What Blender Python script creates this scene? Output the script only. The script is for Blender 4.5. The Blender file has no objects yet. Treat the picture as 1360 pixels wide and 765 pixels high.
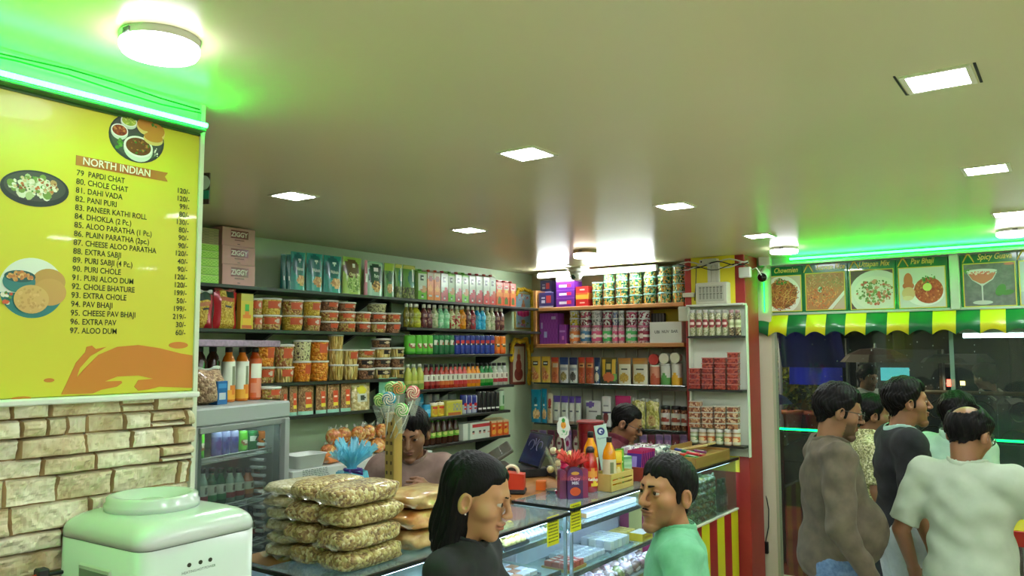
import bpy, math, random
import numpy as np
from mathutils import Matrix, Vector
# ------------------------------------------------------------------ camera, world, exposure
C = bpy.context.scene.collection
SC = bpy.context.scene
PI = math.pi
HC = 1.8                                   # camera height
F0 = 1049.0; YAW, PITCH, ROLL = (math.radians(a) for a in (35.774, 4.616, -0.139))
_cy, _sy, _cp, _sp = math.cos(YAW), math.sin(YAW), math.cos(PITCH), math.sin(PITCH)
FW = Vector((-_sy*_cp, _cy*_cp, _sp)); _r0 = Vector((_cy, _sy, 0)); _u0 = _r0.cross(FW)
RT = _r0*math.cos(ROLL) + _u0*math.sin(ROLL); UP = -_r0*math.sin(ROLL) + _u0*math.cos(ROLL)
cam = bpy.data.cameras.new('camera'); cam_o = bpy.data.objects.new('camera', cam); C.objects.link(cam_o)
cam_o.matrix_world = Matrix(((RT.x, UP.x, -FW.x, 0), (RT.y, UP.y, -FW.y, 0), (RT.z, UP.z, -FW.z, HC), (0, 0, 0, 1)))
cam.sensor_width = 36; cam.lens = F0/1360*36; cam.clip_start = 0.05; cam.clip_end = 200
SC.camera = cam_o
SC.view_settings.view_transform = 'Standard'; SC.view_settings.look = 'None'
SC.view_settings.gamma = 1; SC.view_settings.use_curve_mapping = False
SC.view_settings.exposure = 0.70
PANEL_W, ROUND_W, GREEN_W, TUBE_W, CASE_W = 95.0, 16.0, 90.0, 23.0, 17.0   # lamp strengths
SC.cycles.max_bounces = 8; SC.cycles.diffuse_bounces = 4; SC.cycles.glossy_bounces = 3
SC.cycles.transmission_bounces = 4; SC.cycles.transparent_max_bounces = 10
SC.cycles.caustics_reflective = False; SC.cycles.caustics_refractive = False
SC.cycles.sample_clamp_indirect = 4.0
W = bpy.data.worlds.new('night'); SC.world = W; W.use_nodes = True
W.node_tree.nodes['Background'].inputs[0].default_value = (0.010, 0.013, 0.028, 1)
W.node_tree.nodes['Background'].inputs[1].default_value = 1.0

# ------------------------------------------------------------------ where a pixel's ray meets a plane of the room
def ray(px, py): return FW + RT*((px-680)/F0) - UP*((py-382.5)/F0)
EYE = Vector((0, 0, HC))
def onx(px, py, x): d = ray(px, py); return EYE + d*(x/d.x)
def ony(px, py, y): d = ray(px, py); return EYE + d*(y/d.y)
def onz(px, py, z): d = ray(px, py); return EYE + d*((z-HC)/d.z)
def dep(px, py, D): return EYE + ray(px, py)*D
XL, YB, ZC = -3.76, 5.51, 2.45             # left wall, back wall, ceiling
XS = -3.50                                 # front edge of the shelves on the left wall
YS = 5.24                                  # front edge of the shelves on the back wall
XM, YM = -1.85, 1.17                       # menu wall and its end
YF = 5.55                                  # shopfront
XC = -1.90; ZT = 1.10                      # front and top of the glass counters

# ------------------------------------------------------------------ materials
_mats = {}
def lin(c):
    o = []
    for v in c[:3]:
        v = v/255.0
        o.append(v/12.92 if v <= 0.04045 else ((v+0.055)/1.055)**2.4)
    return (*o, 1.0)
def mat(c, rough=0.5, metal=0.0, coat=0.0, spec=0.5, emit=0.0, alpha=1.0):
    key = (tuple(c), rough, metal, coat, spec, emit, alpha)
    if key in _mats: return _mats[key]
    m = bpy.data.materials.new('paint'); m.use_nodes = True
    b = m.node_tree.nodes['Principled BSDF']; i = b.inputs
    i['Base Color'].default_value = lin(c); i['Roughness'].default_value = rough
    i['Metallic'].default_value = metal; i['Coat Weight'].default_value = coat; i['Coat Roughness'].default_value = 0.15
    i['Specular IOR Level'].default_value = spec
    if emit: i['Emission Color'].default_value = lin(c); i['Emission Strength'].default_value = emit
    if alpha < 1: i['Alpha'].default_value = alpha
    m.diffuse_color = lin(c)
    _mats[key] = m
    return m
def _nodes(name):
    m = bpy.data.materials.new(name); m.use_nodes = True
    t = m.node_tree; return m, t, t.nodes['Principled BSDF'], t.nodes.new, t.links.new
def grain(cols, scale, rough=0.5, bump=0.6, coat=0.0, stretch=(1, 1, 1), big=0.0):
    """Many small pieces (grains, crisps, sweets): cells of the given colours, with bump."""
    key = ('grain', tuple(map(tuple, cols)), scale, rough, bump, coat, stretch, big)
    if key in _mats: return _mats[key]
    m, t, b, N, L = _nodes('grain')
    tc = N('ShaderNodeTexCoord'); mp = N('ShaderNodeMapping'); mp.inputs['Scale'].default_value = stretch
    oi = N('ShaderNodeObjectInfo'); ad = N('ShaderNodeVectorMath'); ad.operation = 'ADD'
    L(tc.outputs['Object'], ad.inputs[0]); L(oi.outputs['Random'], ad.inputs[1]); L(ad.outputs[0], mp.inputs['Vector'])
    v = N('ShaderNodeTexVoronoi'); v.inputs['Scale'].default_value = scale; L(mp.outputs[0], v.inputs['Vector'])
    r = N('ShaderNodeValToRGB'); e = r.color_ramp; e.interpolation = 'CONSTANT' if len(cols) > 2 else 'LINEAR'
    while len(e.elements) < len(cols): e.elements.new(0.5)
    for k, c in enumerate(cols): e.elements[k].position = k/len(cols); e.elements[k].color = lin(c)
    sx = N('ShaderNodeSeparateColor'); L(v.outputs['Color'], sx.inputs[0]); L(sx.outputs[0], r.inputs[0])
    L(r.outputs[0], b.inputs['Base Color'])
    inv = N('ShaderNodeMath'); inv.operation = 'SUBTRACT'; inv.inputs[0].default_value = 1.0; L(v.outputs['Distance'], inv.inputs[1])
    bp = N('ShaderNodeBump'); bp.inputs['Strength'].default_value = bump; bp.inputs['Distance'].default_value = 0.6/scale
    L(inv.outputs[0], bp.inputs['Height']); L(bp.outputs[0], b.inputs['Normal'])
    b.inputs['Roughness'].default_value = rough; b.inputs['Coat Weight'].default_value = coat; b.inputs['Coat Roughness'].default_value = 0.1
    _mats[key] = m
    return m
def mottled(c1, c2, scale, rough=0.5, bump=0.0, detail=4.0, coat=0.0, spec=0.5, stretch=(1, 1, 1), dist=0.01):
    key = ('mott', tuple(c1), tuple(c2), scale, rough, bump, detail, coat, spec, stretch, dist)
    if key in _mats: return _mats[key]
    m, t, b, N, L = _nodes('mottled')
    tc = N('ShaderNodeTexCoord'); mp = N('ShaderNodeMapping'); mp.inputs['Scale'].default_value = stretch
    L(tc.outputs['Object'], mp.inputs['Vector'])
    n = N('ShaderNodeTexNoise'); n.inputs['Scale'].default_value = scale; n.inputs['Detail'].default_value = detail
    L(mp.outputs[0], n.inputs['Vector'])
    r = N('ShaderNodeValToRGB'); e = r.color_ramp
    e.elements[0].position = 0.35; e.elements[0].color = lin(c1); e.elements[1].position = 0.65; e.elements[1].color = lin(c2)
    L(n.outputs[0], r.inputs[0]); L(r.outputs[0], b.inputs['Base Color'])
    if bump:
        bp = N('ShaderNodeBump'); bp.inputs['Strength'].default_value = bump; bp.inputs['Distance'].default_value = dist
        L(n.outputs[0], bp.inputs['Height']); L(bp.outputs[0], b.inputs['Normal'])
    b.inputs['Roughness'].default_value = rough; b.inputs['Coat Weight'].default_value = coat; b.inputs['Specular IOR Level'].default_value = spec
    _mats[key] = m
    return m
def wood(c1, c2, rough=0.45, axis=0, scale=9.0):
    s = [1.2, 1.2, 1.2]; s = [scale*1.6]*3; s[axis] = scale*0.12
    return mottled(c1, c2, 1.0, rough, 0.08, 6.0, 0.0, 0.5, tuple(s))
def lamp(c, strength):
    key = ('lamp', tuple(c), strength)
    if key in _mats: return _mats[key]
    m = bpy.data.materials.new('lit'); m.use_nodes = True; t = m.node_tree; t.nodes.clear()
    e = t.nodes.new('ShaderNodeEmission'); o = t.nodes.new('ShaderNodeOutputMaterial')
    e.inputs[0].default_value = (*c, 1); e.inputs[1].default_value = strength; t.links.new(e.outputs[0], o.inputs[0])
    _mats[key] = m
    return m
def film(tint=(255, 255, 255), clear=0.85, rough=0.08, ior=1.45):
    """Thin clear sheet: mostly see-through, with a gloss that grows at grazing angles."""
    key = ('film', tuple(tint), clear, rough)
    if key in _mats: return _mats[key]
    m = bpy.data.materials.new('clear_sheet'); m.use_nodes = True; t = m.node_tree; t.nodes.clear(); N, L = t.nodes.new, t.links.new
    o = N('ShaderNodeOutputMaterial'); tr = N('ShaderNodeBsdfTransparent'); tr.inputs[0].default_value = lin(tint)
    g = N('ShaderNodeBsdfGlossy'); g.inputs['Roughness'].default_value = rough; g.inputs[0].default_value = (1, 1, 1, 1)
    d = N('ShaderNodeBsdfDiffuse'); d.inputs[0].default_value = lin(tint)
    lw = N('ShaderNodeLayerWeight'); lw.inputs[0].default_value = .5; pw = N('ShaderNodeMath'); pw.operation = 'POWER'; pw.inputs[1].default_value = 5.0
    L(lw.outputs['Facing'], pw.inputs[0]); fr = N('ShaderNodeMath'); fr.operation = 'MULTIPLY_ADD'; fr.inputs[1].default_value = .95; fr.inputs[2].default_value = .035; L(pw.outputs[0], fr.inputs[0])
    a = N('ShaderNodeMixShader'); a.inputs[0].default_value = 1-clear; L(tr.outputs[0], a.inputs[1]); L(d.outputs[0], a.inputs[2])
    x = N('ShaderNodeMixShader'); L(fr.outputs[0], x.inputs[0]); L(a.outputs[0], x.inputs[1]); L(g.outputs[0], x.inputs[2])
    L(x.outputs[0], o.inputs[0])
    _mats[key] = m
    return m
WHITE = mat((235, 236, 230), 0.45); BLACK = mat((14, 14, 15), 0.4); CHROME = mat((200, 202, 204), 0.2, 1.0)
STEEL = mat((150, 153, 155), 0.35, 0.9); DARK = mat((30, 31, 33), 0.5); GLASS = film((246, 252, 250), 0.985, 0.02)

# ------------------------------------------------------------------ mesh builder
class MB:
    def __init__(s): s.v, s.f, s.m, s.s, s.mats, s.k = [], [], [], [], [], 0
    def mi(s, m):
        for k, x in enumerate(s.mats):
            if x is m: return k
        s.mats.append(m); return len(s.mats)-1
    def add(s, vs, fs, m, smooth=False, M=None):
        o = len(s.v)
        s.v.extend([tuple(M @ Vector(p)) if M is not None else tuple(p) for p in vs])
        one = m if not isinstance(m, (list, tuple)) else None
        for k, f in enumerate(fs):
            s.f.append(tuple(o+i for i in f)); s.m.append(s.mi(one if one is not None else m[k])); s.s.append(smooth)
        return s
    def box(s, x0, x1, y0, y1, z0, z1, m, b=0.0, M=None):
        if b <= 0:
            vs = [(x, y, z) for x in (x0, x1) for y in (y0, y1) for z in (z0, z1)]
            fs = [(0, 1, 3, 2), (4, 6, 7, 5), (0, 4, 5, 1), (2, 3, 7, 6), (0, 2, 6, 4), (1, 5, 7, 3)]
            return s.add(vs, fs, m, False, M)
        b = min(b, abs(x1-x0)*.49, abs(y1-y0)*.49, abs(z1-z0)*.49)
        X, Y, Z = (x0, x1), (y0, y1), (z0, z1); vs = []; ix = {}
        for i in (0, 1):
            for j in (0, 1):
                for k in (0, 1):
                    p = (X[i], Y[j], Z[k]); q = (b if i == 0 else -b, b if j == 0 else -b, b if k == 0 else -b)
                    for a in range(3):
                        w = list(p)
                        for c in range(3):
                            if c != a: w[c] += q[c]
                        ix[i, j, k, a] = len(vs); vs.append(tuple(w))
        fs = []
        sq = ((0, 0), (1, 0), (1, 1), (0, 1))
        for a in range(3):
            o1, o2 = (a+1) % 3, (a+2) % 3
            for side in (0, 1):
                f = []
                for (p, q) in sq:
                    c = [0, 0, 0]; c[a] = side; c[o1] = p; c[o2] = q; f.append(ix[(*c, a)])
                fs.append(tuple(f if side else f[::-1]))
            for p in (0, 1):
                for q in (0, 1):                       # edges along axis a
                    def c(e): w = [0, 0, 0]; w[a] = e; w[o1] = p; w[o2] = q; return tuple(w)
                    f = (ix[(*c(0), o1)], ix[(*c(1), o1)], ix[(*c(1), o2)], ix[(*c(0), o2)])
                    fs.append(f if p == q else f[::-1])
        for i in (0, 1):
            for j in (0, 1):
                for k in (0, 1):
                    f = (ix[i, j, k, 0], ix[i, j, k, 1], ix[i, j, k, 2]); fs.append(f if (i+j+k) % 2 else f[::-1])
        return s.add(vs, fs, m, False, M)
    def lathe(s, prof, n, m, c=(0, 0, 0), M=None, smooth=True, a0=0.0, a1=2*PI, cap=True):
        """prof: (radius, z) from bottom to top; m: one material or a function (ring, sector) -> material."""
        full = abs(a1-a0-2*PI) < 1e-6; k = n if full else n+1; vs = []
        for (r, z) in prof:
            for i in range(k):
                a = a0+(a1-a0)*i/n; vs.append((c[0]+r*math.cos(a), c[1]+r*math.sin(a), c[2]+z))
        fs, ms = [], []
        for j in range(len(prof)-1):
            for i in range(n):
                i2 = (i+1) % k
                fs.append((j*k+i, j*k+i2, (j+1)*k+i2, (j+1)*k+i)); ms.append(m(j, i) if callable(m) else m)
        if cap and full:
            if prof[0][0] > 1e-6: fs.append(tuple(range(k-1, -1, -1))); ms.append(m(0, 0) if callable(m) else m)
            if prof[-1][0] > 1e-6:
                o = (len(prof)-1)*k; fs.append(tuple(range(o, o+k))); ms.append(m(len(prof)-2, 0) if callable(m) else m)
        return s.add(vs, fs, ms, smooth, M)
    def tube(s, pts, r, m, n=8, M=None, closed=False):
        pts = [Vector(p) for p in pts]; vs, fs = [], []; rr = r if isinstance(r, (list, tuple)) else [r]*len(pts)
        up = None
        for i, p in enumerate(pts):
            d = (pts[(i+1) % len(pts)] if closed else pts[min(i+1, len(pts)-1)]) - (pts[i-1] if closed or i else pts[0]); d.normalize()
            if up is None: up = d.orthogonal().normalized()
            up = (up - d*up.dot(d)); up = up.normalized() if up.length > 1e-6 else d.orthogonal().normalized()
            q = d.cross(up)
            for k in range(n):
                a = 2*PI*k/n; vs.append(p + (up*math.cos(a)+q*math.sin(a))*rr[i])
        R = len(pts) if closed else len(pts)-1
        for i in range(R):
            for k in range(n):
                i2 = (i+1) % len(pts); k2 = (k+1) % n
                fs.append((i*n+k, i*n+k2, i2*n+k2, i2*n+k))
        if not closed: fs.append(tuple(range(n-1, -1, -1))); o = (len(pts)-1)*n; fs.append(tuple(range(o, o+n)))
        return s.add(vs, fs, m, True, M)
    def ball(s, c, r, m, n=12, rings=8, M=None):
        rx, ry, rz = r if isinstance(r, (list, tuple)) else (r, r, r); vs, fs = [], []
        for j in range(rings+1):
            t = PI*j/rings - PI/2
            for i in range(n):
                a = 2*PI*i/n; vs.append((c[0]+rx*math.cos(t)*math.cos(a), c[1]+ry*math.cos(t)*math.sin(a), c[2]+rz*math.sin(t)))
        for j in range(rings):
            for i in range(n):
                i2 = (i+1) % n; fs.append((j*n+i, j*n+i2, (j+1)*n+i2, (j+1)*n+i))
        return s.add(vs, fs, m, True, M)
    def grid(s, fn, nu, nv, m, smooth=True, M=None, thick=False):
        vs = [fn(i/nu, j/nv) for j in range(nv+1) for i in range(nu+1)]; fs, ms = [], []
        for j in range(nv):
            for i in range(nu):
                a = j*(nu+1)+i; fs.append((a, a+1, a+nu+2, a+nu+1)); ms.append(m((i+.5)/nu, (j+.5)/nv) if callable(m) else m)
        return s.add(vs, fs, ms, smooth, M)
    def poly(s, pts, depth, m, M=None, axis='y'):
        """flat outline in x, z given a real thickness along y (front at y=0, back at y=depth)."""
        n = len(pts); vs = [(p[0], 0, p[1]) for p in pts]+[(p[0], depth, p[1]) for p in pts]
        fs = [tuple(range(n)), tuple(range(2*n-1, n-1, -1))]+[(i+n, (i+1) % n+n, (i+1) % n, i) for i in range(n)]
        return s.add(vs, fs, m, False, M)
    def oval(s, cx, cz, rx, rz, m, y=0.0, depth=0.0008, n=24, M=None, a0=0.0, jit=0.0, seed=0):
        R = random.Random(seed)
        pts = [(cx+rx*math.cos(2*PI*k/n+a0)*(1+jit*(R.random()-.5)), cz+rz*math.sin(2*PI*k/n+a0)*(1+jit*(R.random()-.5))) for k in range(n)]
        s.k += 1; T = Matrix.Translation((0, y-depth-s.k*4e-6, 0)); return s.poly(pts, depth, m, T if M is None else M @ T)
    def text(s, body, size, m, M=None, at=(0, 0, 0), align='LEFT', ext=0.0004, sx=1.0, bold=0.0, shear=0.0):
        """letters standing in the x, z plane, facing -y"""
        vs, fs = text_mesh(body, align, bold, shear)
        vs = [(at[0]+p[0]*size*sx, at[1]-ext, at[2]+p[1]*size) for p in vs]
        return s.add(vs, fs, m, False, M)
    def build(s, name, parent=None, loc=None, rotz=None):
        me = bpy.data.meshes.new(name); me.from_pydata(s.v, [], s.f)
        for m in s.mats: me.materials.append(m)
        me.polygons.foreach_set('material_index', s.m); me.polygons.foreach_set('use_smooth', s.s); me.update()
        o = bpy.data.objects.new(name, me); C.objects.link(o)
        if parent is not None: o.parent = parent
        if loc is not None: o.location = loc
        if rotz is not None: o.rotation_euler.z = rotz
        return o
_text = {}
def text_mesh(body, align='LEFT', bold=0.0, shear=0.0):
    k = (body, align, bold, shear)
    if k not in _text:
        cu = bpy.data.curves.new('letters', 'FONT'); cu.body = body; cu.align_x = align; cu.resolution_u = 3; cu.offset = bold; cu.shear = shear
        o = bpy.data.objects.new('letters', cu); C.objects.link(o)
        dg = bpy.context.evaluated_depsgraph_get(); me = bpy.data.meshes.new_from_object(o.evaluated_get(dg))
        _text[k] = ([tuple(v.co) for v in me.vertices], [tuple(p.vertices) for p in me.polygons])
        bpy.data.meshes.remove(me); bpy.data.objects.remove(o); bpy.data.curves.remove(cu)
    return _text[k]
def tag(o, label, cat, group=None, kind=None):
    o['label'] = label; o['category'] = cat
    if group: o['group'] = group
    if kind: o['kind'] = kind
    return o
def thing(name, label, cat, loc=(0, 0, 0), rotz=0.0, group=None):
    o = bpy.data.objects.new(name, None); C.objects.link(o); o.empty_display_size = 0.05
    o.location = loc; o.rotation_euler.z = rotz
    return tag(o, label, cat, group)
def struct(name, mb):
    o = mb.build(name); o['kind'] = 'structure'; return o
def dup(o, parent=None):
    c = o.copy(); C.objects.link(c)
    if parent is not None: c.parent = parent
    for ch in list(o.children): dup(ch, c)
    return c
R = random.Random(11)
# ================================================================== THE ROOM
WALL_MINT = mottled((184, 206, 168), (194, 214, 178), 2.0, 0.55)
WALL_BEIGE = mottled((196, 188, 160), (206, 198, 170), 1.5, 0.6)
CEIL = mottled((216, 208, 166), (224, 216, 176), 0.7, 0.27, 0.03, 2.0, 0.0, 0.9, (1, 1, 1), 0.02)
FLOOR = mottled((206, 200, 186), (216, 210, 198), 3.0, 0.3)
def slab(name, *b):
    return struct(name, MB().box(*b))
slab('floor', -3.9, 3.2, -2.6, 6.6, -0.1, 0.0, FLOOR)
slab('ceiling', -3.9, 3.2, -2.6, 5.75, ZC, ZC+0.1, CEIL)
slab('wall_left', XL-0.12, XL, -2.6, YB+0.12, 0, ZC, WALL_MINT)
slab('wall_back', XL, -1.75, YB, YB+0.12, 0, ZC, WALL_BEIGE)
slab('wall_right', 3.1, 3.2, -2.6, 5.6, 0, ZC, WALL_BEIGE)
slab('wall_near', -3.9, 3.2, -2.6, -2.5, 0, ZC, WALL_BEIGE)
slab('wall_menu', XM-0.12, XM-0.012, -2.5, YM, 0, ZC, mat((205, 205, 190), 0.6))
# rough split-stone cladding under the menu board
def stone_cladding():
    y0, y1, z0, z1 = -0.2, YM, 0.55, 1.694
    st = 0.0045; ny, nz = int((y1-y0)/st), int((z1-z0)/st)
    H = np.zeros((nz+1, ny+1)); EE = np.zeros((nz+1, ny+1)); ID = np.zeros((nz+1, ny+1), int); rng = np.random.RandomState(5)
    def noise(f, seed):
        r = np.random.RandomState(seed); g = r.rand(int(nz*st*f)+4, int(ny*st*f)+4)
        a = np.arange(nz+1)*st*f; b = np.arange(ny+1)*st*f
        i, j = a.astype(int), b.astype(int); u = (a-i)[:, None]; v = (b-j)[None]; u = u*u*(3-2*u); v = v*v*(3-2*v)
        return (g[np.ix_(i, j)]*(1-u)+g[np.ix_(i+1, j)]*u)*(1-v)+(g[np.ix_(i, j+1)]*(1-u)+g[np.ix_(i+1, j+1)]*u)*v
    n1, n2, n3 = noise(14, 1), noise(45, 2), noise(110, 3)
    blocks = []
    z = 0
    while z < nz:
        h = int(rng.uniform(0.042, 0.07)/st); y = -int(rng.uniform(0, .1)/st)
        while y < ny:
            w = int(rng.uniform(0.06, 0.17)/st)
            q = rng.rand()
            if q < .55: blocks += [(y, y+w, z, z+h)]
            elif q < .8: c = int(h*rng.uniform(.35, .65)); blocks += [(y, y+w, z, z+c), (y, y+w, z+c, z+h)]
            else: c = int(w*rng.uniform(.35, .65)); blocks += [(y, y+c, z, z+h), (y+c, y+w, z, z+h)]
            y += w
        z += h
    zz, yy = np.mgrid[0:nz+1, 0:ny+1]
    for k, (a, b, c, d) in enumerate(blocks):
        m = (yy >= a) & (yy < b) & (zz >= c) & (zz < d)
        e = np.minimum(np.minimum(yy-a, b-yy), np.minimum(zz-c, d-zz))[m]*st
        tilt = rng.uniform(-.06, .06)*(yy[m]-(a+b)/2)*st + rng.uniform(-.12, .08)*(zz[m]-(c+d)/2)*st
        base = rng.uniform(.009, .014)
        H[m] = np.clip(e/0.0035, 0, 1)**.5*(base+tilt) + np.clip(e/.006, 0, 1)*((n1[m]-.5)*.022+np.round((n2[m]-.5)*4+n1[m]*2)/4*.012+(n3[m]-.5)*.007+.003)
        ID[m] = k % 3; EE[m] = e
    H = np.clip(H, 0, .04)
    vs = [(XM-0.012+H[j, i], y0+i*st, z0+j*st) for j in range(nz+1) for i in range(ny+1)]
    s1 = mottled((226, 224, 192), (200, 190, 150), 16, 0.85, 0.5, 9); s2 = mottled((230, 228, 204), (214, 206, 170), 18, 0.85, 0.5, 9); s3 = mottled((220, 212, 178), (186, 166, 124), 14, 0.85, 0.5, 9)
    gr = mottled((184, 158, 116), (166, 136, 94), 20, 0.95)
    fs, ms = [], []
    for j in range(nz):
        for i in range(ny):
            a = j*(ny+1)+i; fs.append((a, a+1, a+ny+2, a+ny+1)); ms.append(gr if EE[j, i] < .004 and H[j, i] < .011 else (s1, s2, s3)[ID[j, i]])
    mb = MB(); mb.add(vs, fs, ms, False)
    return struct('wall_stone_cladding', mb)
stone_cladding()
struct('trim_stone_top', MB().box(XM-.012, XM+.03, -0.2, YM+.004, 1.688, 1.702, mat((220, 226, 214), .5), .003))
struct('trim_wall_end', MB().box(XM-.13, XM+.004, YM, YM+.012, 0, ZC, mat((206, 214, 190), .5)))

# ------------------------------------------------------------------ shelves on the left wall
SHELF = mottled((34, 36, 30), (46, 48, 40), 6, 0.4)
def zl(px, py): return onx(px, py, XS).z
Z1 = zl(560, 397.5); Z2 = zl(600, 436.5); Z3r = zl(620, 470.5); Z4r = zl(620, 514.2); Z5r = zl(620, 550.3); Z6r = zl(640, 582.5)
Z2l = zl(455, 440.3); Z3l = zl(440, 506); Z4l = zl(440, 548.5)
yl = lambda px, py: onx(px, py, XS).y
def wall_shelf(label, y0, y1, z, brackets):
    t = thing('wall_shelf', label, 'shelf', (XL, 0, z), 0, 'dark shelves on the mint wall')
    MB().box(0, XS-XL, y0, y1, -.018, 0, SHELF, .002).build('shelf_board', t)
    for y in brackets:
        mb = MB(); mb.add([(0, y-.009, -.018), (XS-XL-.03, y-.009, -.018), (0, y-.009, -.13), (0, y+.009, -.018), (XS-XL-.03, y+.009, -.018), (0, y+.009, -.13)],
                          [(0, 1, 2), (5, 4, 3), (0, 3, 4, 1), (1, 4, 5, 2), (2, 5, 3, 0)], SHELF); mb.build('bracket', t)
    return t
yd = yl(539, 470)
wall_shelf('dark top shelf on mint wall carrying pouches and juice cartons', 1.5, 5.22, Z1, (2.6, 3.45, 4.1, 4.9))
wall_shelf('dark second shelf on mint wall carrying snack tubs', 1.5, yd-.01, Z2l, (2.7, 3.3))
wall_shelf('dark second shelf on mint wall carrying small drink bottles', yd+.01, 5.3, Z2, (4.02, 4.85))
wall_shelf('dark third shelf on mint wall below drinks bottles carrying cans', yd+.01, yl(681, 470), Z3r, (4.75,))
wall_shelf('dark shelf on mint wall carrying red and green syrup bottles', yd+.01, yl(683, 511), Z4r, (4.2, 4.75))
wall_shelf('dark shelf on mint wall carrying energy drink cans', yd+.01, yl(678, 544), Z5r, (4.65,))
wall_shelf('lowest dark drinks shelf on mint wall carrying white cartons', yd+.01, yl(678, 577), Z6r, (4.75,))
wall_shelf('dark shelf on mint wall carrying tall snack tubs', 1.6, yd-.01, Z3l, (2.6, 3.55))
wall_shelf('dark shelf on mint wall carrying sealed snack packets', 1.6, yd-.01, Z4l, (2.6, 3.6))
t = thing('shelf_upright', 'dark upright board dividing the two banks of shelves', 'shelf upright', (XL, yd, 0))
MB().box(0, .12, -.008, .008, .3, Z1-.02, SHELF).build('upright_board', t)
# ------------------------------------------------------------------ wooden unit on the back wall
PINE = wood((196, 140, 84), (172, 114, 62), .5, 0)
xb0 = ony(708, 430, YS).x; xb1 = ony(908, 430, YS).x
zb = lambda px, py: ony(px, py, YS).z
B1, B2, B3, B4, B5 = zb(800, 405.5), zb(800, 456.2), zb(800, 510), zb(800, 566.5), zb(800, 600)-.06
t = thing('wooden_shelf_unit', 'pine shelf unit under the tube light holding chocolates and sweet tubs', 'shelf unit', (0, YB, 0))
D = YS-YB
for z in (B1, B2): MB().box(xb0, xb1, D, -.012, z-.028, z, PINE, .003).build('shelf_board', t)
MB().box(xb0, xb0+.03, D, -.012, B2-.03, ZC-.16, PINE, .003).build('side_board', t)
MB().box(xb0, xb1, -.012, 0, B2-.03, ZC-.12, PINE).build('back_board', t)
SLAT = mottled((186, 190, 168), (200, 204, 182), 3, .5)
mb = MB()
n = 13
for k in range(n):
    a = xb0+(xb1-xb0)*k/n; mb.box(a+.004, a+(xb1-xb0)/n-.004, YB-.014, YB, .9, B2-.04, SLAT, .004)
struct('wall_back_slats', mb)
for z, la in ((B3, 'dark glass shelf on back wall carrying dried fruit pouches'), (B4, 'dark glass shelf on back wall carrying nut pouches and jars'), (B5, 'low dark shelf on back wall behind the cashier')):
    t = thing('back_shelf', la, 'shelf', (0, YB, z))
    MB().box(xb0, xb1, D, -.015, -.012, 0, mat((26, 40, 36), .15, 0, .5), .002).build('shelf_board', t)
    MB().box(xb0, xb1, -.03, -.015, -.05, -.012, STEEL).build('support_rail', t)
mb = MB(); GOLD = mat((196, 168, 30), .5)
mb.box(-2.62, -2.3, YB-.05, YB-.016, B1-.2, B1-.035, GOLD); struct('wall_back_yellow_panel', mb)

# ------------------------------------------------------------------ red and yellow pillar
RED = mottled((150, 40, 36), (166, 50, 44), 3, .45); YEL = mottled((224, 212, 40), (232, 220, 56), 3, .5)
px0, px1, py0 = -2.25, -1.82, 5.20
mb = MB(); mb.box(px0, px1, py0, 5.46, 0, ZC, RED, .004); struct('pillar', mb)
xa, xz = ony(919, 400, py0).x, ony(977, 400, py0).x
struct('pillar_yellow_band', MB().box(xa, xz, py0-.006, py0, 1.0, ZC, YEL))
# ------------------------------------------------------------------ ceiling lamps
def panel(x, y, label, dim=1.0, gap=False):
    t = thing('ceiling_panel_lamp', label, 'ceiling lamp', (x, y, ZC), 0, 'square panel lamps in the ceiling')
    h = .0625 if dim else .0625
    MB().box(-h, h, -h, h, -.004, -.001, lamp((.93, 1, 1.04), PANEL_W*dim)).build('diffuser', t)
    mb = MB(); fr = mat((225, 222, 200), .5); a = h+.012
    for b in ((-a, a, -a, -h), (-a, a, h, a), (-a, -h, -h, h), (h, a, -h, h)): mb.box(*b, -.005, 0, fr)
    mb.build('bezel', t)
    if gap:
        mb = MB(); g = .085; dk = mat((30, 36, 28), .8)
        mb.box(-g, -g+.005, -g, g, -.0015, 0, dk); mb.box(g-.006, g, -g+.01, g, -.0015, 0, dk); mb.box(-g, g*.1, g-.003, g, -.0015, 0, dk)
        mb.build('cutout_gap', t)
GX, GY = (-2.63, -1.45, -0.25, .95, 2.1), (-1.3, -.15, 1.0, 2.1, 3.26, 4.4)
names = {(-2.63, 2.1): 'square ceiling lamp above the tub shelves', (-2.63, 3.26): 'square ceiling lamp in front of the juice cartons', (-1.45, 2.1): 'square ceiling lamp near the middle of the ceiling',
         (-1.45, 3.26): 'square ceiling lamp beyond the middle towards the pillar', (-1.45, 4.4): 'small square ceiling lamp beside the far round lamp', (-.25, 2.1): 'large-looking square ceiling lamp in a cutout with open gaps',
         (-.25, 3.26): 'square ceiling lamp between the cutout lamp and the food signs', (-.25, 4.4): 'square ceiling lamp just before the round lamp by the food signs'}
for x in GX:
    for y in GY:
        if (x, y) == (-2.63, 4.4) or (x < -1.4 and y < 1.1): continue
        panel(x, y, names.get((x, y), 'square ceiling lamp behind the viewer'), 1.0, (x, y) == (-.25, 2.1))
def round_lamp(x, y, r, label, col=(.92, .96, 1), k=1.0, rim=(225, 226, 220), h=.035):
    t = thing('round_ceiling_lamp', label, 'ceiling lamp', (x, y, ZC), 0, 'round surface lamps on the ceiling')
    MB().lathe([(r, 0), (r, -h*.35), (r*.985, -h*.5)], 40, mat(rim, .4), cap=False).build('housing', t)
    MB().lathe([(r*.99, -h*.42), (r*.99, -h*.75), (r*.93, -h), (0.0001, -h*1.06)], 40, lamp(col, ROUND_W*k)).build('diffuser', t)
    mb = MB()
    for q in range(4): mb.box(-.002+q*.006, .002+q*.006, -r-.001, -r+.003, -h*.4, -h*.12, mat((90, 90, 90), .5))
    mb.build('vent_slots', t)
round_lamp(-1.52, .865, .078, 'large round white ceiling lamp beside the green strip above the menu')
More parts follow.
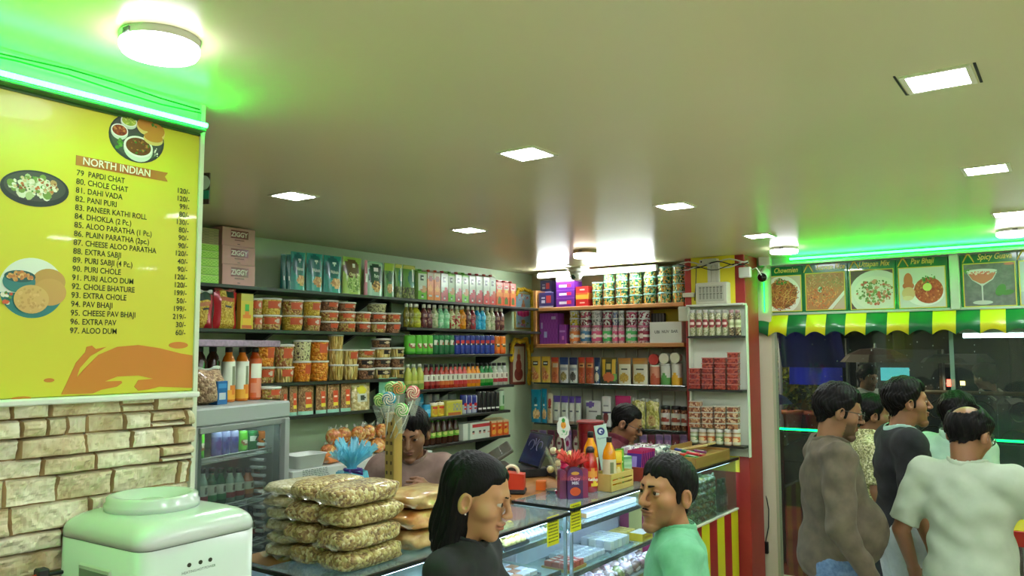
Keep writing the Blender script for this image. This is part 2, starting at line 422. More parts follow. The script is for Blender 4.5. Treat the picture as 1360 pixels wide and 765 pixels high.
round_lamp(-1.50, 5.02, .085, 'round white ceiling lamp above the pillar and shop camera')
round_lamp(-.27, 5.0, .085, 'round white ceiling lamp in front of the guava drink sign')
round_lamp(-2.57, 4.37, .075, 'dim round ceiling lamp with beige rim before the tube light', (1, .86, .7), .35, (176, 150, 118), .05)
# tube light over the wooden unit
a, b = ony(714, 356, YS-.03), ony(866, 349, YS-.03)
zt = ZC-.05
t = thing('tube_light', 'white tube light above the wooden unit of chocolates', 'tube light', ((a.x+b.x)/2, YS-.02, zt))
L2 = (b.x-a.x)/2
MB().box(-L2-.02, L2+.02, .014, .05, -.016, .03, mat((230, 232, 228), .4), .004).build('fitting', t)
MB().tube([(-L2, 0, 0), (L2, 0, 0)], .014, lamp((.9, 1, .98), TUBE_W*2.2), 10).build('tube', t)
# green LED strip above the menu
GREEN = (0.0, 1.0, 0.33)
def led_strip(p, q, label, k=1.0, off=(0, 0, 0), r=.006):
    t = thing('led_strip', label, 'LED strip', p)
    d = Vector(q)-Vector(p)
    dn = d.normalized(); n = max(1, int(d.length/.3)); dots = max(10, int(d.length/.016))
    MB().tube([(0, 0, 0), d], r, lamp((.006, 1, .045), GREEN_W*k), 8).build('glowing_tube', t)
    mb = MB()
    for j in range(dots): mb.ball(d*((j+.5)/dots), r*1.02, lamp((.008, 1, .06), GREEN_W*1.1*k), 6, 4)
    mb.build('diodes', t)
    mb = MB(); mb.tube([Vector(off)*1.0, Vector(off)+d], r*.9, mat((30, 90, 50), .5), 6); mb.build('carrier', t)
    return t
led_strip((XM+.03, -.6, ZC-.062), (XM+.03, YM, ZC-.062), 'glowing green LED strip along the top of the yellow menu', 1.0, (-.012, 0, .002))
MB().box(XM-.012, XM+.03, -.6, YM, ZC-.079, ZC-.0715, mat((60, 120, 70), .5), .002).build('strip_ledge'); tag(bpy.data.objects['strip_ledge'], 'narrow dark green ledge holding the strip above the menu', 'ledge')
mb = MB()
t = thing('cable', 'thin loose cable run above the green strip over the menu', 'cable', (0, 0, 0))
for k, dz in ((0, .045), (1, .03)):
    pts = [(XM+.012+k*.006, -.6+j*.11, ZC-.058+dz-.006*math.sin(j*1.3+k)) for j in range(17)]; mb.tube(pts, .0022, mat((22, 70, 36), .5), 6)
mb.build('cable_run', t)
# ================================================================== THE MENU BOARD
MB_Y = mottled((200, 194, 46), (208, 202, 54), 1.2, .4, 0, 2, .1)
MENU_TXT = mat((44, 52, 20), .6)
def mpt(px, py): p = onx(px, py, XM); return p.y, p.z
zm0, zm1 = 1.703, 2.365
t = thing('menu_board', 'large yellow menu board headed with an orange NORTH INDIAN ribbon', 'menu board', (XM, 0, 0), PI/2)
MB().box(-.6, YM, 0, .012, zm0, zm1, MB_Y, .002).build('board_panel', t)
MB().box(-.6, YM, -.002, .012, zm1, zm1+.006, mat((70, 110, 50), .4)).build('top_edge', t)
def pp(pts): return [mpt(*p) for p in pts]
Z = lambda d: Matrix.Translation((0, -d, 0))
OR = mat((196, 118, 34), .45)
mb = MB()
sw = [(230, 725), (262, 650), (285, 600), (320, 560), (325, 540), (345, 535), (360, 548), (400, 540), (340, 575), (300, 620), (288, 655), (312, 628), (370, 570), (440, 540), (520, 533), (600, 545), (680, 565), (724, 572), (724, 695), (600, 690), (560, 700), (520, 705), (505, 690), (520, 665), (575, 660), (520, 648), (440, 652), (395, 670), (455, 668), (460, 675), (440, 690), (380, 702), (350, 721)]
mb.poly(pp([(x/2.833, y/2.833+270-(2 if y > 715 else 0)) for x, y in sw])[::-1], .001, OR, Z(.001))
c = mpt(237, 458.5); mb.oval(*c, .026, .0085, OR, 0, .001, 20, Matrix.Rotation(.12, 4, 'Y') if False else None)
c = mpt(65, 505); mb.oval(*c, .011, .0045, OR, 0, .001)
c = mpt(28, 529); mb.oval(*c, .02, .004, OR, 0, .001)
mb.build('orange_splash', t)
mb = MB()
rb = pp([(101, 206), (201, 233.5), (228, 241), (219, 236.5), (226, 228)]); a = mpt(101, 206); b = mpt(101, 219); e = mpt(217, 227); g = mpt(217, 241)
h = a[1]-b[1]; mb.poly([(a[0], b[1]), (e[0]+.012, b[1]), (e[0]+.004, b[1]+h/2), (e[0]+.012, a[1]), (a[0], a[1])], .001, mat((176, 104, 44), .45), Z(.001))
mb.build('heading_ribbon', t)
mb = MB(); mb.text('NORTH INDIAN', .0245, mat((240, 238, 214), .5), None, (a[0]+.014, -.002, b[1]+h*.17), sx=.92, bold=.012)
o = mb.build('heading_letters', t)
rows = ['PAPDI CHAT', 'CHOLE CHAT', 'DAHI VADA', 'PANI PURI', 'PANEER KATHI ROLL', 'DHOKLA (2 Pc.)', 'ALOO PARATHA (1 Pc.)', 'PLAIN PARATHA (2pc.)', 'CHEESE ALOO PARATHA', 'EXTRA SABJI', 'PURI SABJI (4 Pc.)', 'PURI CHOLE', 'PURI ALOO DUM', 'CHOLE BHATURE', 'EXTRA CHOLE', 'PAV BHAJI', 'CHEESE PAV BHAJI', 'EXTRA PAV', 'ALOO DUM']
price = [120, 120, 99, 80, 130, 80, 90, 90, 120, 40, 90, 120, 120, 199, 50, 199, 219, 30, 60]
y0, za = mpt(101, 232.5); _, ze = mpt(90.5, 442.5); yname = mpt(116.5, 236)[0]; ypr = mpt(252, 254)[0]
# slab-serif letters: every stem ends in a small foot
def serif_text(mb, s, size, m, at, align='LEFT', sx=1.0, bold=.01):
    vs, fs = text_mesh(s, align, bold, 0)
    mb.text(s, size, m, None, at, align, sx=sx, bold=bold)
    ys = sorted({round(v[1], 2) for v in vs}); top = max(v[1] for v in vs)
    cap = .73
    for lv, sg in ((0.0, 1), (cap, -1)):
        xs = sorted(v[0] for v in vs if abs(v[1]-lv) < .012)
        runs = []
        for x in xs:
            if runs and x-runs[-1][1] < .075: runs[-1][1] = x
            else: runs.append([x, x])
        for p, q in runs:
            if .03 < q-p < .16:
                e = .045
                mb.box(at[0]+(p-e)*size*sx, at[0]+(q+e)*size*sx, at[1]-.0004, at[1], at[2]+(lv-.0 if sg > 0 else lv-.055)*size, at[2]+(lv+.055 if sg > 0 else lv)*size, m)
mbn, mbm, mbp = MB(), MB(), MB()
for k, (r_, p_) in enumerate(zip(rows, price)):
    z = za+(ze-za)*k/18
    n_ = str(79+k)+('' if k == 0 else '.')
    serif_text(mbn, n_, .0185, MENU_TXT, (y0, -.0008, z), sx=.95)
    serif_text(mbm, r_, .0185, MENU_TXT, (yname, -.0008, z), sx=.83, bold=.012)
    serif_text(mbp, '%d/-' % p_, .0185, MENU_TXT, (ypr, -.0008, z), 'RIGHT', sx=.95, bold=.016)
mbn.build('item_numbers', t); mbm.build('dish_names', t); mbp.build('prices', t)
# printed food pictures
def scatter(mb, cx, cz, rx, rz, n, cols, s0, s1, seed, y=-.0016, asp=1.0, n_=7):
    R_ = random.Random(seed)
    for k in range(n):
        a = R_.random()*2*PI; q = math.sqrt(R_.random()); s = R_.uniform(s0, s1); x = cx+rx*q*math.cos(a); z = cz+rz*q*math.sin(a)
        mb.oval(0, 0, s*R_.uniform(.8, 1.2)*asp, s*R_.uniform(.7, 1.1), mat(R_.choice(cols), .5), 0, .0003, n_, Matrix.Translation((x, y-k*.000004, z)) @ Matrix.Rotation(R_.random()*3, 4, 'Y'), jit=.25, seed=k)
def size_px(px, py, w, h):
    a, b = mpt(px-w/2, py), mpt(px+w/2, py); c, d = mpt(px, py-h/2), mpt(px, py+h/2); return (b[0]-a[0])/2, (c[1]-d[1])/2
mb = MB(); SLATE = mat((52, 58, 56), .4); cx, cz = mpt(182, 184); k = size_px(182, 184, 74, 64)
mb.oval(cx, cz, k[0], k[1], SLATE, 0, .0008, 32); mb.oval(cx, cz+.002, k[0]*.93, k[1]*.92, mat((70, 76, 72), .4), -.0008, .0002, 32)
def bowl(px, py, w, h, rim, fill, cols, seed):
    cx, cz = mpt(px, py); rx, rz = size_px(px, py, w, h)
    mb.oval(cx, cz-rz*.18, rx, rz, mat(rim, .4), -.001, .0003, 28); mb.oval(cx, cz, rx, rz*.82, mat((236, 240, 232), .4), -.0013, .0002, 28)
    mb.oval(cx, cz, rx*.86, rz*.68, mat(fill, .4), -.0015, .0002, 28); scatter(mb, cx, cz, rx*.74, rz*.56, 26, cols, .0016, .0034, seed, -.0019)
bowl(158.5, 173, 23, 21, (206, 216, 206), (150, 60, 30), [(170, 80, 40), (196, 120, 70), (120, 40, 24)], 1)
bowl(171, 161, 22, 18, (200, 214, 200), (170, 190, 70), [(206, 220, 110), (150, 180, 60)], 2)
bowl(183.5, 195, 39, 34, (208, 216, 206), (110, 60, 28), [(150, 92, 46), (96, 48, 24), (180, 120, 60), (70, 120, 40)], 3)
for (px, py, w, h) in ((193, 167, 24, 22), (206, 175, 25, 24), (203, 184, 26, 16)):
    cx, cz = mpt(px, py); rx, rz = size_px(px, py, w, h); mb.oval(cx, cz-.003, rx, rz, mat((222, 196, 120), .5), -.002, .0003); mb.oval(cx, cz+.002, rx*.95, rz*.78, mat((196, 130, 50), .5), -.0024, .0003)
cx, cz = mpt(203, 168); scatter(mb, cx, cz, .008, .005, 8, [(70, 130, 40), (90, 150, 50)], .002, .004, 4, -.003)
cx, cz = mpt(158, 192); scatter(mb, cx, cz, .008, .012, 12, [(70, 130, 40), (100, 150, 60)], .002, .005, 5, -.0012)
cx, cz = mpt(207, 202); scatter(mb, cx, cz, .012, .012, 8, [(226, 226, 214)], .001, .003, 6, -.0012)
mb.build('bun_plate_picture', t)
mb = MB(); cx, cz = mpt(47, 250.5); k = size_px(47, 250, 92, 48)
rot = Matrix.Translation((cx, 0, cz)) @ Matrix.Rotation(-.05, 4, 'Y')
mb.oval(0, 0, k[0], k[1], mat((44, 50, 54), .35), 0, .0008, 40, rot); mb.oval(0, .004, k[0]*.9, k[1]*.8, mat((70, 74, 70), .4), -.0008, .0002, 40, rot)
scatter(mb, cx, cz+.004, k[0]*.72, k[1]*.6, 60, [(206, 214, 186), (222, 228, 206), (176, 190, 140), (190, 150, 100), (120, 150, 70), (226, 222, 200)], .005, .010, 7, -.0012, 1.0, 9)
scatter(mb, cx, cz+.006, k[0]*.66, k[1]*.5, 60, [(150, 90, 50), (90, 140, 60), (210, 190, 150), (196, 110, 60), (236, 236, 220)], .0016, .004, 8, -.0019)
mb.build('chaat_plate_picture', t)
mb = MB(); cx, cz = mpt(43, 382.5); k = size_px(43, 382.5, 87, 80); CR = mat((220, 226, 216), .5)
mb.oval(cx, cz, k[0], k[1], CR, 0, .0007, 44)
n = 44; low = [(cx+k[0]*math.cos(a), cz+k[1]*math.sin(a)) for a in [PI*1.06+PI*.88*i/22 for i in range(23)]]; mb.poly(low, .0002, mat((40, 122, 122), .4), Z(.0009))
for px, py, w, h, c in ((65, 374, 44, 34, (188, 142, 82)), (66, 388, 44, 36, (196, 150, 88))):
    q = mpt(px, py); r_ = size_px(px, py, w, h); mb.oval(*q, *r_, mat(c, .6), -.0012, .0003, 28)
q = mpt(25, 374); r_ = size_px(25, 374, 44, 30); mb.oval(*q, *r_, mat((52, 120, 122), .4), -.0018, .0003, 28)
q = mpt(26, 367); r_ = size_px(26, 367, 42, 16); mb.oval(*q, *r_, mat((30, 84, 88), .4), -.0022, .0003, 28); scatter(mb, q[0], q[1], r_[0]*.8, r_[1]*.72, 40, [(206, 150, 90), (190, 120, 70), (224, 176, 116)], .003, .0045, 9, -.0026)
q = mpt(41, 397.5); r_ = size_px(41, 397.5, 47, 38); mb.oval(*q, *r_, mat((206, 166, 104), .6), -.003, .0003, 30); scatter(mb, *q, r_[0]*.85, r_[1]*.85, 40, [(214, 176, 116), (192, 150, 90)], .002, .004, 10, -.0034)
q = mpt(8, 394); scatter(mb, *q, .01, .018, 12, [(196, 80, 50), (90, 140, 60), (230, 226, 210)], .003, .006, 11, -.0028)
mb.build('puri_circle_picture', t)
# small dark sticker sign peeking out past the wall end
t = thing('hanging_sign', 'small brown and teal round-logo sign peeking past the menu wall end', 'sign', (ony(266, 250, 1.36).x, 1.36, 0), .5)
z = ony(274, 250, 1.36).z; MB().box(-.03, .03, -.003, .003, z-.045, z+.05, mat((60, 42, 30), .5)).oval(.012, z+.02, .02, .022, mat((190, 200, 190), .5), -.003, .001).box(.0, .03, -.005, -.003, z-.03, z-.004, mat((30, 120, 100), .5)).build('sign_face', t)
MB().tube([(0, 0, z+.05), (0, 0, ZC)], .0015, mat((60, 60, 60), .4), 5).build('wire', t)

# ================================================================== THE SHOPFRONT
GRN = mottled((16, 104, 52), (22, 116, 60), 2, .25, 0, 2, .4); ALU = mat((176, 188, 176), .35, .3)
fx = lambda px, py: ony(px, py, YF).x
fz = lambda px, py: ony(px, py, YF).z
zs1, zs0 = fz(1100, 350.5), fz(1100, 413.6); za1, za0 = fz(1100, 416.2), fz(1100, 444)
xs = [fx(1013, 380), fx(1261, 372), fx(1276, 372), fx(1361, 370)]
ya = YF-.01
slab('wall_front_header', -1.86, 3.1, YF, YF+.1, za1-.01, ZC, mat((186, 196, 180), .5))
slab('wall_front_right', 1.9, 3.1, YF, YF+.1, 0, za1, WALL_BEIGE)
struct('trim_front_top', MB().box(-1.86, 3.1, YF-.05, YF, zs1+.006, zs1+.024, ALU, .003))
struct('trim_front_post', MB().box(xs[1]+.004, xs[2]-.004, YF-.035, YF, za1, zs1+.006, mat((186, 206, 180), .4), .004))
led_strip((fx(1050, 343)+.01, YF-.055, zs1+.045), (1.9, YF-.055, zs1+.045), 'green LED strip above the green food picture signs', .65, (0, .012, 0), .007)
def noodles(mb, cx, cz, rx, rz, n, cols, seed, y=-.004, w=.0035, ln=.05):
    R_ = random.Random(seed)
    for k in range(n):
        a = R_.random()*6.28; q = math.sqrt(R_.random()); x, z = cx+rx*q*math.cos(a), cz+rz*q*math.sin(a); d = R_.random()*6.28; c = R_.uniform(-14, 14); L = R_.uniform(.5, 1)*ln
        pts = []
        for j in range(7):
            pts.append((x, z)); x += L/6*math.cos(d); z += L/6*math.sin(d); d += c*L/6
        ok = [p for p in pts if ((p[0]-cx)/rx)**2+((p[1]-cz)/rz)**2 < 1.25]
        if len(ok) < 3: continue
        vs, fs = [], []
        for j, p in enumerate(ok):
            q2 = ok[min(j+1, len(ok)-1)]; q1 = ok[max(j-1, 0)]; dx, dz = q2[0]-q1[0], q2[1]-q1[1]; m_ = math.hypot(dx, dz) or 1
            nx, nz = -dz/m_*w/2, dx/m_*w/2; yy = y-k*.000006; vs += [(p[0]+nx, yy, p[1]+nz), (p[0]-nx, yy, p[1]-nz)]
        for j in range(len(ok)-1): fs.append((2*j, 2*j+2, 2*j+3, 2*j+1))
        mb.add(vs, fs, mat(R_.choice(cols), .5))
GOLDL = mat((214, 196, 60), .5)
def clip_poly(mb, pts, x0, x1, z0, z1, m, d):
    def cut(P, f, inter):
        o = []
        for i in range(len(P)):
            a, b = P[i], P[(i+1) % len(P)]
            if f(a): o.append(a)
            if f(a) != f(b): o.append(inter(a, b))
        return o
    for ax, v, s in ((0, x0, 1), (0, x1, -1), (1, z0, 1), (1, z1, -1)):
        if not pts: return
        pts = cut(pts, lambda p: (p[ax]-v)*s >= 0, lambda a, b: tuple(a[i]+(b[i]-a[i])*((v-a[ax])/(b[ax]-a[ax])) for i in (0, 1)))
    if len(pts) > 2: mb.poly(pts, .0002, m, Matrix.Translation((0, -d, 0)))
def ell(cx, cz, rx, rz, n=32, a0=0): return [(cx+rx*math.cos(6.2832*k/n+a0), cz+rz*math.sin(6.2832*k/n+a0)) for k in range(n)]
def food_sign(x0, x1, label, body, pic, paint, txt_x, logo_x=None):
    t = thing('food_sign', label, 'sign', (0, ya, 0), 0, 'green food picture signs')
    MB().box(x0, x1, 0, .02, zs0, zs1, GRN, .003).build('sign_panel', t)
    px0, px1, pz0, pz1 = pic
    mb = MB(); mb.box(px0-.006, px1+.006, -.001, 0, pz0-.006, pz1+.006, GOLDL); mb.build('picture_border', t)
    mb = MB(); paint(mb, px0, px1, pz0, pz1); mb.build('food_picture', t)
    if body: mb = MB(); mb.text(body, .05, mat((222, 212, 90), .5), None, (txt_x, -.001, pz1+.026), sx=.74, bold=.012, shear=.28); mb.build('lettering', t)
    if logo_x is not None:
        mb = MB()
        for s in (1, -1):
            pts = [(logo_x+s*(-.03+.055*j/8), -.0015, pz1+.012+.062*math.sin(PI*.62*j/8)) for j in range(9)]
            mb.tube(pts, [.0012+.0035*math.sin(PI*(8-j)/8*.8) for j in range(9)], GOLDL, 6)
        mb.build('crossed_leaf_logo', t)
    return t
def pic(a, b, c, d): return (fx(a, 390), fx(b, 390), fz((a+b)/2, d), fz((a+b)/2, c))
def chow(mb, a, b, c, d):
    W_, H_ = b-a, d-c; mb.box(a, b, -.002, -.001, c, d, mat((196, 178, 160), .5)); clip_poly(mb, ell(a+.5*W_, c+.46*H_, .5*W_, .56*H_), a, b, c, d, mat((226, 224, 214), .4), .0024)
    mb.oval(a+.5*W_, c+.48*H_, .41*W_, .42*H_, mat((120, 70, 30), .5), -.0026, .0002)
    noodles(mb, a+.5*W_, c+.48*H_, .42*W_, .43*H_, 190, [(190, 130, 60), (170, 100, 44), (206, 156, 84), (150, 84, 36), (176, 80, 44)], 1, -.003, .0045, .09)
    scatter(mb, a+.5*W_, c+.84*H_, .14*W_, .11*H_, 16, [(60, 110, 40), (84, 140, 50)], .004, .009, 12, -.005)
def sez(mb, a, b, c, d):
    W_, H_ = b-a, d-c; mb.box(a, b, -.002, -.001, c, d, mat((176, 120, 70), .5)); R_ = random.Random(3)
    for k in range(420):
        x, z = a+W_*R_.uniform(.03, .97), c+H_*R_.uniform(.04, .97)
        if z-c < (x-a-.55*W_)*1.25*H_/W_+.02: continue
        col = R_.choice([(206, 104, 40), (216, 130, 60), (190, 76, 34), (226, 160, 90)] if z < c+.62*H_ else [(190, 150, 90), (150, 120, 70), (120, 130, 70), (206, 170, 120), (150, 80, 50)])
        mb.oval(0, 0, R_.uniform(.006, .012), .0022, mat(col, .5), 0, .0002, 6, Matrix.Translation((x, -.0024-k*.000003, z)) @ Matrix.Rotation(R_.random()*3, 4, 'Y'))
    clip_poly(mb, [(a+.56*W_, c), (a+.68*W_, c), (a+W_*1.1, c+.5*H_), (a+W_*1.1, c+.62*H_)], a, b, c, d, mat((216, 214, 204), .4), .005)
    clip_poly(mb, [(a+.7*W_, c), (a+W_, c), (a+W_, c+.38*H_)], a, b, c, d, mat((190, 160, 140), .4), .0045)
    scatter(mb, a+.36*W_, c+.55*H_, .06*W_, .06*H_, 8, [(60, 110, 50), (200, 210, 190)], .004, .009, 13, -.005)
    scatter(mb, a+.3*W_, c+.3*H_, .25*W_, .2*H_, 10, [(150, 160, 90), (120, 60, 40)], .003, .007, 14, -.005)
def utt(mb, a, b, c, d):
    W_, H_ = b-a, d-c; mb.box(a, b, -.002, -.001, c, d, mat((90, 70, 60), .5)); clip_poly(mb, ell(a+.62*W_, c+.4*H_, .66*W_, .6*H_), a, b, c, d, mat((206, 214, 196), .4), .0024)
    clip_poly(mb, ell(a+.6*W_, c+.4*H_, .54*W_, .44*H_), a, b, c, d, mat((216, 222, 200), .5), .0028)
    scatter(mb, a+.58*W_, c+.42*H_, .44*W_, .32*H_, 170, [(120, 150, 80), (186, 90, 60), (206, 206, 180), (96, 120, 60), (200, 140, 110)], .004, .012, 15, -.0034)
def pav(mb, a, b, c, d):
    W_, H_ = b-a, d-c; mb.box(a, b, -.002, -.001, c, d, mat((206, 214, 200), .5)); mb.oval(a+.56*W_, c+.34*H_, .42*W_, .31*H_, mat((232, 234, 226), .4), -.0022, .0002)
    mb.oval(a+.64*W_, c+.42*H_, .32*W_, .33*H_, mat((176, 84, 44), .5), -.0026, .0002); scatter(mb, a+.64*W_, c+.42*H_, .3*W_, .31*H_, 130, [(196, 100, 56), (170, 66, 36), (214, 140, 90), (150, 60, 36)], .003, .008, 16, -.003)
    for (u, v, w, h, col) in ((.2, .68, .1, .2, (196, 104, 70)), (.2, .55, .13, .1, (190, 100, 66)), (.2, .36, .15, .16, (214, 180, 130)), (.18, .24, .12, .06, (224, 206, 160))):
        mb.oval(a+u*W_, c+v*H_, w*W_, h*H_, mat(col, .6), -.003, .0004)
    scatter(mb, a+.66*W_, c+.7*H_, .14*W_, .12*H_, 22, [(60, 120, 50), (90, 150, 60)], .003, .008, 17, -.005); mb.oval(a+.62*W_, c+.5*H_, .1*W_, .1*H_, mat((206, 216, 110), .5), -.006, .0004)
def drink(mb, a, b, c, d):
    W_, H_ = b-a, d-c; mb.box(a, b, -.002, -.001, c, d, mottled((96, 98, 100), (120, 120, 120), 30, .6))
    cx, rz = a+.36*W_, c+.8*H_
    mb.poly([(cx-.3*W_, rz), (cx-.2*W_, c+.62*H_), (cx-.04*W_, c+.5*H_), (cx-.015*W_, c+.47*H_), (cx-.015*W_, c+.1*H_), (cx+.015*W_, c+.1*H_), (cx+.015*W_, c+.47*H_), (cx+.05*W_, c+.5*H_), (cx+.22*W_, c+.62*H_), (cx+.31*W_, rz)], .0004, mat((196, 200, 196), .3), Z(.0026))
    mb.poly([(cx-.27*W_, rz-.03*H_), (cx-.19*W_, c+.63*H_), (cx-.03*W_, c+.53*H_), (cx+.04*W_, c+.53*H_), (cx+.2*W_, c+.63*H_), (cx+.28*W_, rz-.03*H_)], .0003, mat((196, 110, 84), .4), Z(.0032))
    scatter(mb, cx, rz-.02*H_, .26*W_, .04*H_, 70, [(216, 130, 110), (226, 206, 190), (196, 100, 80)], .003, .006, 18, -.0036); mb.oval(cx, rz+.03*H_, .31*W_, .05*H_, mat((210, 214, 206), .4), -.0024, .0002)
    mb.oval(cx, c+.08*H_, .2*W_, .05*H_, mat((190, 196, 190), .3), -.0026, .0003)
    for u, v, w, h, r_ in ((.72, .36, .09, .15, .5), (.86, .3, .12, .06, -.2)):
        mb.oval(0, 0, w*W_, h*H_, mat((70, 120, 50), .5), 0, .0006, 20, Matrix.Translation((a+u*W_, -.003, c+v*H_)) @ Matrix.Rotation(r_, 4, 'Y'))
    mb.oval(a+.9*W_, c+.97*H_, .1*W_, .03*H_, mat((200, 110, 100), .5), -.003, .0003); scatter(mb, a+.06*W_, c+.86*H_, .05*W_, .07*H_, 8, [(80, 140, 60)], .004, .007, 19, -.003)
def plain(mb, a, b, c, d):
    mb.box(a, b, -.002, -.001, c, d, mat((190, 206, 200), .5)); mb.oval((a+b)/2, (c+d)/2, (b-a)*.3, (d-c)*.3, mat((206, 70, 60), .5), -.0024, .0003); mb.box(a, b, -.0023, -.002, c, c+(d-c)*.3, mat((170, 180, 190), .5))
q = [fx(p, 385) for p in (1012.5, 1067, 1127, 1191, 1261)]
food_sign(q[0], q[1]-.001, 'green sign with noodle plate lettered Chowmien, nearest the red pillar', 'Chowmien', pic(1015, 1064, 367.5, 413), chow, fx(1029, 390))
food_sign(q[1], q[2]-.001, 'green sign picturing orange fried rice, between noodles and white plate signs', 'Sezwan Rice', pic(1071.5, 1122, 363, 411), sez, fx(1085, 390), fx(1075, 390))
food_sign(q[2], q[3]-.001, 'green sign with white plate of topped pancake lettered Uttapan Mix', 'Uttapan Mix', pic(1131, 1187, 359, 410), utt, fx(1142, 390), fx(1136, 390))
food_sign(q[3], q[4], 'green sign with bread and red curry lettered Pav Bhaji', 'Pav Bhaji', pic(1195.5, 1256, 355.5, 408), pav, fx(1211, 390), fx(1201, 390))
xe = fx(1352.5, 370)
food_sign(xs[2], xe, 'green sign with pink drink in a stemmed glass lettered Spicy Guava', 'Spicy Guava', pic(1281.5, 1349, 350, 406), drink, fx(1300, 390), fx(1288, 390))
food_sign(xe+.002, xe+.5, 'last green food sign cut off at the photo edge beside the guava drink', '', (xe+.01, xe+.38, pic(1281.5, 1349, 350, 406)[2], pic(1281.5, 1349, 350, 406)[3]), plain, xe+.1, xe+.03)
# awning with scalloped edge
t = thing('awning', 'green and yellow striped scalloped awning below the food signs', 'awning', (0, YF, 0))
AG = mottled((12, 96, 50), (18, 110, 58), 3, .3, 0, 2, .3); AY = mottled((206, 206, 24), (218, 216, 36), 3, .35, 0, 2, .2)
bx = [fx(p, 430) for p in (1001, 1024, 1048, 1073, 1099, 1125, 1152, 1180, 1209, 1240, 1271, 1303, 1337)]
w = bx[-1]-bx[-2]
while bx[-1] < 1.8: bx.append(bx[-1]+w)
for k in range(len(bx)-1):
    m = AG if k % 2 == 0 else AY; mb = MB(); x0, x1 = bx[k], bx[k+1]; N_ = 10
    top = [(x0+(x1-x0)*j/N_, -.012, za1) for j in range(N_+1)]; mid = [(p[0], -.05-.012*math.sin(PI*j/N_), (za1+za0)/2) for j, p in enumerate(top)]
    bot = [(p[0], -.075-.008*math.sin(PI*j/N_), za0-.012+.03*math.sin(PI*j/N_)) for j, p in enumerate(top)]
    vs = []; th = .002
    for row in (top, mid, bot): vs += row
    for row in (top, mid, bot): vs += [(p[0], p[1]+th, p[2]) for p in row]
    n = N_+1; fs = []
    for r_ in (0, 1):
        for j in range(N_): a = r_*n+j; fs.append((a, a+n, a+n+1, a+1)); b = a+3*n; fs.append((b, b+1, b+n+1, b+n))
    for j in range(N_): a = 2*n+j; fs.append((a, a+3*n, a+3*n+1, a+1))
    mb.add(vs, fs, m, True); mb.build('green_stripe' if k % 2 == 0 else 'yellow_stripe', t)
MB().box(bx[0], bx[-1], -.02, 0, za1-.004, za1+.012, ALU, .002).build('top_rail', t)
# glazing under the awning
gx = fx(1016, 520); gp = fx(1266, 520)
struct('window_1', MB().box(gx, gp-.012, YF+.02, YF+.026, .02, za1, film((228, 240, 236), .992, .02)))
struct('window_2', MB().box(gp+.012, 1.9, YF+.02, YF+.026, .02, za1, film((206, 222, 216), .975, .03)))
mb = MB(); mb.box(-1.835, gx, YF-.02, YF+.04, 0, za1, mat((196, 206, 192), .35, .2), .005); struct('trim_glass_jamb', mb)
struct('trim_glass_edge', MB().box(gp-.012, gp+.012, YF+.012, YF+.034, .02, za1, film((150, 190, 170), .55, .05)))
struct('trim_threshold', MB().box(-1.86, 1.9, YF-.06, YF+.06, 0, .02, mat((150, 156, 160), .4)))
# rain drops on the panes
mb = MB(); R_ = random.Random(4); DR = mat((190, 196, 190), .1, 0, .5)
for k in range(260):
    x = R_.uniform(gx+.05, 1.3); z = R_.uniform(1.2, za0-.02)
    if R_.random() < .5 and not (-1.35 < x < -.65): continue
    r_ = R_.uniform(.0015, .004); mb.ball((x, YF+.0265, z), (r_, .001, r_*R_.uniform(1, 1.8)), DR, 6, 4)
o = mb.build('rain_drops'); tag(o, 'rain drops clinging to the outside of the shop glass', 'rain drops', None, 'stuff')
t = thing('door_frame_cable', 'loose black cable with plug hanging down the glass jamb', 'cable', (-1.83, YF-.03, 0))
MB().tube([(.0, 0, 1.1), (.006, -.004, .95), (.0, 0, .85), (.03, -.02, .72), (.025, -.02, .6), (.0, -.01, .5)], .004, BLACK, 6).build('cord', t); MB().box(-.02, .02, -.03, .0, .42, .5, BLACK, .004).build('plug', t)
# green light under the jamb: vertical strip beside the pillar
led_strip((-1.79, YF-.05, za1+.02), (-1.79, YF-.05, zs1-.02), 'short upright green LED strip at the end of the food signs', .1, (0, .01, 0), .004)
# ------------------------------------------------------------------ pillar fittings
yp = py0-.006
mx0, mx1 = ony(924, 400, yp-.07).x, ony(966, 400, yp-.07).x; mz1, mz0 = ony(945, 375, yp-.07).z, ony(945, 404, yp-.07).z
t = thing('switch_box', 'white breaker box with rows of switches on yellow pillar', 'breaker box', (0, yp, 0)); CREAM = mat((206, 206, 186), .45)
MB().box(mx0, mx1, -.07, 0, mz0, mz1, CREAM, .006).build('casing', t)
mb = MB(); w = mx1-mx0; mb.box(mx0+.02, mx1-.02, -.074, -.07, mz0+.02, mz1-.02, mat((186, 188, 168), .4), .002); mb.build('cover_window', t)
mb = MB()
for r_ in (0, 1):
    for k in range(7): x = mx0+.03+k*(w-.06)/6.6; z = mz0+.035+r_*(mz1-mz0-.06)*.5; mb.box(x, x+.012, -.079, -.074, z, z+.03, mat((150, 152, 136), .4), .001); mb.box(x-.002, x+.014, -.076, -.074, z+.032, z+.038, mat((90, 96, 84), .4))
mb.build('switches', t)
t = thing('cable_trunking', 'white ribbed cable trunking running from ceiling to breaker box', 'cable trunking', (0, yp, 0))
tx0, tx1 = ony(941, 360, yp).x, ony(957, 360, yp).x; mb = MB()
for k in range(3): a = tx0+(tx1-tx0)*k/3; mb.box(a, a+(tx1-tx0)/3-.003, -.022, 0, mz1, ZC-.04, CREAM, .003)
mb.build('ducts', t)
t = thing('junction_box', 'small white junction box with dark eye under the ceiling on pillar', 'junction box', (0, yp, 0)); a, b = ony(934, 344, yp-.03).x, ony(953, 344, yp-.03).x
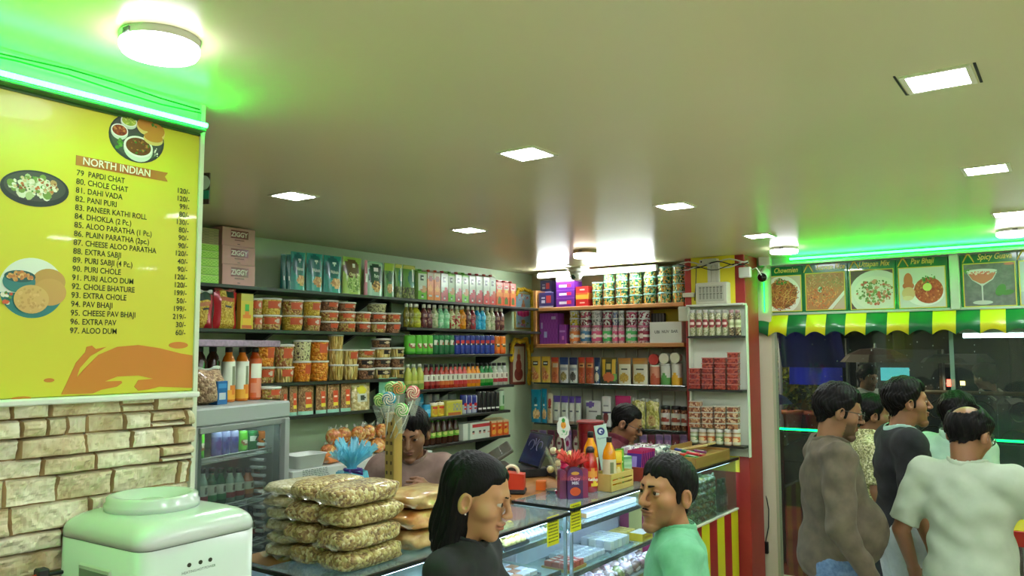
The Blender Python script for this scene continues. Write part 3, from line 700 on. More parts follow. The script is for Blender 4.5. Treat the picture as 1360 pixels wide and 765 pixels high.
MB().box(a, b, -.05, 0, ZC-.055, ZC-.018, CREAM, .004).box(a-.03, a, -.03, 0, ZC-.05, ZC-.02, CREAM, .003).build('casing', t); MB().oval(a-.015, ZC-.035, .006, .006, BLACK, -.03, .002).build('eye', t)
t = thing('cable', 'tangled white and black cables looping along the pillar top', 'cable', (0, yp, 0)); mb = MB()
for k, (c, w_) in enumerate((((200, 204, 190), .005), ((30, 30, 30), .004), ((200, 204, 190), .004), ((40, 44, 40), .003))):
    mb.tube([(px0-.02+j*.042, -.066-.006*k-.004*math.sin(j), ZC-.05-.012*k+.018*math.sin(j*.9+k*1.7)) for j in range(13)], w_, mat(c, .5), 6)
mb.tube([(-2.13, -.066, ZC-.06), (-2.16, -.015, ZC-.2), (-2.17, -.012, ZC-.3)], .003, mat((40, 44, 40), .5), 6)
mb.build('cable_run', t)
t = thing('conduit_clip', 'white bar clip across the red edge beside the breaker box', 'conduit', (0, yp, 0)); a, b = ony(907, 392, yp-.02).x, ony(922, 392, yp-.02).x; z = ony(912, 392, yp).z
MB().box(a, b, -.03, 0, z-.016, z+.014, CREAM, .003).build('cover', t)
t = thing('electric_box', 'small white box on red pillar corner under the ceiling', 'electric box', (px1, py0, 0)); z = ony(994, 361, py0).z
MB().box(-.03, .05, -.035, 0, z-.04, z+.03, mat((200, 206, 190), .4), .005).build('casing', t); MB().tube([(.05, -.02, z+.01), (.09, -.03, z+.02), (.12, -.02, z-.03)], .004, mat((200, 206, 190), .5), 6).build('lead', t)
t = thing('switch_plate', 'white blank plate between wooden unit and red pillar', 'switch plate', (px0+.01, py0, 0)); z = ony(907, 417, py0).z
MB().box(-.05, .02, -.03, 0, z-.05, z+.05, CREAM, .004).build('plate', t)
def camera_body(loc, yaw, label, bullet):
    t = thing('security_camera', label, 'security camera', loc, yaw)
    if bullet:
        MB().box(-.04, .04, -.03, .03, -.06, 0, CREAM, .004).build('base_box', t)
        MB().tube([(0, 0, -.055), (0, -.01, -.08), (0, -.03, -.1)], .012, CREAM, 8).build('arm', t)
        M = Matrix.Translation((0, -.06, -.125)) @ Matrix.Rotation(PI/2+.35, 4, 'X')
        MB().lathe([(.03, -.06), (.036, -.05), (.036, .07), (.032, .075)], 20, mat((190, 200, 186), .35), M=M).build('housing', t)
        MB().lathe([(.03, .074), (.03, .082), (.014, .084), (.013, .09), (.0001, .092)], 20, mat((18, 18, 20), .15), M=M).build('lens', t)
    else:
        MB().lathe([(.058, 0), (.058, -.02), (.05, -.03)], 28, mat((230, 232, 226), .35)).build('base_plate', t)
        MB().lathe([(.001, -.09), (.03, -.083), (.048, -.06), (.05, -.03)], 28, mat((232, 234, 228), .3)).build('dome', t)
        MB().ball((0, -.034, -.062), .02, mat((40, 70, 60), .1), 14, 8).build('lens', t)
    return t
camera_body((ony(765, 366, YS-.12).x, YS-.12, ony(765, 357, YS-.12).z), 0, 'white dome security camera under the tube light', False)
MB().box(-.07, .07, -.05, .08, 0, .012, CREAM).build('ceiling_bracket', None, (ony(765, 366, YS-.12).x, YS-.12, ony(765, 357, YS-.12).z))
tag(bpy.data.objects['ceiling_bracket'], 'white bracket strip holding the dome camera above the chocolates', 'bracket')
camera_body((ony(1016, 345, YF-.1).x, YF-.1, ZC-.0), .15, 'bullet security camera at the pillar end of the food signs', True)
# ================================================================== COUNTERS
EDGE = mat((22, 26, 24), .3); TOPG = film((214, 226, 220), .8, .06); CASEW = mat((206, 210, 214), .4); WOODT = wood((176, 122, 62), (150, 98, 46), .4, 1)
LEDB = lamp((.55, .7, 1.0), CASE_W)
def on_front(px, py, x=XC): p = onx(px, py, x); return p
yA0, yA1, yB1 = 3.09, 4.12, 5.17
zsh = [onx(800, 686.5, XC-.04).z, onx(810, 739.5, XC-.04).z]          # shelves of the main case
zsh2 = onx(665, 735, XC-.04).z
def case(label, y0, y1, z0, zt, shelves, shelf_d, x1=XC, x0=-2.22, front=True):
    t = thing('glass_display_counter', label, 'display counter', (0, 0, 0))
    MB().box(x0, x1+.015, y0-.01, y1, zt-.012, zt, TOPG).build('glass_top', t)
    mb = MB(); mb.box(x1+.008, x1+.02, y0-.014, y1, zt-.012, zt+.001, EDGE); mb.box(x0, x1+.02, y0-.018, y0-.008, zt-.012, zt+.001, EDGE); mb.build('top_edge', t)
    MB().box(x0, x1, y0, y1, 0, z0, CASEW, .004).build('base_cabinet', t)
    MB().box(x0, x0+.012, y0, y1, z0, zt-.014, mat((190, 196, 204), .3)).build('back_panel', t)
    if front: MB().box(x1-.008, x1-.002, y0+.004, y1-.004, z0, zt-.014, GLASS).build('front_glass', t)
    MB().box(x0+.02, x1-.012, y0, y0+.006, z0, zt-.014, GLASS).build('end_glass', t)
    mb = MB()
    for yy in (y0+.004, y1-.012): mb.box(x1-.012, x1+.002, yy-.004, yy+.006, z0, zt-.014, mat((150, 170, 168), .25, .6))
    mb.build('corner_post', t)
    for z in shelves:
        MB().box(x1-shelf_d, x1-.03, y0+.02, y1-.02, z-.01, z, film((190, 214, 206), .6, .05)).build('glass_shelf', t)
        MB().box(x1-.03, x1-.022, y0+.02, y1-.02, z-.016, z+.004, mat((120, 130, 128), .25, .8)).build('shelf_rail', t)
    MB().box(x1-.045, x1-.025, y0+.05, y1-.05, zt-.03, zt-.02, LEDB).build('led_bar', t); MB().box(x1-.055, x1-.008, y0+.03, y1-.03, zt-.02, zt-.0125, STEEL).build('led_channel', t)  # steel channel added over the bar to hide its glare
    for z in shelves: MB().box(x1-.06, x1-.045, y0+.05, y1-.05, z-.022, z-.012, LEDB).build('led_bar', t)
    return t
case('glass display counter of sweets below the wooden crate, lit bluish', yA0, yA1, .42, ZT, zsh, .30)
case('nearer glass display counter carrying popcorn bags, with laddus inside', 1.70, 3.055, .42, ZT-.012, [zsh2, zsh2-.16], .40, XC, -2.42)
# right-hand end of the counter: glass over a striped front
zst = on_front(945, 692).z
t = thing('striped_counter', 'counter with red and yellow striped front below packets, beside the pillar', 'counter', (0, 0, 0))
MB().box(-2.16, XC+.015, yA1+.01, yB1, ZT-.012, ZT, TOPG).build('glass_top', t)
MB().box(XC+.006, XC+.02, yA1+.01, yB1, ZT-.014, ZT+.001, EDGE).build('top_edge', t)
MB().box(-2.16, XC-.004, yA1+.01, yB1, 0, zst-.01, CASEW).build('base_cabinet', t)
MB().box(-2.16, -2.14, yA1+.01, yB1, zst-.01, ZT-.014, mat((120, 110, 90), .4)).build('back_panel', t)
MB().box(XC-.05, XC-.03, yA1+.05, yB1-.05, ZT-.034, ZT-.022, LEDB).build('led_bar', t); MB().box(XC-.06, XC-.008, yA1+.03, yB1-.03, ZT-.022, ZT-.0125, STEEL).build('led_channel', t)  # light bar added to brighten the packets, with a channel hiding it
MB().box(XC-.008, XC-.002, yA1+.014, yB1-.004, zst+.005, ZT-.014, film((206, 220, 206), .93, .05)).build('front_glass', t)
SR, SY = mat((156, 30, 34), .35), mat((216, 206, 30), .35); y = yB1; k = 0
while y > yA1+.02:
    a = max(yA1+.01, y-.122); MB().box(XC-.004, XC+.004, a, y, 0, zst, SY if k % 2 == 0 else SR).build('yellow_stripe' if k % 2 == 0 else 'red_stripe', t); y = a; k += 1
MB().box(XC-.006, XC+.012, yA1+.01, yB1, zst, zst+.012, mat((226, 222, 206), .4), .002).build('white_trim', t)
# magenta and cream partition between the two cases
t = thing('case_partition', 'magenta and cream panel closing the end of the sweets case', 'panel', (0, 0, 0))
MB().box(-2.2, -1.92, yA1-.016, yA1-.006, .44, ZT-.03, mat((168, 44, 104), .35)).build('magenta_board', t)
MB().box(-2.14, -2.06, yA1-.02, yA1-.0165, .44, ZT-.03, mat((214, 206, 130), .4)).build('cream_strip', t)
# wooden work top behind the glass
t = thing('work_counter', 'wood-topped work counter behind the glass cases carrying the billing machines', 'counter', (0, 0, 0))
MB().box(-2.78, -2.23, 3.12, 3.92, ZT-.03, ZT, WOODT, .004).build('wooden_top', t); MB().box(-2.76, -2.24, 3.15, 3.9, 0, ZT-.03, CASEW).build('cabinet', t)
# ------------------------------------------------------------------ yellow notices on the glass
def notice(px, py, label, y0=None):
    p = onx(px, py, XC+.004); t = thing('price_notice', label, 'notice', (p.x, p.y, p.z), PI/2, 'yellow notices on the glass')
    MB().box(-.046, .046, -.001, .001, -.062, .062, mat((206, 206, 30), .4)).build('yellow_card', t)
    mb = MB(); R_ = random.Random(px)
    for k in range(8):
        x = -.036
        while x < .034: w = R_.uniform(.006, .016); mb.box(x, min(x+w, .036), -.0016, -.001, .048-k*.0135, .053-k*.0135, mat((60, 66, 24), .5)); x += w+.004
    mb.build('printed_lines', t); return t
notice(734.5, 704.5, 'yellow printed notice on the nearer glass counter'); notice(764.5, 686.5, 'yellow printed notice on the sweets counter below the purple gift')
# ------------------------------------------------------------------ water dispenser on its table
DISP = mat((196, 206, 198), .22, 0, .3)
t = thing('side_table', 'plain steel table under the white water dispenser', 'table', (0, 0, 0))
MB().box(-1.835, -1.2, -.1, 1.2, .90, .93, STEEL, .004).build('table_top', t)
for x in (-1.8, -1.24):
    for y in (-.06, 1.16): MB().box(x-.015, x+.015, y-.015, y+.015, 0, .90, STEEL, .003).build('leg', t)
def rrect(hx, hy, r, n=6):
    o = []
    for (sx, sy, a) in ((1, 1, 0), (-1, 1, PI/2), (-1, -1, PI), (1, -1, 1.5*PI)):
        for k in range(n+1): b = a+PI/2*k/n; o.append((sx*(hx-r)+r*math.cos(b), sy*(hy-r)+r*math.sin(b)))
    return o
def loft(mb, rings, m, cap0=True, cap1=True, smooth=True):
    n = len(rings[0]); vs = [p for r_ in rings for p in r_]; fs = []
    for j in range(len(rings)-1):
        for i in range(n): i2 = (i+1) % n; fs.append((j*n+i, j*n+i2, (j+1)*n+i2, (j+1)*n+i))
    if cap0: fs.append(tuple(range(n-1, -1, -1)))
    if cap1: fs.append(tuple(range((len(rings)-1)*n, len(rings)*n)))
    return mb.add(vs, fs, m, smooth)
zsm = onz(183, 737, 1.35); hx, hy = .158, .145
t = thing('water_dispenser', 'white table-top water dispenser with round bottle seat against stone wall', 'water dispenser', (-1.699, 1.005, .93), math.radians(3))
zz = 1.402-.93
mb = MB(); loft(mb, [[(x, y, z) for x, y in rrect(hx, hy, .035)] for z in (0, zz-.0015)], DISP); mb.build('body', t)
mb = MB(); loft(mb, [[(x, y, z) for x, y in rrect(hx-.003, hy-.003, .033)] for z in (zz-.0015, zz+.0015)], mat((120, 130, 120), .5)); mb.build('seam', t)
mb = MB(); rings = []
for k in range(9):
    a = PI/2*k/8; d = .05*(1-math.cos(a)); rings.append([(x, y, zz+.0015+.012+.037*math.sin(a)) for x, y in rrect(hx-d, hy-d, .035+.012*k/8)])
rings.insert(0, [(x, y, zz+.0015) for x, y in rrect(hx, hy, .035)]); loft(mb, rings, DISP); mb.build('top_cover', t)
zt_ = zz+.0505
seat = MB().lathe([(.1, 0), (.1, .014), (.096, .018), (.096, .027), (.09, .031), (.08, .031), (.056, .014), (.03, .006), (.03, .016), (.024, .018), (.0001, .018)], 44, DISP).build('bottle_seat', t, (-.03, .0, zt_-.001))
MB().box(-.135, -.11, -.05, .05, zt_-.002, zt_+.016, DISP, .008).build('rear_ridge', t)
mb = MB(); mb.box(-.06, .06, -hy-.004, -hy+.004, zz-.16, zz-.045, mat((190, 200, 184), .3), .004); mb.box(-.052, .052, -hy-.005, -hy-.003, zz-.15, zz-.055, mat((120, 132, 118), .4)); o = mb.build('grip_recess', t)
MB().poly([(-.05, zz-.15), (.05, zz-.15), (.035, zz-.075), (-.035, zz-.09)], .001, DISP, Matrix.Translation((0, -hy-.006, 0))).build('grip_slope', o)
mb = MB()
M = Matrix.Translation((hx, 0, 0)) @ Matrix.Rotation(PI/2, 4, 'Z')
for k, (y, s) in enumerate(((-.035, 'HEATING'), (-.008, 'HOT'), (.016, 'POWER'))):
    mb.oval(y, zz-.045, .0045, .0045, mat((40, 44, 30), .3), 0, .0015, 14, M); mb.text(s, .008, mat((90, 100, 90), .5), M, (y, 0, zz-.062), 'CENTER')
mb.build('indicator_lights', t)
mb = MB(); loft(mb, [[(x, y, z) for x, y in [(hx+.012*math.sin(PI*k/10), -.06+.14*k/10) for k in range(11)]+[(hx-.01, .08), (hx-.01, -.06)]] for z in (zz-.3, zz-.10)], DISP); mb.build('tap_hood', t)
t = thing('steel_canister', 'round steel canister beside the water dispenser, only its lid showing', 'canister', (-1.72, .66, .93))
MB().lathe([(.1, 0), (.1, .385), (.096, .39)], 32, STEEL).build('body', t); MB().lathe([(.103, .385), (.103, .395), (.05, .402), (.0001, .402)], 32, mat((110, 112, 108), .4, .7)).build('lid', t)
p = onx(8, 758, -1.72); q = onx(55, 748, -1.73)
t = thing('tongs', 'red-handled tongs lying on the steel canister by stone wall', 'tongs', (p.x, p.y, 1.336)); d = Vector((q.x-p.x, q.y-p.y, 0))
MB().tube([(0, 0, .008), d*.5+Vector((0, 0, .012)), d+Vector((0, 0, .016))], .006, mat((186, 60, 36), .4), 8).build('handle', t); MB().tube([d+Vector((0, 0, .016)), d*1.5+Vector((0, .01, .012))], .004, DARK, 6).tube([d+Vector((0, 0, .016)), d*1.45+Vector((0, -.02, .01))], .004, DARK, 6).box(d.x-.012, d.x+.012, d.y-.01, d.y+.012, .0, .03, DARK, .003).build('jaws', t)
# ------------------------------------------------------------------ fridge
pr = onx(386.5, 532, -3.0); ZFR = pr.z; FR_ANG = math.radians(14); FRW = .60
FR_D = Vector((-math.sin(FR_ANG), math.cos(FR_ANG), 0)); FR_N = Vector((FR_D.y, -FR_D.x, 0))
fo = Vector((pr.x, pr.y, 0)) - FR_D*FRW
t = thing('display_fridge', 'grey glass-door drinks fridge beyond the menu wall', 'fridge', fo, PI/2+FR_ANG)
# local: x along the front (0..FRW), -y out of the front
FG = mat((168, 176, 168), .35, .2); FI = mat((150, 158, 152), .4)
mb = MB(); mb.box(0, FRW, 0, .5, ZFR-.075, ZFR, FG, .008); mb.box(0, FRW, 0, .5, 0, .2, FG, .006); mb.box(0, .04, 0, .5, .2, ZFR-.075, FG); mb.box(FRW-.05, FRW, 0, .5, .2, ZFR-.075, FG, .006); mb.box(.04, FRW-.05, .47, .5, .2, ZFR-.075, FI); mb.build('cabinet', t)
mb = MB(); mb.box(FRW-.085, FRW-.05, -.012, .03, .2, ZFR-.075, mat((120, 126, 122), .35, .3), .004); mb.box(.02, FRW-.05, -.012, .02, ZFR-.1, ZFR-.075, mat((150, 158, 152), .35, .3), .003); mb.build('door_frame', t)
MB().box(.02, FRW-.085, -.008, -.003, .22, ZFR-.1, film((214, 222, 218), .96, .03)).build('door_glass', t)
mb = MB()
for k in range(16): z = ZFR-.2-k*.035; mb.box(FRW-.11, FRW-.088, .06, .14, z, z+.014, mat((200, 206, 200), .4), .003)
mb.build('shelf_slots', t)
MB().box(.06, FRW-.12, .04, .06, ZFR-.092, ZFR-.08, lamp((.85, .95, 1), 14)).build('inner_lamp', t)
zf = []
for (px, py) in ((300, 610.5), (330, 668), (345, 720)):
    D_ = ray(px, py); k = (fo+FR_N*-.05-EYE).dot(FR_N)/D_.dot(FR_N); zf.append((EYE+D_*k).z)
for z in zf:
    mb = MB(); Wc = mat((206, 210, 204), .35)
    for zz_ in (0, .022): mb.tube([(.05, .035, z+zz_), (FRW-.09, .035, z+zz_)], .0035, Wc, 6)
    for k in range(4): mb.tube([(.06+k*.145, .035, z), (.06+k*.145, .035, z+.022)], .003, Wc, 6)
    for k in range(14): mb.tube([(.06+k*.034, .035, z), (.06+k*.034, .42, z)], .002, Wc, 5)
    mb.build('wire_shelf', t)
def fr_at(px, py, back=.08):
    """a point on the vertical plane a little behind the fridge door, as fridge-local x and world z"""
    D_ = ray(px, py); k = (fo-FR_N*back-EYE).dot(FR_N)/D_.dot(FR_N); p = EYE+D_*k; return (p-fo).dot(FR_D), p.z
def fr_world(lx, back): return fo+FR_D*lx-FR_N*back
# ================================================================== GOODS
ORD = 'first second third fourth fifth sixth seventh eighth ninth tenth eleventh twelfth thirteenth fourteenth fifteenth sixteenth seventeenth eighteenth nineteenth twentieth'.split()
def design(bg, *items):
    """a printed face: u across, v up; later shapes lie over earlier ones"""
    def f(u, v):
        m = bg
        for it in items:
            k, a = it[0], it[1:]
            if k == 'r' and a[0] <= u <= a[1] and a[2] <= v <= a[3]: m = a[4]
            elif k == 'o' and ((u-a[0])/a[2])**2+((v-a[1])/a[3])**2 <= 1: m = a[4]
            elif k == 'd' and (v-a[0]) < a[1]*(u-.5): m = a[2]
            elif k == 's' and (int(u*a[0])+int(v*a[1])) % 2 == 0 and a[2] <= v <= a[3]: m = a[4]
        return m
    return f
P = lambda *c: mat(c, .35, 0, .25)
MATTE = lambda *c: mat(c, .6)
def pouch(name, w, h, d, des, seal, texts=(), nu=14, nv=18):
    def bul(u, v): return max(0.0, (1-abs(2*u-1)**3))*(.25+.75*(1-v)**.7)*min(1, (1.02-v)*6)
    mb = MB()
    mb.grid(lambda u, v: ((u-.5)*w*(1-.03*math.sin(PI*v)), -d/2*bul(u, v)-.001, v*h), nu, nv, des)
    mb.grid(lambda u, v: ((.5-u)*w*(1-.03*math.sin(PI*v)), d/2*bul(u, v)+.001, v*h), 8, 8, des(.02, .5))
    mb.add([(-w/2, -.001, 0), (w/2, -.001, 0), (w/2, .001, 0), (-w/2, .001, 0)], [(0, 1, 2, 3)], des(.02, .5))
    for sx in (-1, 1): mb.add([(sx*w/2, -.001, 0), (sx*w/2, .001, 0), (sx*w/2, .001, h), (sx*w/2, -.001, h)], [(0, 1, 2, 3)], des(.02, .5))
    o = mb.build(name)
    MB().box(-w/2, w/2, -.0022, .0022, h-.012, h+.003, seal, .001).build('top_seal', o)
    if texts:
        mb = MB()
        for (s, size, m, u, v) in texts: mb.text(s, size, m, None, ((u-.5)*w, -d/2*bul(.5, max(0, v-.06))-.003, v*h), 'CENTER', sx=.8, bold=.02)
        mb.build('printed_name', o)
    return o
def gcarton(name, w, h, d, des, side, cap, fin=True):
    mb = MB(); hh = h*.9
    mb.grid(lambda u, v: ((u-.5)*w, -d/2, v*hh), 8, 16, des, False); mb.grid(lambda u, v: (w/2, -d/2+u*d, v*hh), 4, 10, lambda u, v: des(.5+u*.4, v), False)
    mb.grid(lambda u, v: (-w/2, d/2-u*d, v*hh), 2, 4, side, False); mb.grid(lambda u, v: ((.5-u)*w, d/2, v*h), 1, 1, side, False)
    z = hh; mb.add([(-w/2, -d/2, z), (w/2, -d/2, z), (w/2, d/2, h), (-w/2, d/2, h), (-w/2, d/2, z), (w/2, d/2, z)], [(0, 1, 2, 3), (1, 5, 2), (0, 3, 4)], des(.5, .98))
    o = mb.build(name)
    if cap is not None: MB().lathe([(.0135, 0), (.0135, .014), (.012, .016), (.0001, .016)], 14, cap, (0, -.008, hh+(h-hh)*.3)).build('cap', o)
    MB().box(-w/2, w/2, d/2-.004, d/2, h-.001, h+.007, des(.5, .98)).build('top_fold', o)
    return o
def bottle(name, prof, m, cap, lab=None, lz=(.3, .6), n=18, capz=.02, capr=None):
    """prof: (radius, z) list; lab(u, v): print of the wrap label"""
    mb = MB(); mb.lathe(prof, n, m); o = mb.build(name)
    zt, rt = prof[-1][1], prof[-1][0]; cr = capr or rt*1.15
    MB().lathe([(cr, -.004), (cr, capz*.85), (cr*.86, capz), (.0001, capz)], 14, cap, (0, 0, zt)).build('cap', o)
    if lab is not None:
        r = max(p[0] for p in prof)*1.012; H = zt
        MB().grid(lambda u, v: (r*math.sin((u-.5)*4.6), -r*math.cos((u-.5)*4.6), H*(lz[0]+(lz[1]-lz[0])*v)), 16, 8, lab).build('label', o)
    return o
def can(name, r, h, des, lid=None, text=None):
    mb = MB(); prof = [(r*.82, 0), (r*.98, .006)]+[(r, .008+(h-.022)*k/10) for k in range(11)]+[(r*.86, h-.003)]
    mb.lathe(prof, 20, lambda j, i: des(((i+.5)/20-.25) % 1, min(1, max(0, (j-1)/10.5)))); o = mb.build(name, rotz=None)
    MB().lathe([(r*.86, h-.004), (r*.87, h), (r*.8, h), (r*.79, h-.004), (.0001, h-.004)], 18, lid or CHROME).build('lid', o)
    if text: MB().text(text[0], text[1], text[2], None, (0, -r-.0006, h*text[3]), 'CENTER', bold=.03).build('printed_name', o)
    return o
def cdes(bg, *items):
    """can print: u is 0 at the back seam and .5 at the front"""
    return design(bg, *items)
CLEAR_LID = mat((206, 210, 196), .3, 0, .3)
def tub(name, r, h, fill, lab, lidm=CLEAR_LID, taper=.86, lz=(.42, .92), arc=2.2, turn=0.0):
    mb = MB(); mb.lathe([(r*taper*.96, 0), (r*taper, .004), (r*.97, h-.012), (r*.98, h-.01)], 24, fill); o = mb.build(name)
    MB().lathe([(r, h-.012), (r*1.03, h-.010), (r*1.03, h-.003), (r*.98, h), (r*.9, h-.002), (.0001, h-.002)], 24, lidm).build('lid', o)
    if lab is not None:
        def f(u, v):
            vv = lz[0]+(lz[1]-lz[0])*v; rr = r*(taper+(.97-taper)*vv)*1.015; a = (u-.5)*arc+turn; return (rr*math.sin(a), -rr*math.cos(a), vv*(h-.012))
        MB().grid(f, 12, 6, lab).build('label', o)
    return o
def pbox(name, w, h, d, des, side, texts=(), nu=12, nv=10, top=None):
    mb = MB(); mb.box(-w/2, w/2, -d/2+.0005, d/2, 0, h, side, .0015); mb.grid(lambda u, v: ((u-.5)*w*.985, -d/2, h*.01+v*h*.98), nu, nv, des, False)
    if top: mb.grid(lambda u, v: ((u-.5)*w*.985, -d/2+v*d*.985, h+.0004), 4, 4, top, False)
    o = mb.build(name)
    if texts:
        mb = MB()
        for (s, size, m, u, v) in texts: mb.text(s, size, m, None, ((u-.5)*w, -d/2-.0006, v*h), 'CENTER', sx=1.0, bold=.035)
        mb.build('printed_name', o)
    return o
KINDS = {}
def kind(key, desc, cat, w, h, d, fn): KINDS[key] = (desc, cat, w, h, d, fn)
_proto = {}; _counts = {}
def make(key):
    if key in _proto: return dup(_proto[key])
    o = KINDS[key][5](); _proto[key] = o; return o
_pending = []
def put(key, loc, rotz, sc, place, group, label=None):
    o = make(key); o.location = loc; o.rotation_euler.z = rotz; o.scale = sc
    o['category'] = KINDS[key][1]; o['group'] = group
    if label: o['label'] = label
    else: _pending.append((o, KINDS[key][0], place))
    return o
def finish_labels():
    by = {}
    for o, d, p in _pending:
        if len(d.split())+len(p.split()) > 12: d = d.split(' with ')[0].split(' of ')[0]
        if len(d.split())+len(p.split()) > 12: p = p.replace(' bottom layer', ' bottom').replace(' layer', '')
        by.setdefault((d, p), []).append(o)
    for (d, p), v in by.items():
        for k, o in enumerate(v):
            if len(v) == 1: o['label'] = d+' '+p
            elif k == len(v)-1 and k > 1: o['label'] = 'last '+d+' from left '+p
            else: o['label'] = (ORD[k] if k < 20 else 'further')+' '+d+' from left '+p
LVL = ('', 'second layer ', 'third layer ', 'fourth layer ', 'fifth layer ', 'sixth layer ', 'seventh layer ')
_rows = random.Random(77)
def row(wall, z, place, group, items, inset=.012, lean=0.0, xf=None):
    """items: (left pixel, right pixel, kind or [kinds], top pixel or [tops]); stands each along the front edge of its shelf"""
    for (a, b, ks, ts) in items:
        if not isinstance(ks, (list, tuple)): ks, ts = [ks], [ts]
        m = (a+b)/2; zz = z+.0008
        for lv, (k, tp) in enumerate(zip(ks, ts)):
            desc, cat, w0, h0, d0, fn = KINDS[k]
            pyb = 0
            if wall == 'L':
                X = (xf if xf is not None else XS)-inset
                ya_, yb_ = onx(a, tp, X).y, onx(b, tp, X).y; w = (yb_-ya_)*.95; h = onx(m, tp, X).z-zz
            else:
                Y = (xf if xf is not None else YS)+inset
                ya_, yb_ = ony(a, tp, Y).x, ony(b, tp, Y).x; w = (yb_-ya_)*.95; h = ony(m, tp, Y).z-zz
            sx = w/w0; sz = h/h0; rnd = abs(d0-w0) < 1e-6
            sd = sx if rnd else min(1.3, max(.6, sx)); dd = d0*sd; mid = (ya_+yb_)/2
            loc = (X-dd/2, mid, zz) if wall == 'L' else (mid, Y+dd/2, zz)
            rz = (PI/2 if wall == 'L' else 0)+(_rows.uniform(-.06, .06) if not rnd and k not in ('ups',) and cat not in ('box', 'packet') else _rows.uniform(-.35, .35) if rnd and cat in ('tub',) else 0)
            put(k, loc, rz, (sx*.98, sd*.98, sz), (LVL[lv] if len(ks) > 1 else '')*0+place+(' bottom layer' if len(ks) > 1 and lv == 0 else ' '+LVL[lv].strip() if lv else ''), group)
            zz += h+.0006
    return
# --------------------------------------------------------------- kinds on the drinks and snack wall
TEAL, DTEAL, WHT, NUT = P(0, 138, 122), P(0, 92, 92), P(226, 232, 222), grain([(214, 176, 110), (190, 146, 84), (230, 200, 140)], 60)
kind('walnut', 'teal pouch printed with walnuts', 'pouch', .16, .22, .06, lambda: pouch('snack_pouch', .16, .22, .06, design(TEAL, ('o', .45, .68, .42, .3, DTEAL), ('o', .62, .26, .3, .14, NUT), ('o', .55, .8, .1, .06, WHT)), TEAL, [('Walnuts', .027, WHT, .5, .52)]))
kind('teal_edge', 'narrow dark teal pouch seen edge-on', 'pouch', .05, .2, .05, lambda: pouch('snack_pouch', .05, .2, .05, design(P(0, 84, 76), ('r', .3, .5, .3, .36, WHT)), DTEAL, (), 6, 8))
LIME = P(150, 186, 70)
kind('nutmix', 'lime pouch with brown shape and green seed circle', 'pouch', .17, .22, .06, lambda: pouch('snack_pouch', .17, .22, .06, design(LIME, ('o', .42, .7, .4, .26, P(96, 74, 34)), ('o', .5, .26, .34, .22, grain([(150, 186, 90), (110, 150, 60), (190, 210, 130)], 90)), ('o', .5, .78, .1, .06, WHT)), LIME, [('Classic Mix', .026, P(226, 226, 160), .5, .5)]))
kind('pinkedge', 'narrow pink pouch seen edge-on', 'pouch', .05, .2, .05, lambda: pouch('snack_pouch', .05, .2, .05, design(P(190, 120, 130), ('r', .2, .8, .4, .6, WHT)), P(190, 120, 130), (), 6, 8))
kind('party', 'mint pouch with dark green shape and nut circle', 'pouch', .17, .22, .06, lambda: pouch('snack_pouch', .17, .22, .06, design(P(150, 196, 160), ('o', .5, .62, .46, .34, P(14, 64, 44)), ('o', .5, .28, .26, .18, grain([(190, 150, 60), (120, 90, 40), (220, 190, 110)], 80)), ('o', .5, .78, .12, .07, WHT)), P(110, 170, 140), [('Party', .032, WHT, .5, .54)]))
kind('greenp', 'green and dark pouch with nut picture', 'pouch', .14, .22, .05, lambda: pouch('snack_pouch', .14, .22, .05, design(P(70, 130, 40), ('r', 0, 1, .78, 1, P(160, 190, 60)), ('o', .45, .6, .3, .16, P(20, 70, 40)), ('o', .45, .26, .26, .14, NUT), ('o', .4, .42, .14, .05, P(0, 120, 80))), P(150, 180, 60)))
kind('pista', 'green and cream pistachio pouch', 'pouch', .16, .22, .06, lambda: pouch('snack_pouch', .16, .22, .06, design(P(96, 150, 60), ('r', 0, 1, .0, .34, grain([(150, 160, 90), (90, 110, 50), (60, 60, 40)], 70)), ('o', .62, .6, .32, .26, P(20, 110, 90)), ('r', .62, .8, .5, .95, WHT), ('r', 0, 1, .88, 1, P(196, 196, 90))), P(150, 170, 80)))
def juice(top, low, fruit, leaf):
    return design(P(206, 222, 200), ('r', 0, 1, 0, .34, low), ('o', .6, .38, .42, .12, fruit), ('o', .35, .42, .2, .07, WHT), ('r', .3, .68, .7, .9, P(30, 54, 50)), ('r', .36, .62, .76, .8, WHT), ('r', 0, 1, .96, 1, top), ('o', .5, .14, .18, .05, WHT), ('o', .5, .14, .1, .03, leaf))
kind('jgreen', 'green and white juice carton', 'carton', .075, .25, .07, lambda: gcarton('juice_carton', .075, .25, .07, juice(P(120, 190, 60), P(120, 190, 50), P(214, 160, 120), P(60, 110, 40)), P(150, 190, 110), P(90, 160, 50)))
kind('jred', 'red and white juice carton with fruit', 'carton', .075, .25, .07, lambda: gcarton('juice_carton', .075, .25, .07, juice(P(206, 214, 196), P(176, 30, 36), P(190, 36, 44), P(120, 20, 30)), P(200, 210, 190), P(150, 40, 40)))
kind('jpink', 'coral and white juice carton with fruit', 'carton', .075, .25, .07, lambda: gcarton('juice_carton', .075, .25, .07, juice(P(206, 214, 196), P(214, 70, 60), P(206, 90, 70), P(170, 50, 40)), P(200, 210, 190), P(170, 60, 50)))
kind('jorange', 'orange juice carton', 'carton', .075, .25, .07, lambda: gcarton('juice_carton', .075, .25, .07, design(P(226, 130, 30), ('r', 0, 1, .72, 1, P(206, 196, 170)), ('o', .5, .78, .34, .1, P(170, 80, 40)), ('o', .5, .42, .34, .12, P(240, 170, 60)), ('r', .2, .8, .12, .2, WHT)), P(206, 120, 40), P(196, 70, 40)))
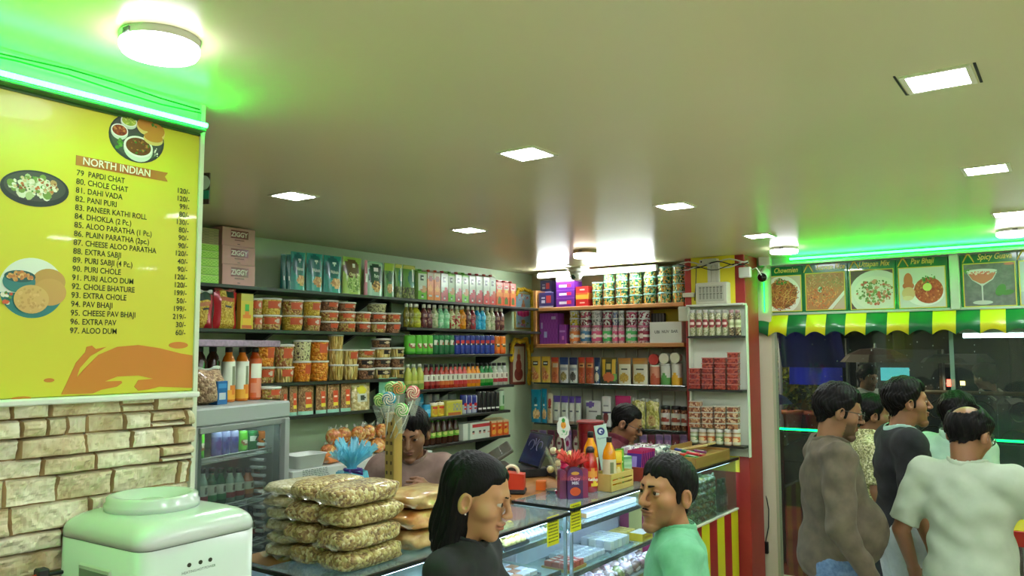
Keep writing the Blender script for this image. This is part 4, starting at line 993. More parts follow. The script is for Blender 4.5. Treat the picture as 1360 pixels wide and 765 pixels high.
kind('jreal', 'red-topped orange juice carton with green leaf print', 'carton', .075, .25, .07, lambda: gcarton('juice_carton', .075, .25, .07, design(P(230, 96, 50), ('o', .5, .2, .3, .16, P(60, 110, 30)), ('r', 0, 1, .4, .56, P(240, 150, 60)), ('o', .5, .78, .4, .1, P(236, 226, 190)), ('r', .25, .75, .76, .8, P(200, 40, 30)), ('o', .5, .62, .3, .06, P(246, 206, 90))), P(226, 110, 50), P(200, 50, 40)))
# little drink bottles
SB = [(.024, 0), (.028, .004), (.028, .05), (.024, .062), (.028, .075), (.028, .1), (.02, .125), (.0125, .135), (.0125, .148)]
def sbot(c, c2, lab=None): return lambda: bottle('drink_bottle', SB, grain([c, c2, c], 60, .15, .3, .5), mat((206, 210, 186), .4), lab or design(mat(c, .3, 0, .4), ('r', .3, .7, .2, .8, mat(tuple(min(255, int(x*.5+120)) for x in c), .4)), ('o', .5, .4, .16, .3, mat(c2, .4))), (.5, .72), 16, .022, .0145)
for k, n_, c, c2 in (('sbolive', 'olive drink bottle', (120, 116, 30), (90, 90, 20)), ('sblime', 'yellow-green drink bottle', (176, 180, 40), (150, 150, 30)), ('sbplum', 'dark plum drink bottle', (90, 40, 44), (150, 110, 90)), ('sbpale', 'pale cloudy drink bottle', (196, 200, 160), (150, 170, 120)),
                     ('sbmint', 'mint green drink bottle', (130, 206, 150), (170, 220, 180)), ('sbcream', 'cream drink bottle with red print', (206, 206, 150), (170, 60, 50)), ('sborange', 'orange drink bottle', (226, 150, 30), (200, 120, 20)), ('sbred', 'red drink bottle', (176, 60, 64), (110, 30, 40)), ('sbblue', 'sky blue drink bottle', (30, 160, 206), (80, 190, 220))):
    kind(k, 'small '+n_, 'bottle', .056, .17, .056, sbot(c, c2))
# cans
def ckind(k, desc, r, h, des, lid=None, text=None): kind(k, desc, 'can', 2*r, h, 2*r, lambda: can('drink_can', r, h, des, lid, text))
PB, PRED = P(16, 44, 140), P(200, 40, 40)
ckind('cgreen', 'dark green drink can', .027, .13, cdes(P(30, 110, 40), ('r', 0, 1, 0, .4, P(60, 150, 50))))
ckind('clime', 'lime green drink can', .027, .13, cdes(P(96, 190, 50), ('o', .5, .5, .16, .16, P(150, 90, 60)), ('o', .5, .54, .12, .08, P(226, 220, 190)), ('r', 0, 1, 0, .1, P(60, 150, 40))))
ckind('c7', 'green lemon soda can with red dot', .027, .13, cdes(P(10, 130, 60), ('d', .45, -.6, P(10, 100, 50)), ('r', .36, .64, .5, .8, P(226, 230, 210)), ('o', .56, .62, .07, .13, P(206, 70, 40))), None, ('7', .05, P(0, 90, 50), .5))
ckind('cpepsi', 'blue cola can with red and white roundel', .027, .13, cdes(PB, ('o', .5, .58, .17, .22, P(226, 230, 232)), ('r', .33, .67, .66, .8, PRED), ('r', .33, .67, .38, .5, P(30, 60, 160)), ('r', .0, .33, .3, .9, PB), ('r', .67, 1, .3, .9, PB), ('r', .42, .58, .56, .61, P(20, 20, 40))))
ckind('corange', 'orange soda can', .027, .13, cdes(P(236, 130, 20), ('r', 0, 1, 0, .2, P(226, 100, 20)), ('o', .5, .55, .16, .1, P(30, 70, 40)), ('o', .5, .57, .1, .05, P(240, 220, 180))))
ckind('cred', 'red drink can', .03, .115, cdes(P(190, 50, 50), ('r', .3, .7, .4, .7, P(226, 206, 196))))
ckind('cblue', 'light blue drink can', .03, .09, cdes(P(40, 160, 196), ('o', .5, .5, .15, .2, P(120, 200, 220))))
ckind('cyellow', 'short yellow drink can with fruit print', .03, .09, cdes(P(226, 200, 60), ('o', .5, .4, .16, .25, P(206, 150, 40)), ('r', .35, .65, .66, .8, P(206, 60, 40)), ('r', 0, 1, .88, 1, P(236, 226, 190))))
ckind('crb', 'blue and silver energy drink can', .0265, .135, cdes(P(20, 40, 130), ('r', .5, .75, .5, 1, P(190, 196, 206)), ('r', .25, .5, 0, .5, P(190, 196, 206)), ('o', .5, .52, .14, .08, P(200, 40, 40)), ('r', .4, .6, .2, .3, P(196, 40, 40))))
ckind('cmon', 'black energy drink can with green claw marks', .027, .14, cdes(P(16, 18, 18), ('r', .44, .47, .4, .85, P(120, 200, 60)), ('r', .49, .52, .35, .85, P(120, 200, 60)), ('r', .54, .57, .42, .85, P(120, 200, 60)), ('r', .36, .64, .16, .24, P(226, 226, 220))))
ckind('cmint', 'tall mint and white energy drink can', .027, .16, cdes(P(186, 216, 180), ('r', .45, .55, .3, .8, P(90, 150, 90)), ('r', 0, 1, 0, .2, P(120, 180, 90))))
ckind('csilver', 'silver-topped can in the back row', .03, .15, cdes(P(150, 156, 150)))
# syrup bottles
SY_ = [(.026, 0), (.029, .005), (.029, .12), (.026, .135), (.0135, .165), (.0135, .185)]
def syr(c, low): return lambda: bottle('syrup_bottle', SY_, mat(c, .12, 0, .5), mat((24, 22, 20), .4), design(P(222, 222, 200), ('r', 0, 1, 0, .34, mat(low, .4)), ('r', .44, .58, .5, .9, P(120, 110, 90))), (.16, .64), 18, .024)
for k, n_, c, low in (('sydark', 'dark red syrup bottle with white label', (130, 26, 22), (150, 40, 30)), ('syred', 'red syrup bottle with fruit label', (176, 56, 30), (206, 110, 40)), ('sypink', 'rose red syrup bottle with white label', (190, 70, 50), (190, 40, 40)), ('syorange', 'orange syrup bottle with white label', (226, 150, 30), (206, 96, 30)),
                      ('sygreen', 'green syrup bottle with white label', (20, 130, 44), (60, 150, 50)), ('syclear', 'clear syrup bottle with cherry label', (190, 200, 180), (170, 40, 50))):
    kind(k, n_, 'bottle', .058, .209, .058, syr(c, low))
kind('cordial', 'pale green cordial bottle with white cap', 'bottle', .07, .2, .07, lambda: bottle('cordial_bottle', [(.03, 0), (.035, .006), (.034, .13), (.02, .165), (.014, .172), (.014, .18)], mat((170, 180, 70), .2, 0, .4), mat((206, 210, 190), .4), design(mat((186, 190, 90), .4), ('o', .5, .3, .4, .3, P(110, 140, 50))), (.06, .4), 18, .02))
kind('colab', 'brown and green herbal drink bottle', 'bottle', .07, .2, .07, lambda: bottle('drink_bottle', [(.03, 0), (.034, .005), (.034, .1), (.03, .12), (.018, .165), (.013, .172), (.013, .18)], mat((64, 36, 22), .2, 0, .4), mat((90, 170, 50), .4), design(P(110, 170, 50), ('o', .5, .5, .16, .3, P(196, 214, 110)), ('r', .2, .8, .8, 1, P(60, 30, 20))), (.3, .6), 18, .022))
kind('sixpack', 'yellow and blue shrink-wrapped can pack', 'pack', .15, .12, .1, lambda: pbox('can_pack', .15, .12, .1, design(P(206, 200, 60), ('r', 0, 1, .86, 1, P(214, 206, 120)), ('r', .45, .9, .3, .8, P(150, 160, 150)), ('s', 8, 6, .3, .8, P(196, 190, 90)), ('r', .05, .95, .05, .2, P(190, 110, 60))), P(206, 200, 90)))
kind('whitebox', 'white carton with red band and portrait row', 'box', .25, .13, .09, lambda: pbox('white_carton', .25, .13, .09, design(P(214, 222, 204), ('r', .3, 1, .74, .86, P(196, 60, 60)), *[('o', .36+.14*k, .44, .035, .09, P(40, 30, 30)) for k in range(5)], *[('o', .36+.14*k, .36, .04, .05, P(206, 150, 130)) for k in range(5)], ('r', .08, .1, 0, 1, P(150, 170, 150)), ('r', .2, .22, 0, 1, P(150, 170, 150))), P(206, 214, 196)))
kind('redcarton', 'red and yellow drink carton', 'carton', .05, .14, .05, lambda: gcarton('drink_carton', .05, .14, .05, design(P(226, 96, 40), ('o', .5, .3, .36, .2, P(236, 170, 60)), ('r', .2, .8, .62, .78, P(230, 200, 120)), ('o', .4, .5, .2, .08, P(190, 40, 30)), ('r', 0, 1, .9, 1, P(222, 200, 150))), P(206, 100, 50), None))
# snack tubs and bags
LB = design(P(196, 84, 44), ('o', .56, .5, .13, .3, P(206, 190, 170)), ('r', .1, .3, .6, .7, P(226, 160, 110)), ('r', .72, .9, .3, .7, P(170, 70, 40)))
DLB = design(P(36, 30, 26), ('o', .4, .5, .16, .3, P(206, 190, 150)), ('r', .66, .9, .3, .6, P(150, 140, 120)))
YF_ = grain([(206, 176, 50), (186, 150, 36), (222, 196, 90)], 110, .5, .8, .2); OF_ = grain([(226, 140, 24), (206, 112, 14), (236, 170, 60)], 80, .45, .8, .2)
SF_ = grain([(214, 186, 96), (190, 156, 70), (226, 206, 130)], 26, .5, .9, .2, (3, 3, .6)); PF_ = grain([(206, 206, 150), (190, 190, 130), (206, 206, 150), (90, 80, 60)], 120, .5, .6, .2); BF_ = grain([(130, 90, 56), (100, 64, 40), (160, 120, 80)], 110, .5, .8, .2); MF_ = grain([(196, 160, 80), (150, 90, 50), (170, 150, 60), (206, 180, 120)], 100, .5, .8, .2)
for k, n_, f, lab, r, h, tu in (('tyel', 'yellow sev snack tub with orange label', YF_, LB, .06, .1, .3), ('tyel2', 'yellow snack tub with orange label', MF_, LB, .06, .1, .2), ('tmix', 'brown nut snack tub with orange label', BF_, LB, .055, .07, .3), ('tmix2', 'mixed snack tub with orange label', MF_, LB, .055, .07, .35), ('torange', 'bright orange snack tub', OF_, LB, .055, .13, .5), ('torange2', 'plain orange puff snack tub', OF_, None, .055, .13, 0),
                          ('tpale', 'pale speckled snack tub', PF_, None, .055, .13, 0), ('tstick', 'yellow stick snack tub', SF_, None, .055, .11, 0), ('tstick2', 'stick snack tub with orange label', SF_, LB, .055, .11, .6), ('tdark', 'brown snack tub with black label', BF_, DLB, .055, .065, .4), ('tdark2', 'cream snack tub with black label', SF_, DLB, .055, .065, .3)):
    kind(k, n_, 'tub', 2*r*1.03, h, 2*r*1.03, lambda f=f, lab=lab, r=r, h=h, tu=tu: tub('snack_tub', r, h, f, lab, turn=tu))
def softbag(name, w, h, d, m, des=None, seed=1, knot=None):
    """a plump clear bag: m is what shows inside, des a printed front"""
    R_ = random.Random(seed); ph = [R_.uniform(0, 6) for _ in range(6)]
    def prof(v): return min(1, v*7+.25)*min(1, (1-v)*3.2+.12)**.7
    def f(s):
        def g(u, v):
            x = (u-.5); b = max(0, 1-abs(2*x)**2.6)*prof(v); wob = 1+.1*math.sin(6*u+ph[0])*math.sin(7*v+ph[1])+.06*math.sin(15*u+ph[2]+5*v)
            return (s*x*w*(1+.05*math.sin(8*v+ph[3])), -s*d/2*b*wob, v*h*(1-.05*abs(2*x)**2*v+.02*math.sin(9*u+ph[4])))
        return g
    mb = MB(); mb.grid(f(1), 18, 18, des or m); mb.grid(f(-1), 12, 12, m); o = mb.build(name)
    MB().grid(lambda u, v: ((u-.5)*w*(.9+.12*v), .004*math.sin(u*22+ph[5]), h*(.97+.09*v)+.006*math.sin(u*9)), 14, 3, knot or mat((206, 214, 196), .2, 0, .5, .5, 0, .75)).build('crimped_top', o)
    return o
kind('bagsev', 'clear bag of yellow snack with green and red print', 'bag', .15, .2, .08, lambda: softbag('snack_bag', .15, .2, .08, YF_, design(YF_, ('r', 0, 1, .76, 1, P(40, 70, 50)), ('r', 0, 1, .62, .74, P(190, 120, 70)), ('r', .3, .7, .5, .56, P(30, 30, 30)), ('d', .18, 2.4, P(170, 30, 40))), 1))
kind('bagred', 'red-edged bag of yellow snack', 'bag', .2, .22, .09, lambda: softbag('snack_bag', .2, .22, .09, P(176, 34, 36), design(YF_, ('r', 0, .22, 0, 1, P(176, 30, 36)), ('r', .22, .8, .7, .86, P(190, 100, 60)), ('r', .5, .9, .86, 1, P(30, 60, 40)), ('r', .4, .66, .56, .62, P(40, 40, 30)), ('r', .86, 1, 0, 1, P(196, 40, 40))), 2, P(170, 30, 40)))
kind('mango', 'yellow printed box with orange and green fruit', 'box', .12, .2, .06, lambda: pbox('printed_box', .12, .2, .06, design(P(206, 180, 40), ('r', 0, 1, .8, 1, P(190, 170, 60)), ('o', .5, .6, .24, .09, P(60, 160, 50)), ('o', .5, .36, .34, .1, P(226, 120, 20)), ('o', .5, .2, .36, .1, P(230, 180, 40)), ('r', .1, .9, .02, .06, P(200, 90, 40))), P(190, 160, 50)))
kind('limepack', 'flat lime patterned packet', 'packet', .16, .05, .2, lambda: pbox('flat_packet', .16, .05, .2, design(P(130, 196, 40), ('s', 14, 5, .1, .9, P(170, 216, 80)), ('r', 0, 1, .9, 1, P(196, 226, 120))), P(130, 196, 50)))
kind('beigepack', 'flat beige packet', 'packet', .16, .05, .2, lambda: pbox('flat_packet', .16, .05, .2, design(mat((150, 140, 90), .6), ('s', 20, 7, .1, .9, mat((130, 124, 80), .6))), mat((150, 140, 96), .6)))
ZR, ZT_ = P(120, 44, 50), P(232, 224, 206)
kind('ziggy', 'pink cake box with red-backed cream brand lettering', 'box', .3, .14, .2, lambda: pbox('cake_box', .3, .14, .2, design(mat((206, 160, 150), .55), ('r', .24, .78, .42, .86, ZR), ('r', .36, .66, .3, .34, P(110, 70, 70)), ('r', .2, .8, .12, .14, P(130, 90, 84)), ('r', .46, .54, .09, .12, P(70, 50, 50)), ('r', 0, 1, .49, .505, mat((190, 140, 132), .5)) if False else ('r', 0, 0, 0, 0, ZR)), mat((190, 146, 138), .55), [('ZIGGY', .05, ZT_, .51, .52), ('PEANUT CAKE', .013, P(110, 50, 54), .51, .3)], 24, 24))
kind('namkeen', 'clear packet of brown snack with orange label', 'packet', .12, .17, .05, lambda: pouch('snack_packet', .12, .17, .05, design(grain([(150, 110, 60), (120, 84, 44), (176, 140, 90)], 120), ('r', .34, .8, .3, .72, P(206, 76, 36)), ('r', .38, .76, .22, .36, P(226, 206, 60)), ('r', .44, .68, .5, .56, P(236, 206, 180)), ('r', 0, 1, 0, .1, P(150, 206, 180))), mat((206, 214, 206), .2, 0, .4)))
kind('pufbag', 'clear packet of pale puffs with yellow label', 'packet', .14, .17, .06, lambda: pouch('snack_packet', .14, .17, .06, design(grain([(206, 190, 130), (180, 160, 96), (222, 210, 160)], 60), ('o', .45, .68, .26, .14, P(220, 206, 40)), ('r', .25, .7, .3, .54, P(196, 200, 180)), ('o', .48, .42, .14, .08, P(50, 50, 40))), mat((206, 214, 206), .2, 0, .4)))
kind('emptybag', 'empty-looking clear mint bag', 'packet', .14, .1, .03, lambda: pouch('clear_bag', .14, .1, .03, design(mat((110, 176, 140), .2, 0, .4), ('o', .4, .4, .3, .3, mat((150, 206, 176), .2, 0, .4))), mat((150, 206, 176), .2, 0, .4)))
# --------------------------------------------------------------- stock the drinks and snack wall
pS = 'on top shelf of snack wall'
row('L', Z1, 'at far end of top shelf near menu', 'flat packets stacked by the menu wall', [(264, 292, ['limepack']*5+['beigepack']*2, [365, 354, 343, 333, 324, 314, 303])])
row('L', Z1, 'in the stack near the ceiling', 'pink cake boxes near the ceiling', [(294, 341, ['ziggy']*3, [352, 327.5, 303])], .02)
row('L', Z1, pS, 'pouches on the top snack shelf', [(375.5, 382.5, 'teal_edge', 338), (382.5, 388.5, 'teal_edge', 338), (388.5, 409.5, 'walnut', 335), (410, 432.5, 'walnut', 337), (433, 457.5, 'walnut', 340), (458, 485.5, 'nutmix', 342), (485.8, 490, 'pinkedge', 346), (490.3, 512, 'party', 348), (512.3, 526.5, 'greenp', 350), (527, 537, 'pista', 351), (537.5, 555.5, 'pista', 352.5)])
ks = 'jgreen jorange jorange jred jgreen jred jgreen jred jred jpink jpink'.split(); bs = [555.8, 567.5, 576.6, 585.5, 595.8, 604.6, 614, 623, 632.2, 641.8, 650.7, 659]
row('L', Z1, 'on top shelf of drinks wall', 'juice cartons on the top drinks shelf', [(bs[i], bs[i+1], k, 357+(bs[i]-556)*.082) for i, k in enumerate(ks)]+[(659.2, 668.3, 'jreal', 371.5), (668.5, 677, 'jreal', 372.5), (677.2, 685.5, 'jreal', 373.5)])
row('L', Z2l, 'on second shelf of snack wall', 'snack bags beside the tubs', [(264, 287, 'bagsev', 388), (288, 319, 'bagred', 386), (320, 337.5, 'mango', 390)])
row('L', Z2l, 'on second shelf of snack wall', 'snack tubs on the second shelf', [(339, 353, ['tmix2', 'tyel2'], [418, 396]), (354, 383, ['tyel2', 'tyel'], [418, 395.5]), (385, 411, ['tyel', 'tyel2'], [418.5, 398]), (412, 433, ['tyel2', 'tyel'], [419.5, 398.5]), (434, 457.5, ['tmix', 'tmix2', 'tmix'], [426.6, 412.5, 398.6]),
    (458, 480, ['tmix2', 'tmix2', 'tmix'], [427, 413.5, 401]), (480.5, 499, ['tmix', 'tmix2'], [427.5, 414]), (499.5, 520.5, ['tmix2', 'tmix', 'tpale'], [428, 415, 403]), (521, 538.5, ['tmix', 'tmix2'], [428, 415.5])])
ks = 'sbolive sbolive sblime sbplum sbplum sbpale sbmint sbmint sbcream sbcream sborange sbplum sbred sbblue sbblue sbpale sbpale sbplum sbplum'.split(); bs = [539.5, 545.5, 552, 563, 570, 577, 585, 592.3, 600, 607, 613.8, 622, 628, 634.4, 641, 647.8, 654, 660, 666, 672]
row('L', Z2, 'on second drinks shelf', 'small drink bottles on the second drinks shelf', [(bs[i], bs[i+1], k, 404+(bs[i]-565)*.05) for i, k in enumerate(ks)])
row('L', Z3l, 'on third shelf of snack wall', 'snack tubs on the third shelf', [(348, 373, ['tyel2', 'torange'], [487, 457]), (374, 398, ['tstick2', 'tyel2'], [487, 457]), (398.5, 420.5, ['torange', 'tpale'], [479.5, 451.5]), (421, 444, ['torange2', 'torange'], [479, 452]), (444.5, 462.5, ['tstick']*3, [484, 463.8, 444.5]),
    (463, 482.5, ['tstick', 'tstick2'], [484, 464]), (483, 505, ['tdark', 'tdark', 'tmix2'], [489, 475, 464]), (505.5, 526.5, ['tdark2', 'tdark', 'tdark2', 'tdark'], [488, 475, 461.5, 449.5]), (527, 542.5, ['tdark2', 'tdark', 'tdark2'], [488, 474, 461])])
row('L', Z4l, 'on packet shelf of snack wall', 'sealed snack packets on the lower shelf', [(374, 385, 'namkeen', 512), (386.5, 398, 'namkeen', 511), (399, 421, 'namkeen', 509.5), (422, 437, 'namkeen', 508.5), (437.5, 454.5, 'namkeen', 507.5), (455, 469.5, 'namkeen', 506), (470.5, 497, 'pufbag', 505.5), (505, 531, 'emptybag', 503)])
bs = [531+13, 555.5, 562.5, 570, 577.5, 585, 592, 599, 606]; ks = 'clime clime clime clime c7 c7 c7 c7'.split()
row('L', Z3r, 'on the can shelf', 'soft drink cans on the can shelf', [(bs[i], bs[i+1], k, 444.5) for i, k in enumerate(ks)]+[(606.5+6.6*i, 613+6.6*i, 'cpepsi', 445) for i in range(8)]+[(659.5, 666.5, 'corange', 446), (667, 674, 'corange', 446)])
ks = ['cordial']*3+['sydark']*3+['syred']*3+['sypink']*3+['syorange']*3+['sygreen']*3+['syclear']*3; bs = [542, 549.5, 557.5, 566, 573, 580, 586.3, 592.5, 598.7, 605, 610.8, 616.8, 622.5, 628.5, 634.3, 640, 646, 651.3, 657, 663.8, 670, 676.5]
row('L', Z4r, 'on the syrup shelf', 'syrup bottles on the drinks wall', [(bs[i], bs[i+1], k, 484-(bs[i]-542)*.02) for i, k in enumerate(ks)])
row('L', Z5r, 'on the energy drink shelf', 'cans on the energy drink shelf', [(566, 575.3, 'cblue', 536.5), (575.6, 584.2, 'cyellow', 534), (584.5, 593, 'cyellow', 533.2), (593.8, 614.6, 'sixpack', 531.8)]+[(616+6.7*i, 622.5+6.7*i, 'crb', 524) for i in range(3)]+[(636.3+5.8*i, 642+5.8*i, 'cmon', 520) for i in range(5)]+[(665.5, 672.3, 'cmint', 518)])
row('L', Z5r, 'in back row of energy drink shelf', 'cans in the back row', [(545, 555, 'cred', 521), (556, 566, 'cblue', 522)]+[(568+10.5*i, 577.5+10.5*i, 'csilver', 522.5) for i in range(4)], .135)
row('L', Z6r, 'on lowest drinks shelf', 'herbal drink bottles on the lowest shelf', [(566+7.8*i, 573.6+7.8*i, 'colab', 557.5-i*.8) for i in range(6)])
row('L', Z6r, 'on lowest drinks shelf', 'cartons on the lowest drinks shelf', [(614, 652, 'whitebox', 561), (652.5, 660, 'redcarton', 557), (660.3, 668, 'redcarton', 556.2), (668.3, 676, 'redcarton', 555.6)])
# --------------------------------------------------------------- kinds and stock on the back wall
PUR, DPUR, NAVY = P(96, 30, 140), P(66, 24, 110), P(44, 36, 96)
kind('navybox', 'dark blue chocolate box with red picture', 'box', .2, .14, .14, lambda: pbox('chocolate_box', .2, .14, .14, design(NAVY, ('r', .5, .8, .3, .8, P(176, 50, 50)), ('r', .16, .42, .34, .5, P(206, 206, 226)), ('r', .16, .4, .6, .7, P(190, 186, 216)), ('r', 0, 1, 0, .12, P(176, 170, 190))), NAVY))
kind('purplebar', 'purple chocolate bar carton', 'box', .2, .07, .14, lambda: pbox('chocolate_box', .2, .07, .14, design(PUR, ('r', .2, .62, .35, .6, P(226, 220, 236)), ('r', .62, .85, .3, .65, P(206, 40, 80)), ('r', 0, 1, .86, 1, P(120, 60, 170))), PUR))
kind('whitelid', 'white-fronted chocolate carton', 'box', .2, .06, .14, lambda: pbox('chocolate_box', .2, .06, .14, design(P(206, 210, 216), ('r', .1, .9, .1, .25, DPUR)), P(190, 190, 206)))
kind('redbar', 'red chocolate carton', 'box', .14, .07, .12, lambda: pbox('chocolate_box', .14, .07, .12, design(P(206, 40, 40), ('r', .3, .75, .4, .6, P(236, 190, 170))), P(190, 36, 36)))
kind('yellowbar', 'yellow and orange chocolate carton', 'box', .14, .07, .12, lambda: pbox('chocolate_box', .14, .07, .12, design(P(226, 170, 60), ('r', 0, 1, .7, 1, P(206, 90, 40))), P(206, 140, 50)))
SWG = grain([(60, 140, 90), (206, 206, 120), (30, 96, 70), (150, 190, 150), (196, 150, 60)], 70, .25, .8, .6)
kind('sweettub', 'clear tub of green wrapped sweets', 'tub', .13, .085, .13, lambda: tub('sweet_tub', .063, .085, SWG, design(SWG, ('r', .44, .56, 0, 1, P(206, 140, 50))), mat((150, 200, 190), .25, 0, .4), .9, (.05, .95), 1.2))
VIO = P(130, 60, 150)
kind('violetbox', 'violet patterned chocolate box', 'box', .2, .26, .12, lambda: pbox('chocolate_box', .2, .26, .12, design(VIO, ('s', 12, 14, 0, 1, P(120, 50, 140)), ('o', .12, .6, .1, .08, P(170, 170, 206)), ('o', .36, .3, .12, .08, P(170, 180, 220)), ('r', .1, .4, .26, .29, WHT), ('r', .2, .46, .68, .71, WHT), ('o', .8, .86, .12, .08, P(170, 170, 200)), ('r', .56, .8, .1, .13, WHT)), VIO))
kind('violetsmall', 'small violet chocolate box', 'box', .1, .15, .1, lambda: pbox('chocolate_box', .1, .15, .1, design(VIO, ('r', .1, .9, .6, .66, P(180, 140, 200)), ('o', .6, .3, .2, .12, P(200, 120, 190))), VIO))
for k, n_, c in (('jarA', 'clear mouth freshener jar with orange label', (206, 120, 60)), ('jarB', 'clear mouth freshener jar with blue label', (60, 110, 150)), ('jarC', 'clear mouth freshener jar with pink label', (196, 80, 120)), ('jarD', 'clear mouth freshener jar with green label', (70, 170, 90)), ('jarE', 'clear mouth freshener jar with maroon label', (140, 40, 60))):
    kind(k, n_, 'jar', .1, .15, .1, lambda c=c: bottle('candy_jar', [(.045, 0), (.05, .004), (.05, .12), (.044, .13), (.044, .136)], grain([(196, 190, 190), (170, 160, 160), tuple(int(x*.6+70) for x in c)], 120, .2, .3, .5), mat((190, 110, 140), .3), design(mat(c, .4), ('r', 0, 1, .4, .6, P(216, 216, 206)), ('r', .42, .58, .2, .8, P(214, 206, 190))), (.15, .75), 18, .014, .047))
for k, n_, c in (('flatA', 'clear low tub of yellow sweets', (206, 190, 80)), ('flatB', 'clear low tub of pink sweets', (186, 90, 120)), ('flatC', 'clear low tub of grey and white sweets', (170, 176, 176)), ('flatD', 'clear low tub of blue sweets', (120, 140, 190)), ('flatE', 'clear low tub of maroon sweets', (150, 70, 90))):
    kind(k, n_, 'tub', .13, .06, .13, lambda c=c: tub('sweet_tub', .063, .06, grain([c, (206, 206, 206), tuple(int(x*.7) for x in c)], 70, .2, .5, .6), None, mat((200, 206, 206), .2, 0, .4), .95))
kind('ups', 'white steel box marked with three dark codes', 'box', .3, .18, .12, lambda: pbox('meter_box', .3, .18, .12, design(mat((206, 208, 196), .4), ('o', .9, .86, .02, .03, P(60, 60, 60)), ('o', .9, .14, .02, .03, P(60, 60, 60)), ('o', .2, .78, .015, .025, P(60, 60, 60))), mat((200, 202, 190), .4), [('UBI', .034, P(110, 112, 106), .24, .46), ('NUV', .034, P(120, 122, 116), .5, .47), ('BAR', .034, P(120, 122, 116), .78, .48)]))
kind('darkgrid', 'dark netted box standing behind the white steel box', 'box', .16, .26, .06, lambda: pbox('netted_box', .16, .26, .06, design(MATTE(70, 66, 60), ('s', 16, 20, 0, 1, MATTE(110, 106, 96))), MATTE(60, 56, 50)))
def fr_p(k, desc, bg, top, pic_, extra=(), w=.13, h=.19): kind(k, desc, 'pouch', w, h, .05, lambda: pouch('dried_fruit_pouch', w, h, .05, design(bg, ('r', 0, 1, .86, 1, top), *extra, ('o', .5, .26, .36, .18, pic_)), top))
fr_p('pyel', 'yellow dried fruit pouch with black oval', P(214, 176, 60), P(206, 170, 60), grain([(206, 120, 70), (180, 90, 50), (226, 170, 110)], 80), (('r', .2, .8, .64, .82, P(40, 36, 30)), ('r', .3, .7, .7, .76, WHT), ('o', .3, .48, .3, .12, P(206, 140, 90))))
fr_p('porange', 'orange and cream dried fruit pouch', P(196, 116, 60), P(170, 60, 40), grain([(206, 110, 60), (170, 80, 44)], 80), (('r', .3, .9, .6, .8, P(206, 190, 150)),))
fr_p('pblue', 'blue-topped white dried fruit pouch', P(206, 210, 206), P(30, 60, 110), grain([(206, 190, 110), (140, 130, 80)], 90), (('r', 0, 1, .72, .86, P(40, 70, 120)), ('r', .1, .9, .52, .62, P(150, 160, 170))))
fr_p('pblack', 'blue-topped white pouch of black seeds', P(200, 206, 200), P(24, 44, 90), grain([(50, 50, 46), (90, 90, 80)], 100), (('r', 0, 1, .74, .86, P(24, 40, 80)), ('r', .1, .9, .52, .62, P(150, 160, 170))))
fr_p('pred', 'orange-red dried fruit pouch', P(170, 70, 30), P(190, 60, 40), grain([(190, 80, 40), (150, 50, 30), (206, 120, 70)], 80), (('r', .2, .9, .62, .8, P(206, 150, 90)), ('r', .3, .8, .68, .74, P(70, 40, 30))))
fr_p('pnavy', 'navy pouch with pale almond print', P(20, 56, 96), P(16, 44, 80), P(206, 196, 170), (('o', .5, .6, .3, .08, WHT),))
fr_p('pbanana', 'dark green pouch between yellow banana prints', P(44, 60, 40), P(90, 80, 40), P(206, 110, 70), (('r', .06, .26, .3, .96, P(216, 176, 50)), ('r', .74, .94, .3, .96, P(216, 176, 50)), ('r', .34, .66, .56, .76, P(190, 176, 110)), ('o', .86, .26, .14, .16, P(110, 170, 60))), .18)
fr_p('pgold', 'gold and cream pouch with seed circle', P(206, 206, 180), P(170, 116, 50), grain([(206, 176, 70), (180, 150, 60)], 100), (('r', 0, 1, .76, .9, P(176, 130, 60)), ('r', .3, .8, .56, .62, P(60, 60, 50)), ('r', 0, .1, 0, 1, P(170, 120, 60))), .15)
def tin(c, low): return lambda: bottle('snack_tin', [(.036, 0), (.038, .003), (.038, .155), (.037, .16)], mat(c, .4), mat((206, 206, 190), .4), design(mat(c, .4), ('r', 0, 1, 0, .4, mat(low, .4)), ('o', .5, .4, .1, .2, mat(low, .4)), ('r', .44, .56, .7, .76, P(60, 60, 60))), (.03, .97), 20, .01, .0385)
kind('tinred', 'peach snack canister with red jar print', 'canister', .077, .17, .077, tin((206, 140, 110), (190, 90, 60)))
kind('tingreen', 'white snack canister with green print', 'canister', .077, .17, .077, tin((206, 210, 196), (90, 160, 80)))
kind('tinyellow', 'white and yellow snack canister', 'canister', .077, .17, .077, tin((210, 210, 196), (222, 170, 40)))
kind('lidred', 'red round tin on its side', 'tin', .085, .085, .05, lambda: (lambda o: o)(MB().lathe([(.042, -.025), (.0425, .02), (.042, .024), (.036, .022), (.0001, .022)], 28, mat((180, 60, 50), .4), (0, 0, 0), Matrix.Translation((0, 0, .0425)) @ Matrix.Rotation(PI/2, 4, 'X')).build('round_tin')))
kind('lidwhite', 'white round tin on its side', 'tin', .085, .085, .05, lambda: (lambda o: o)(MB().lathe([(.042, -.025), (.0425, .02), (.042, .024), (.036, .022), (.0001, .022)], 28, mat((206, 206, 180), .4), (0, 0, 0), Matrix.Translation((0, 0, .0425)) @ Matrix.Rotation(PI/2, 4, 'X')).build('round_tin')))
def nut_p(k, desc, bg, items, w=.11, h=.19): kind(k, desc, 'pouch', w, h, .05, lambda: pouch('nut_pouch', w, h, .05, design(bg, *items), items[0][-1] if items[0][0] == 'r' else bg))
nut_p('ntq', 'turquoise nut pouch', P(0, 130, 160), (('o', .6, .26, .34, .16, NUT), ('o', .55, .66, .2, .1, P(0, 90, 110)), ('r', .4, .7, .5, .54, WHT)))
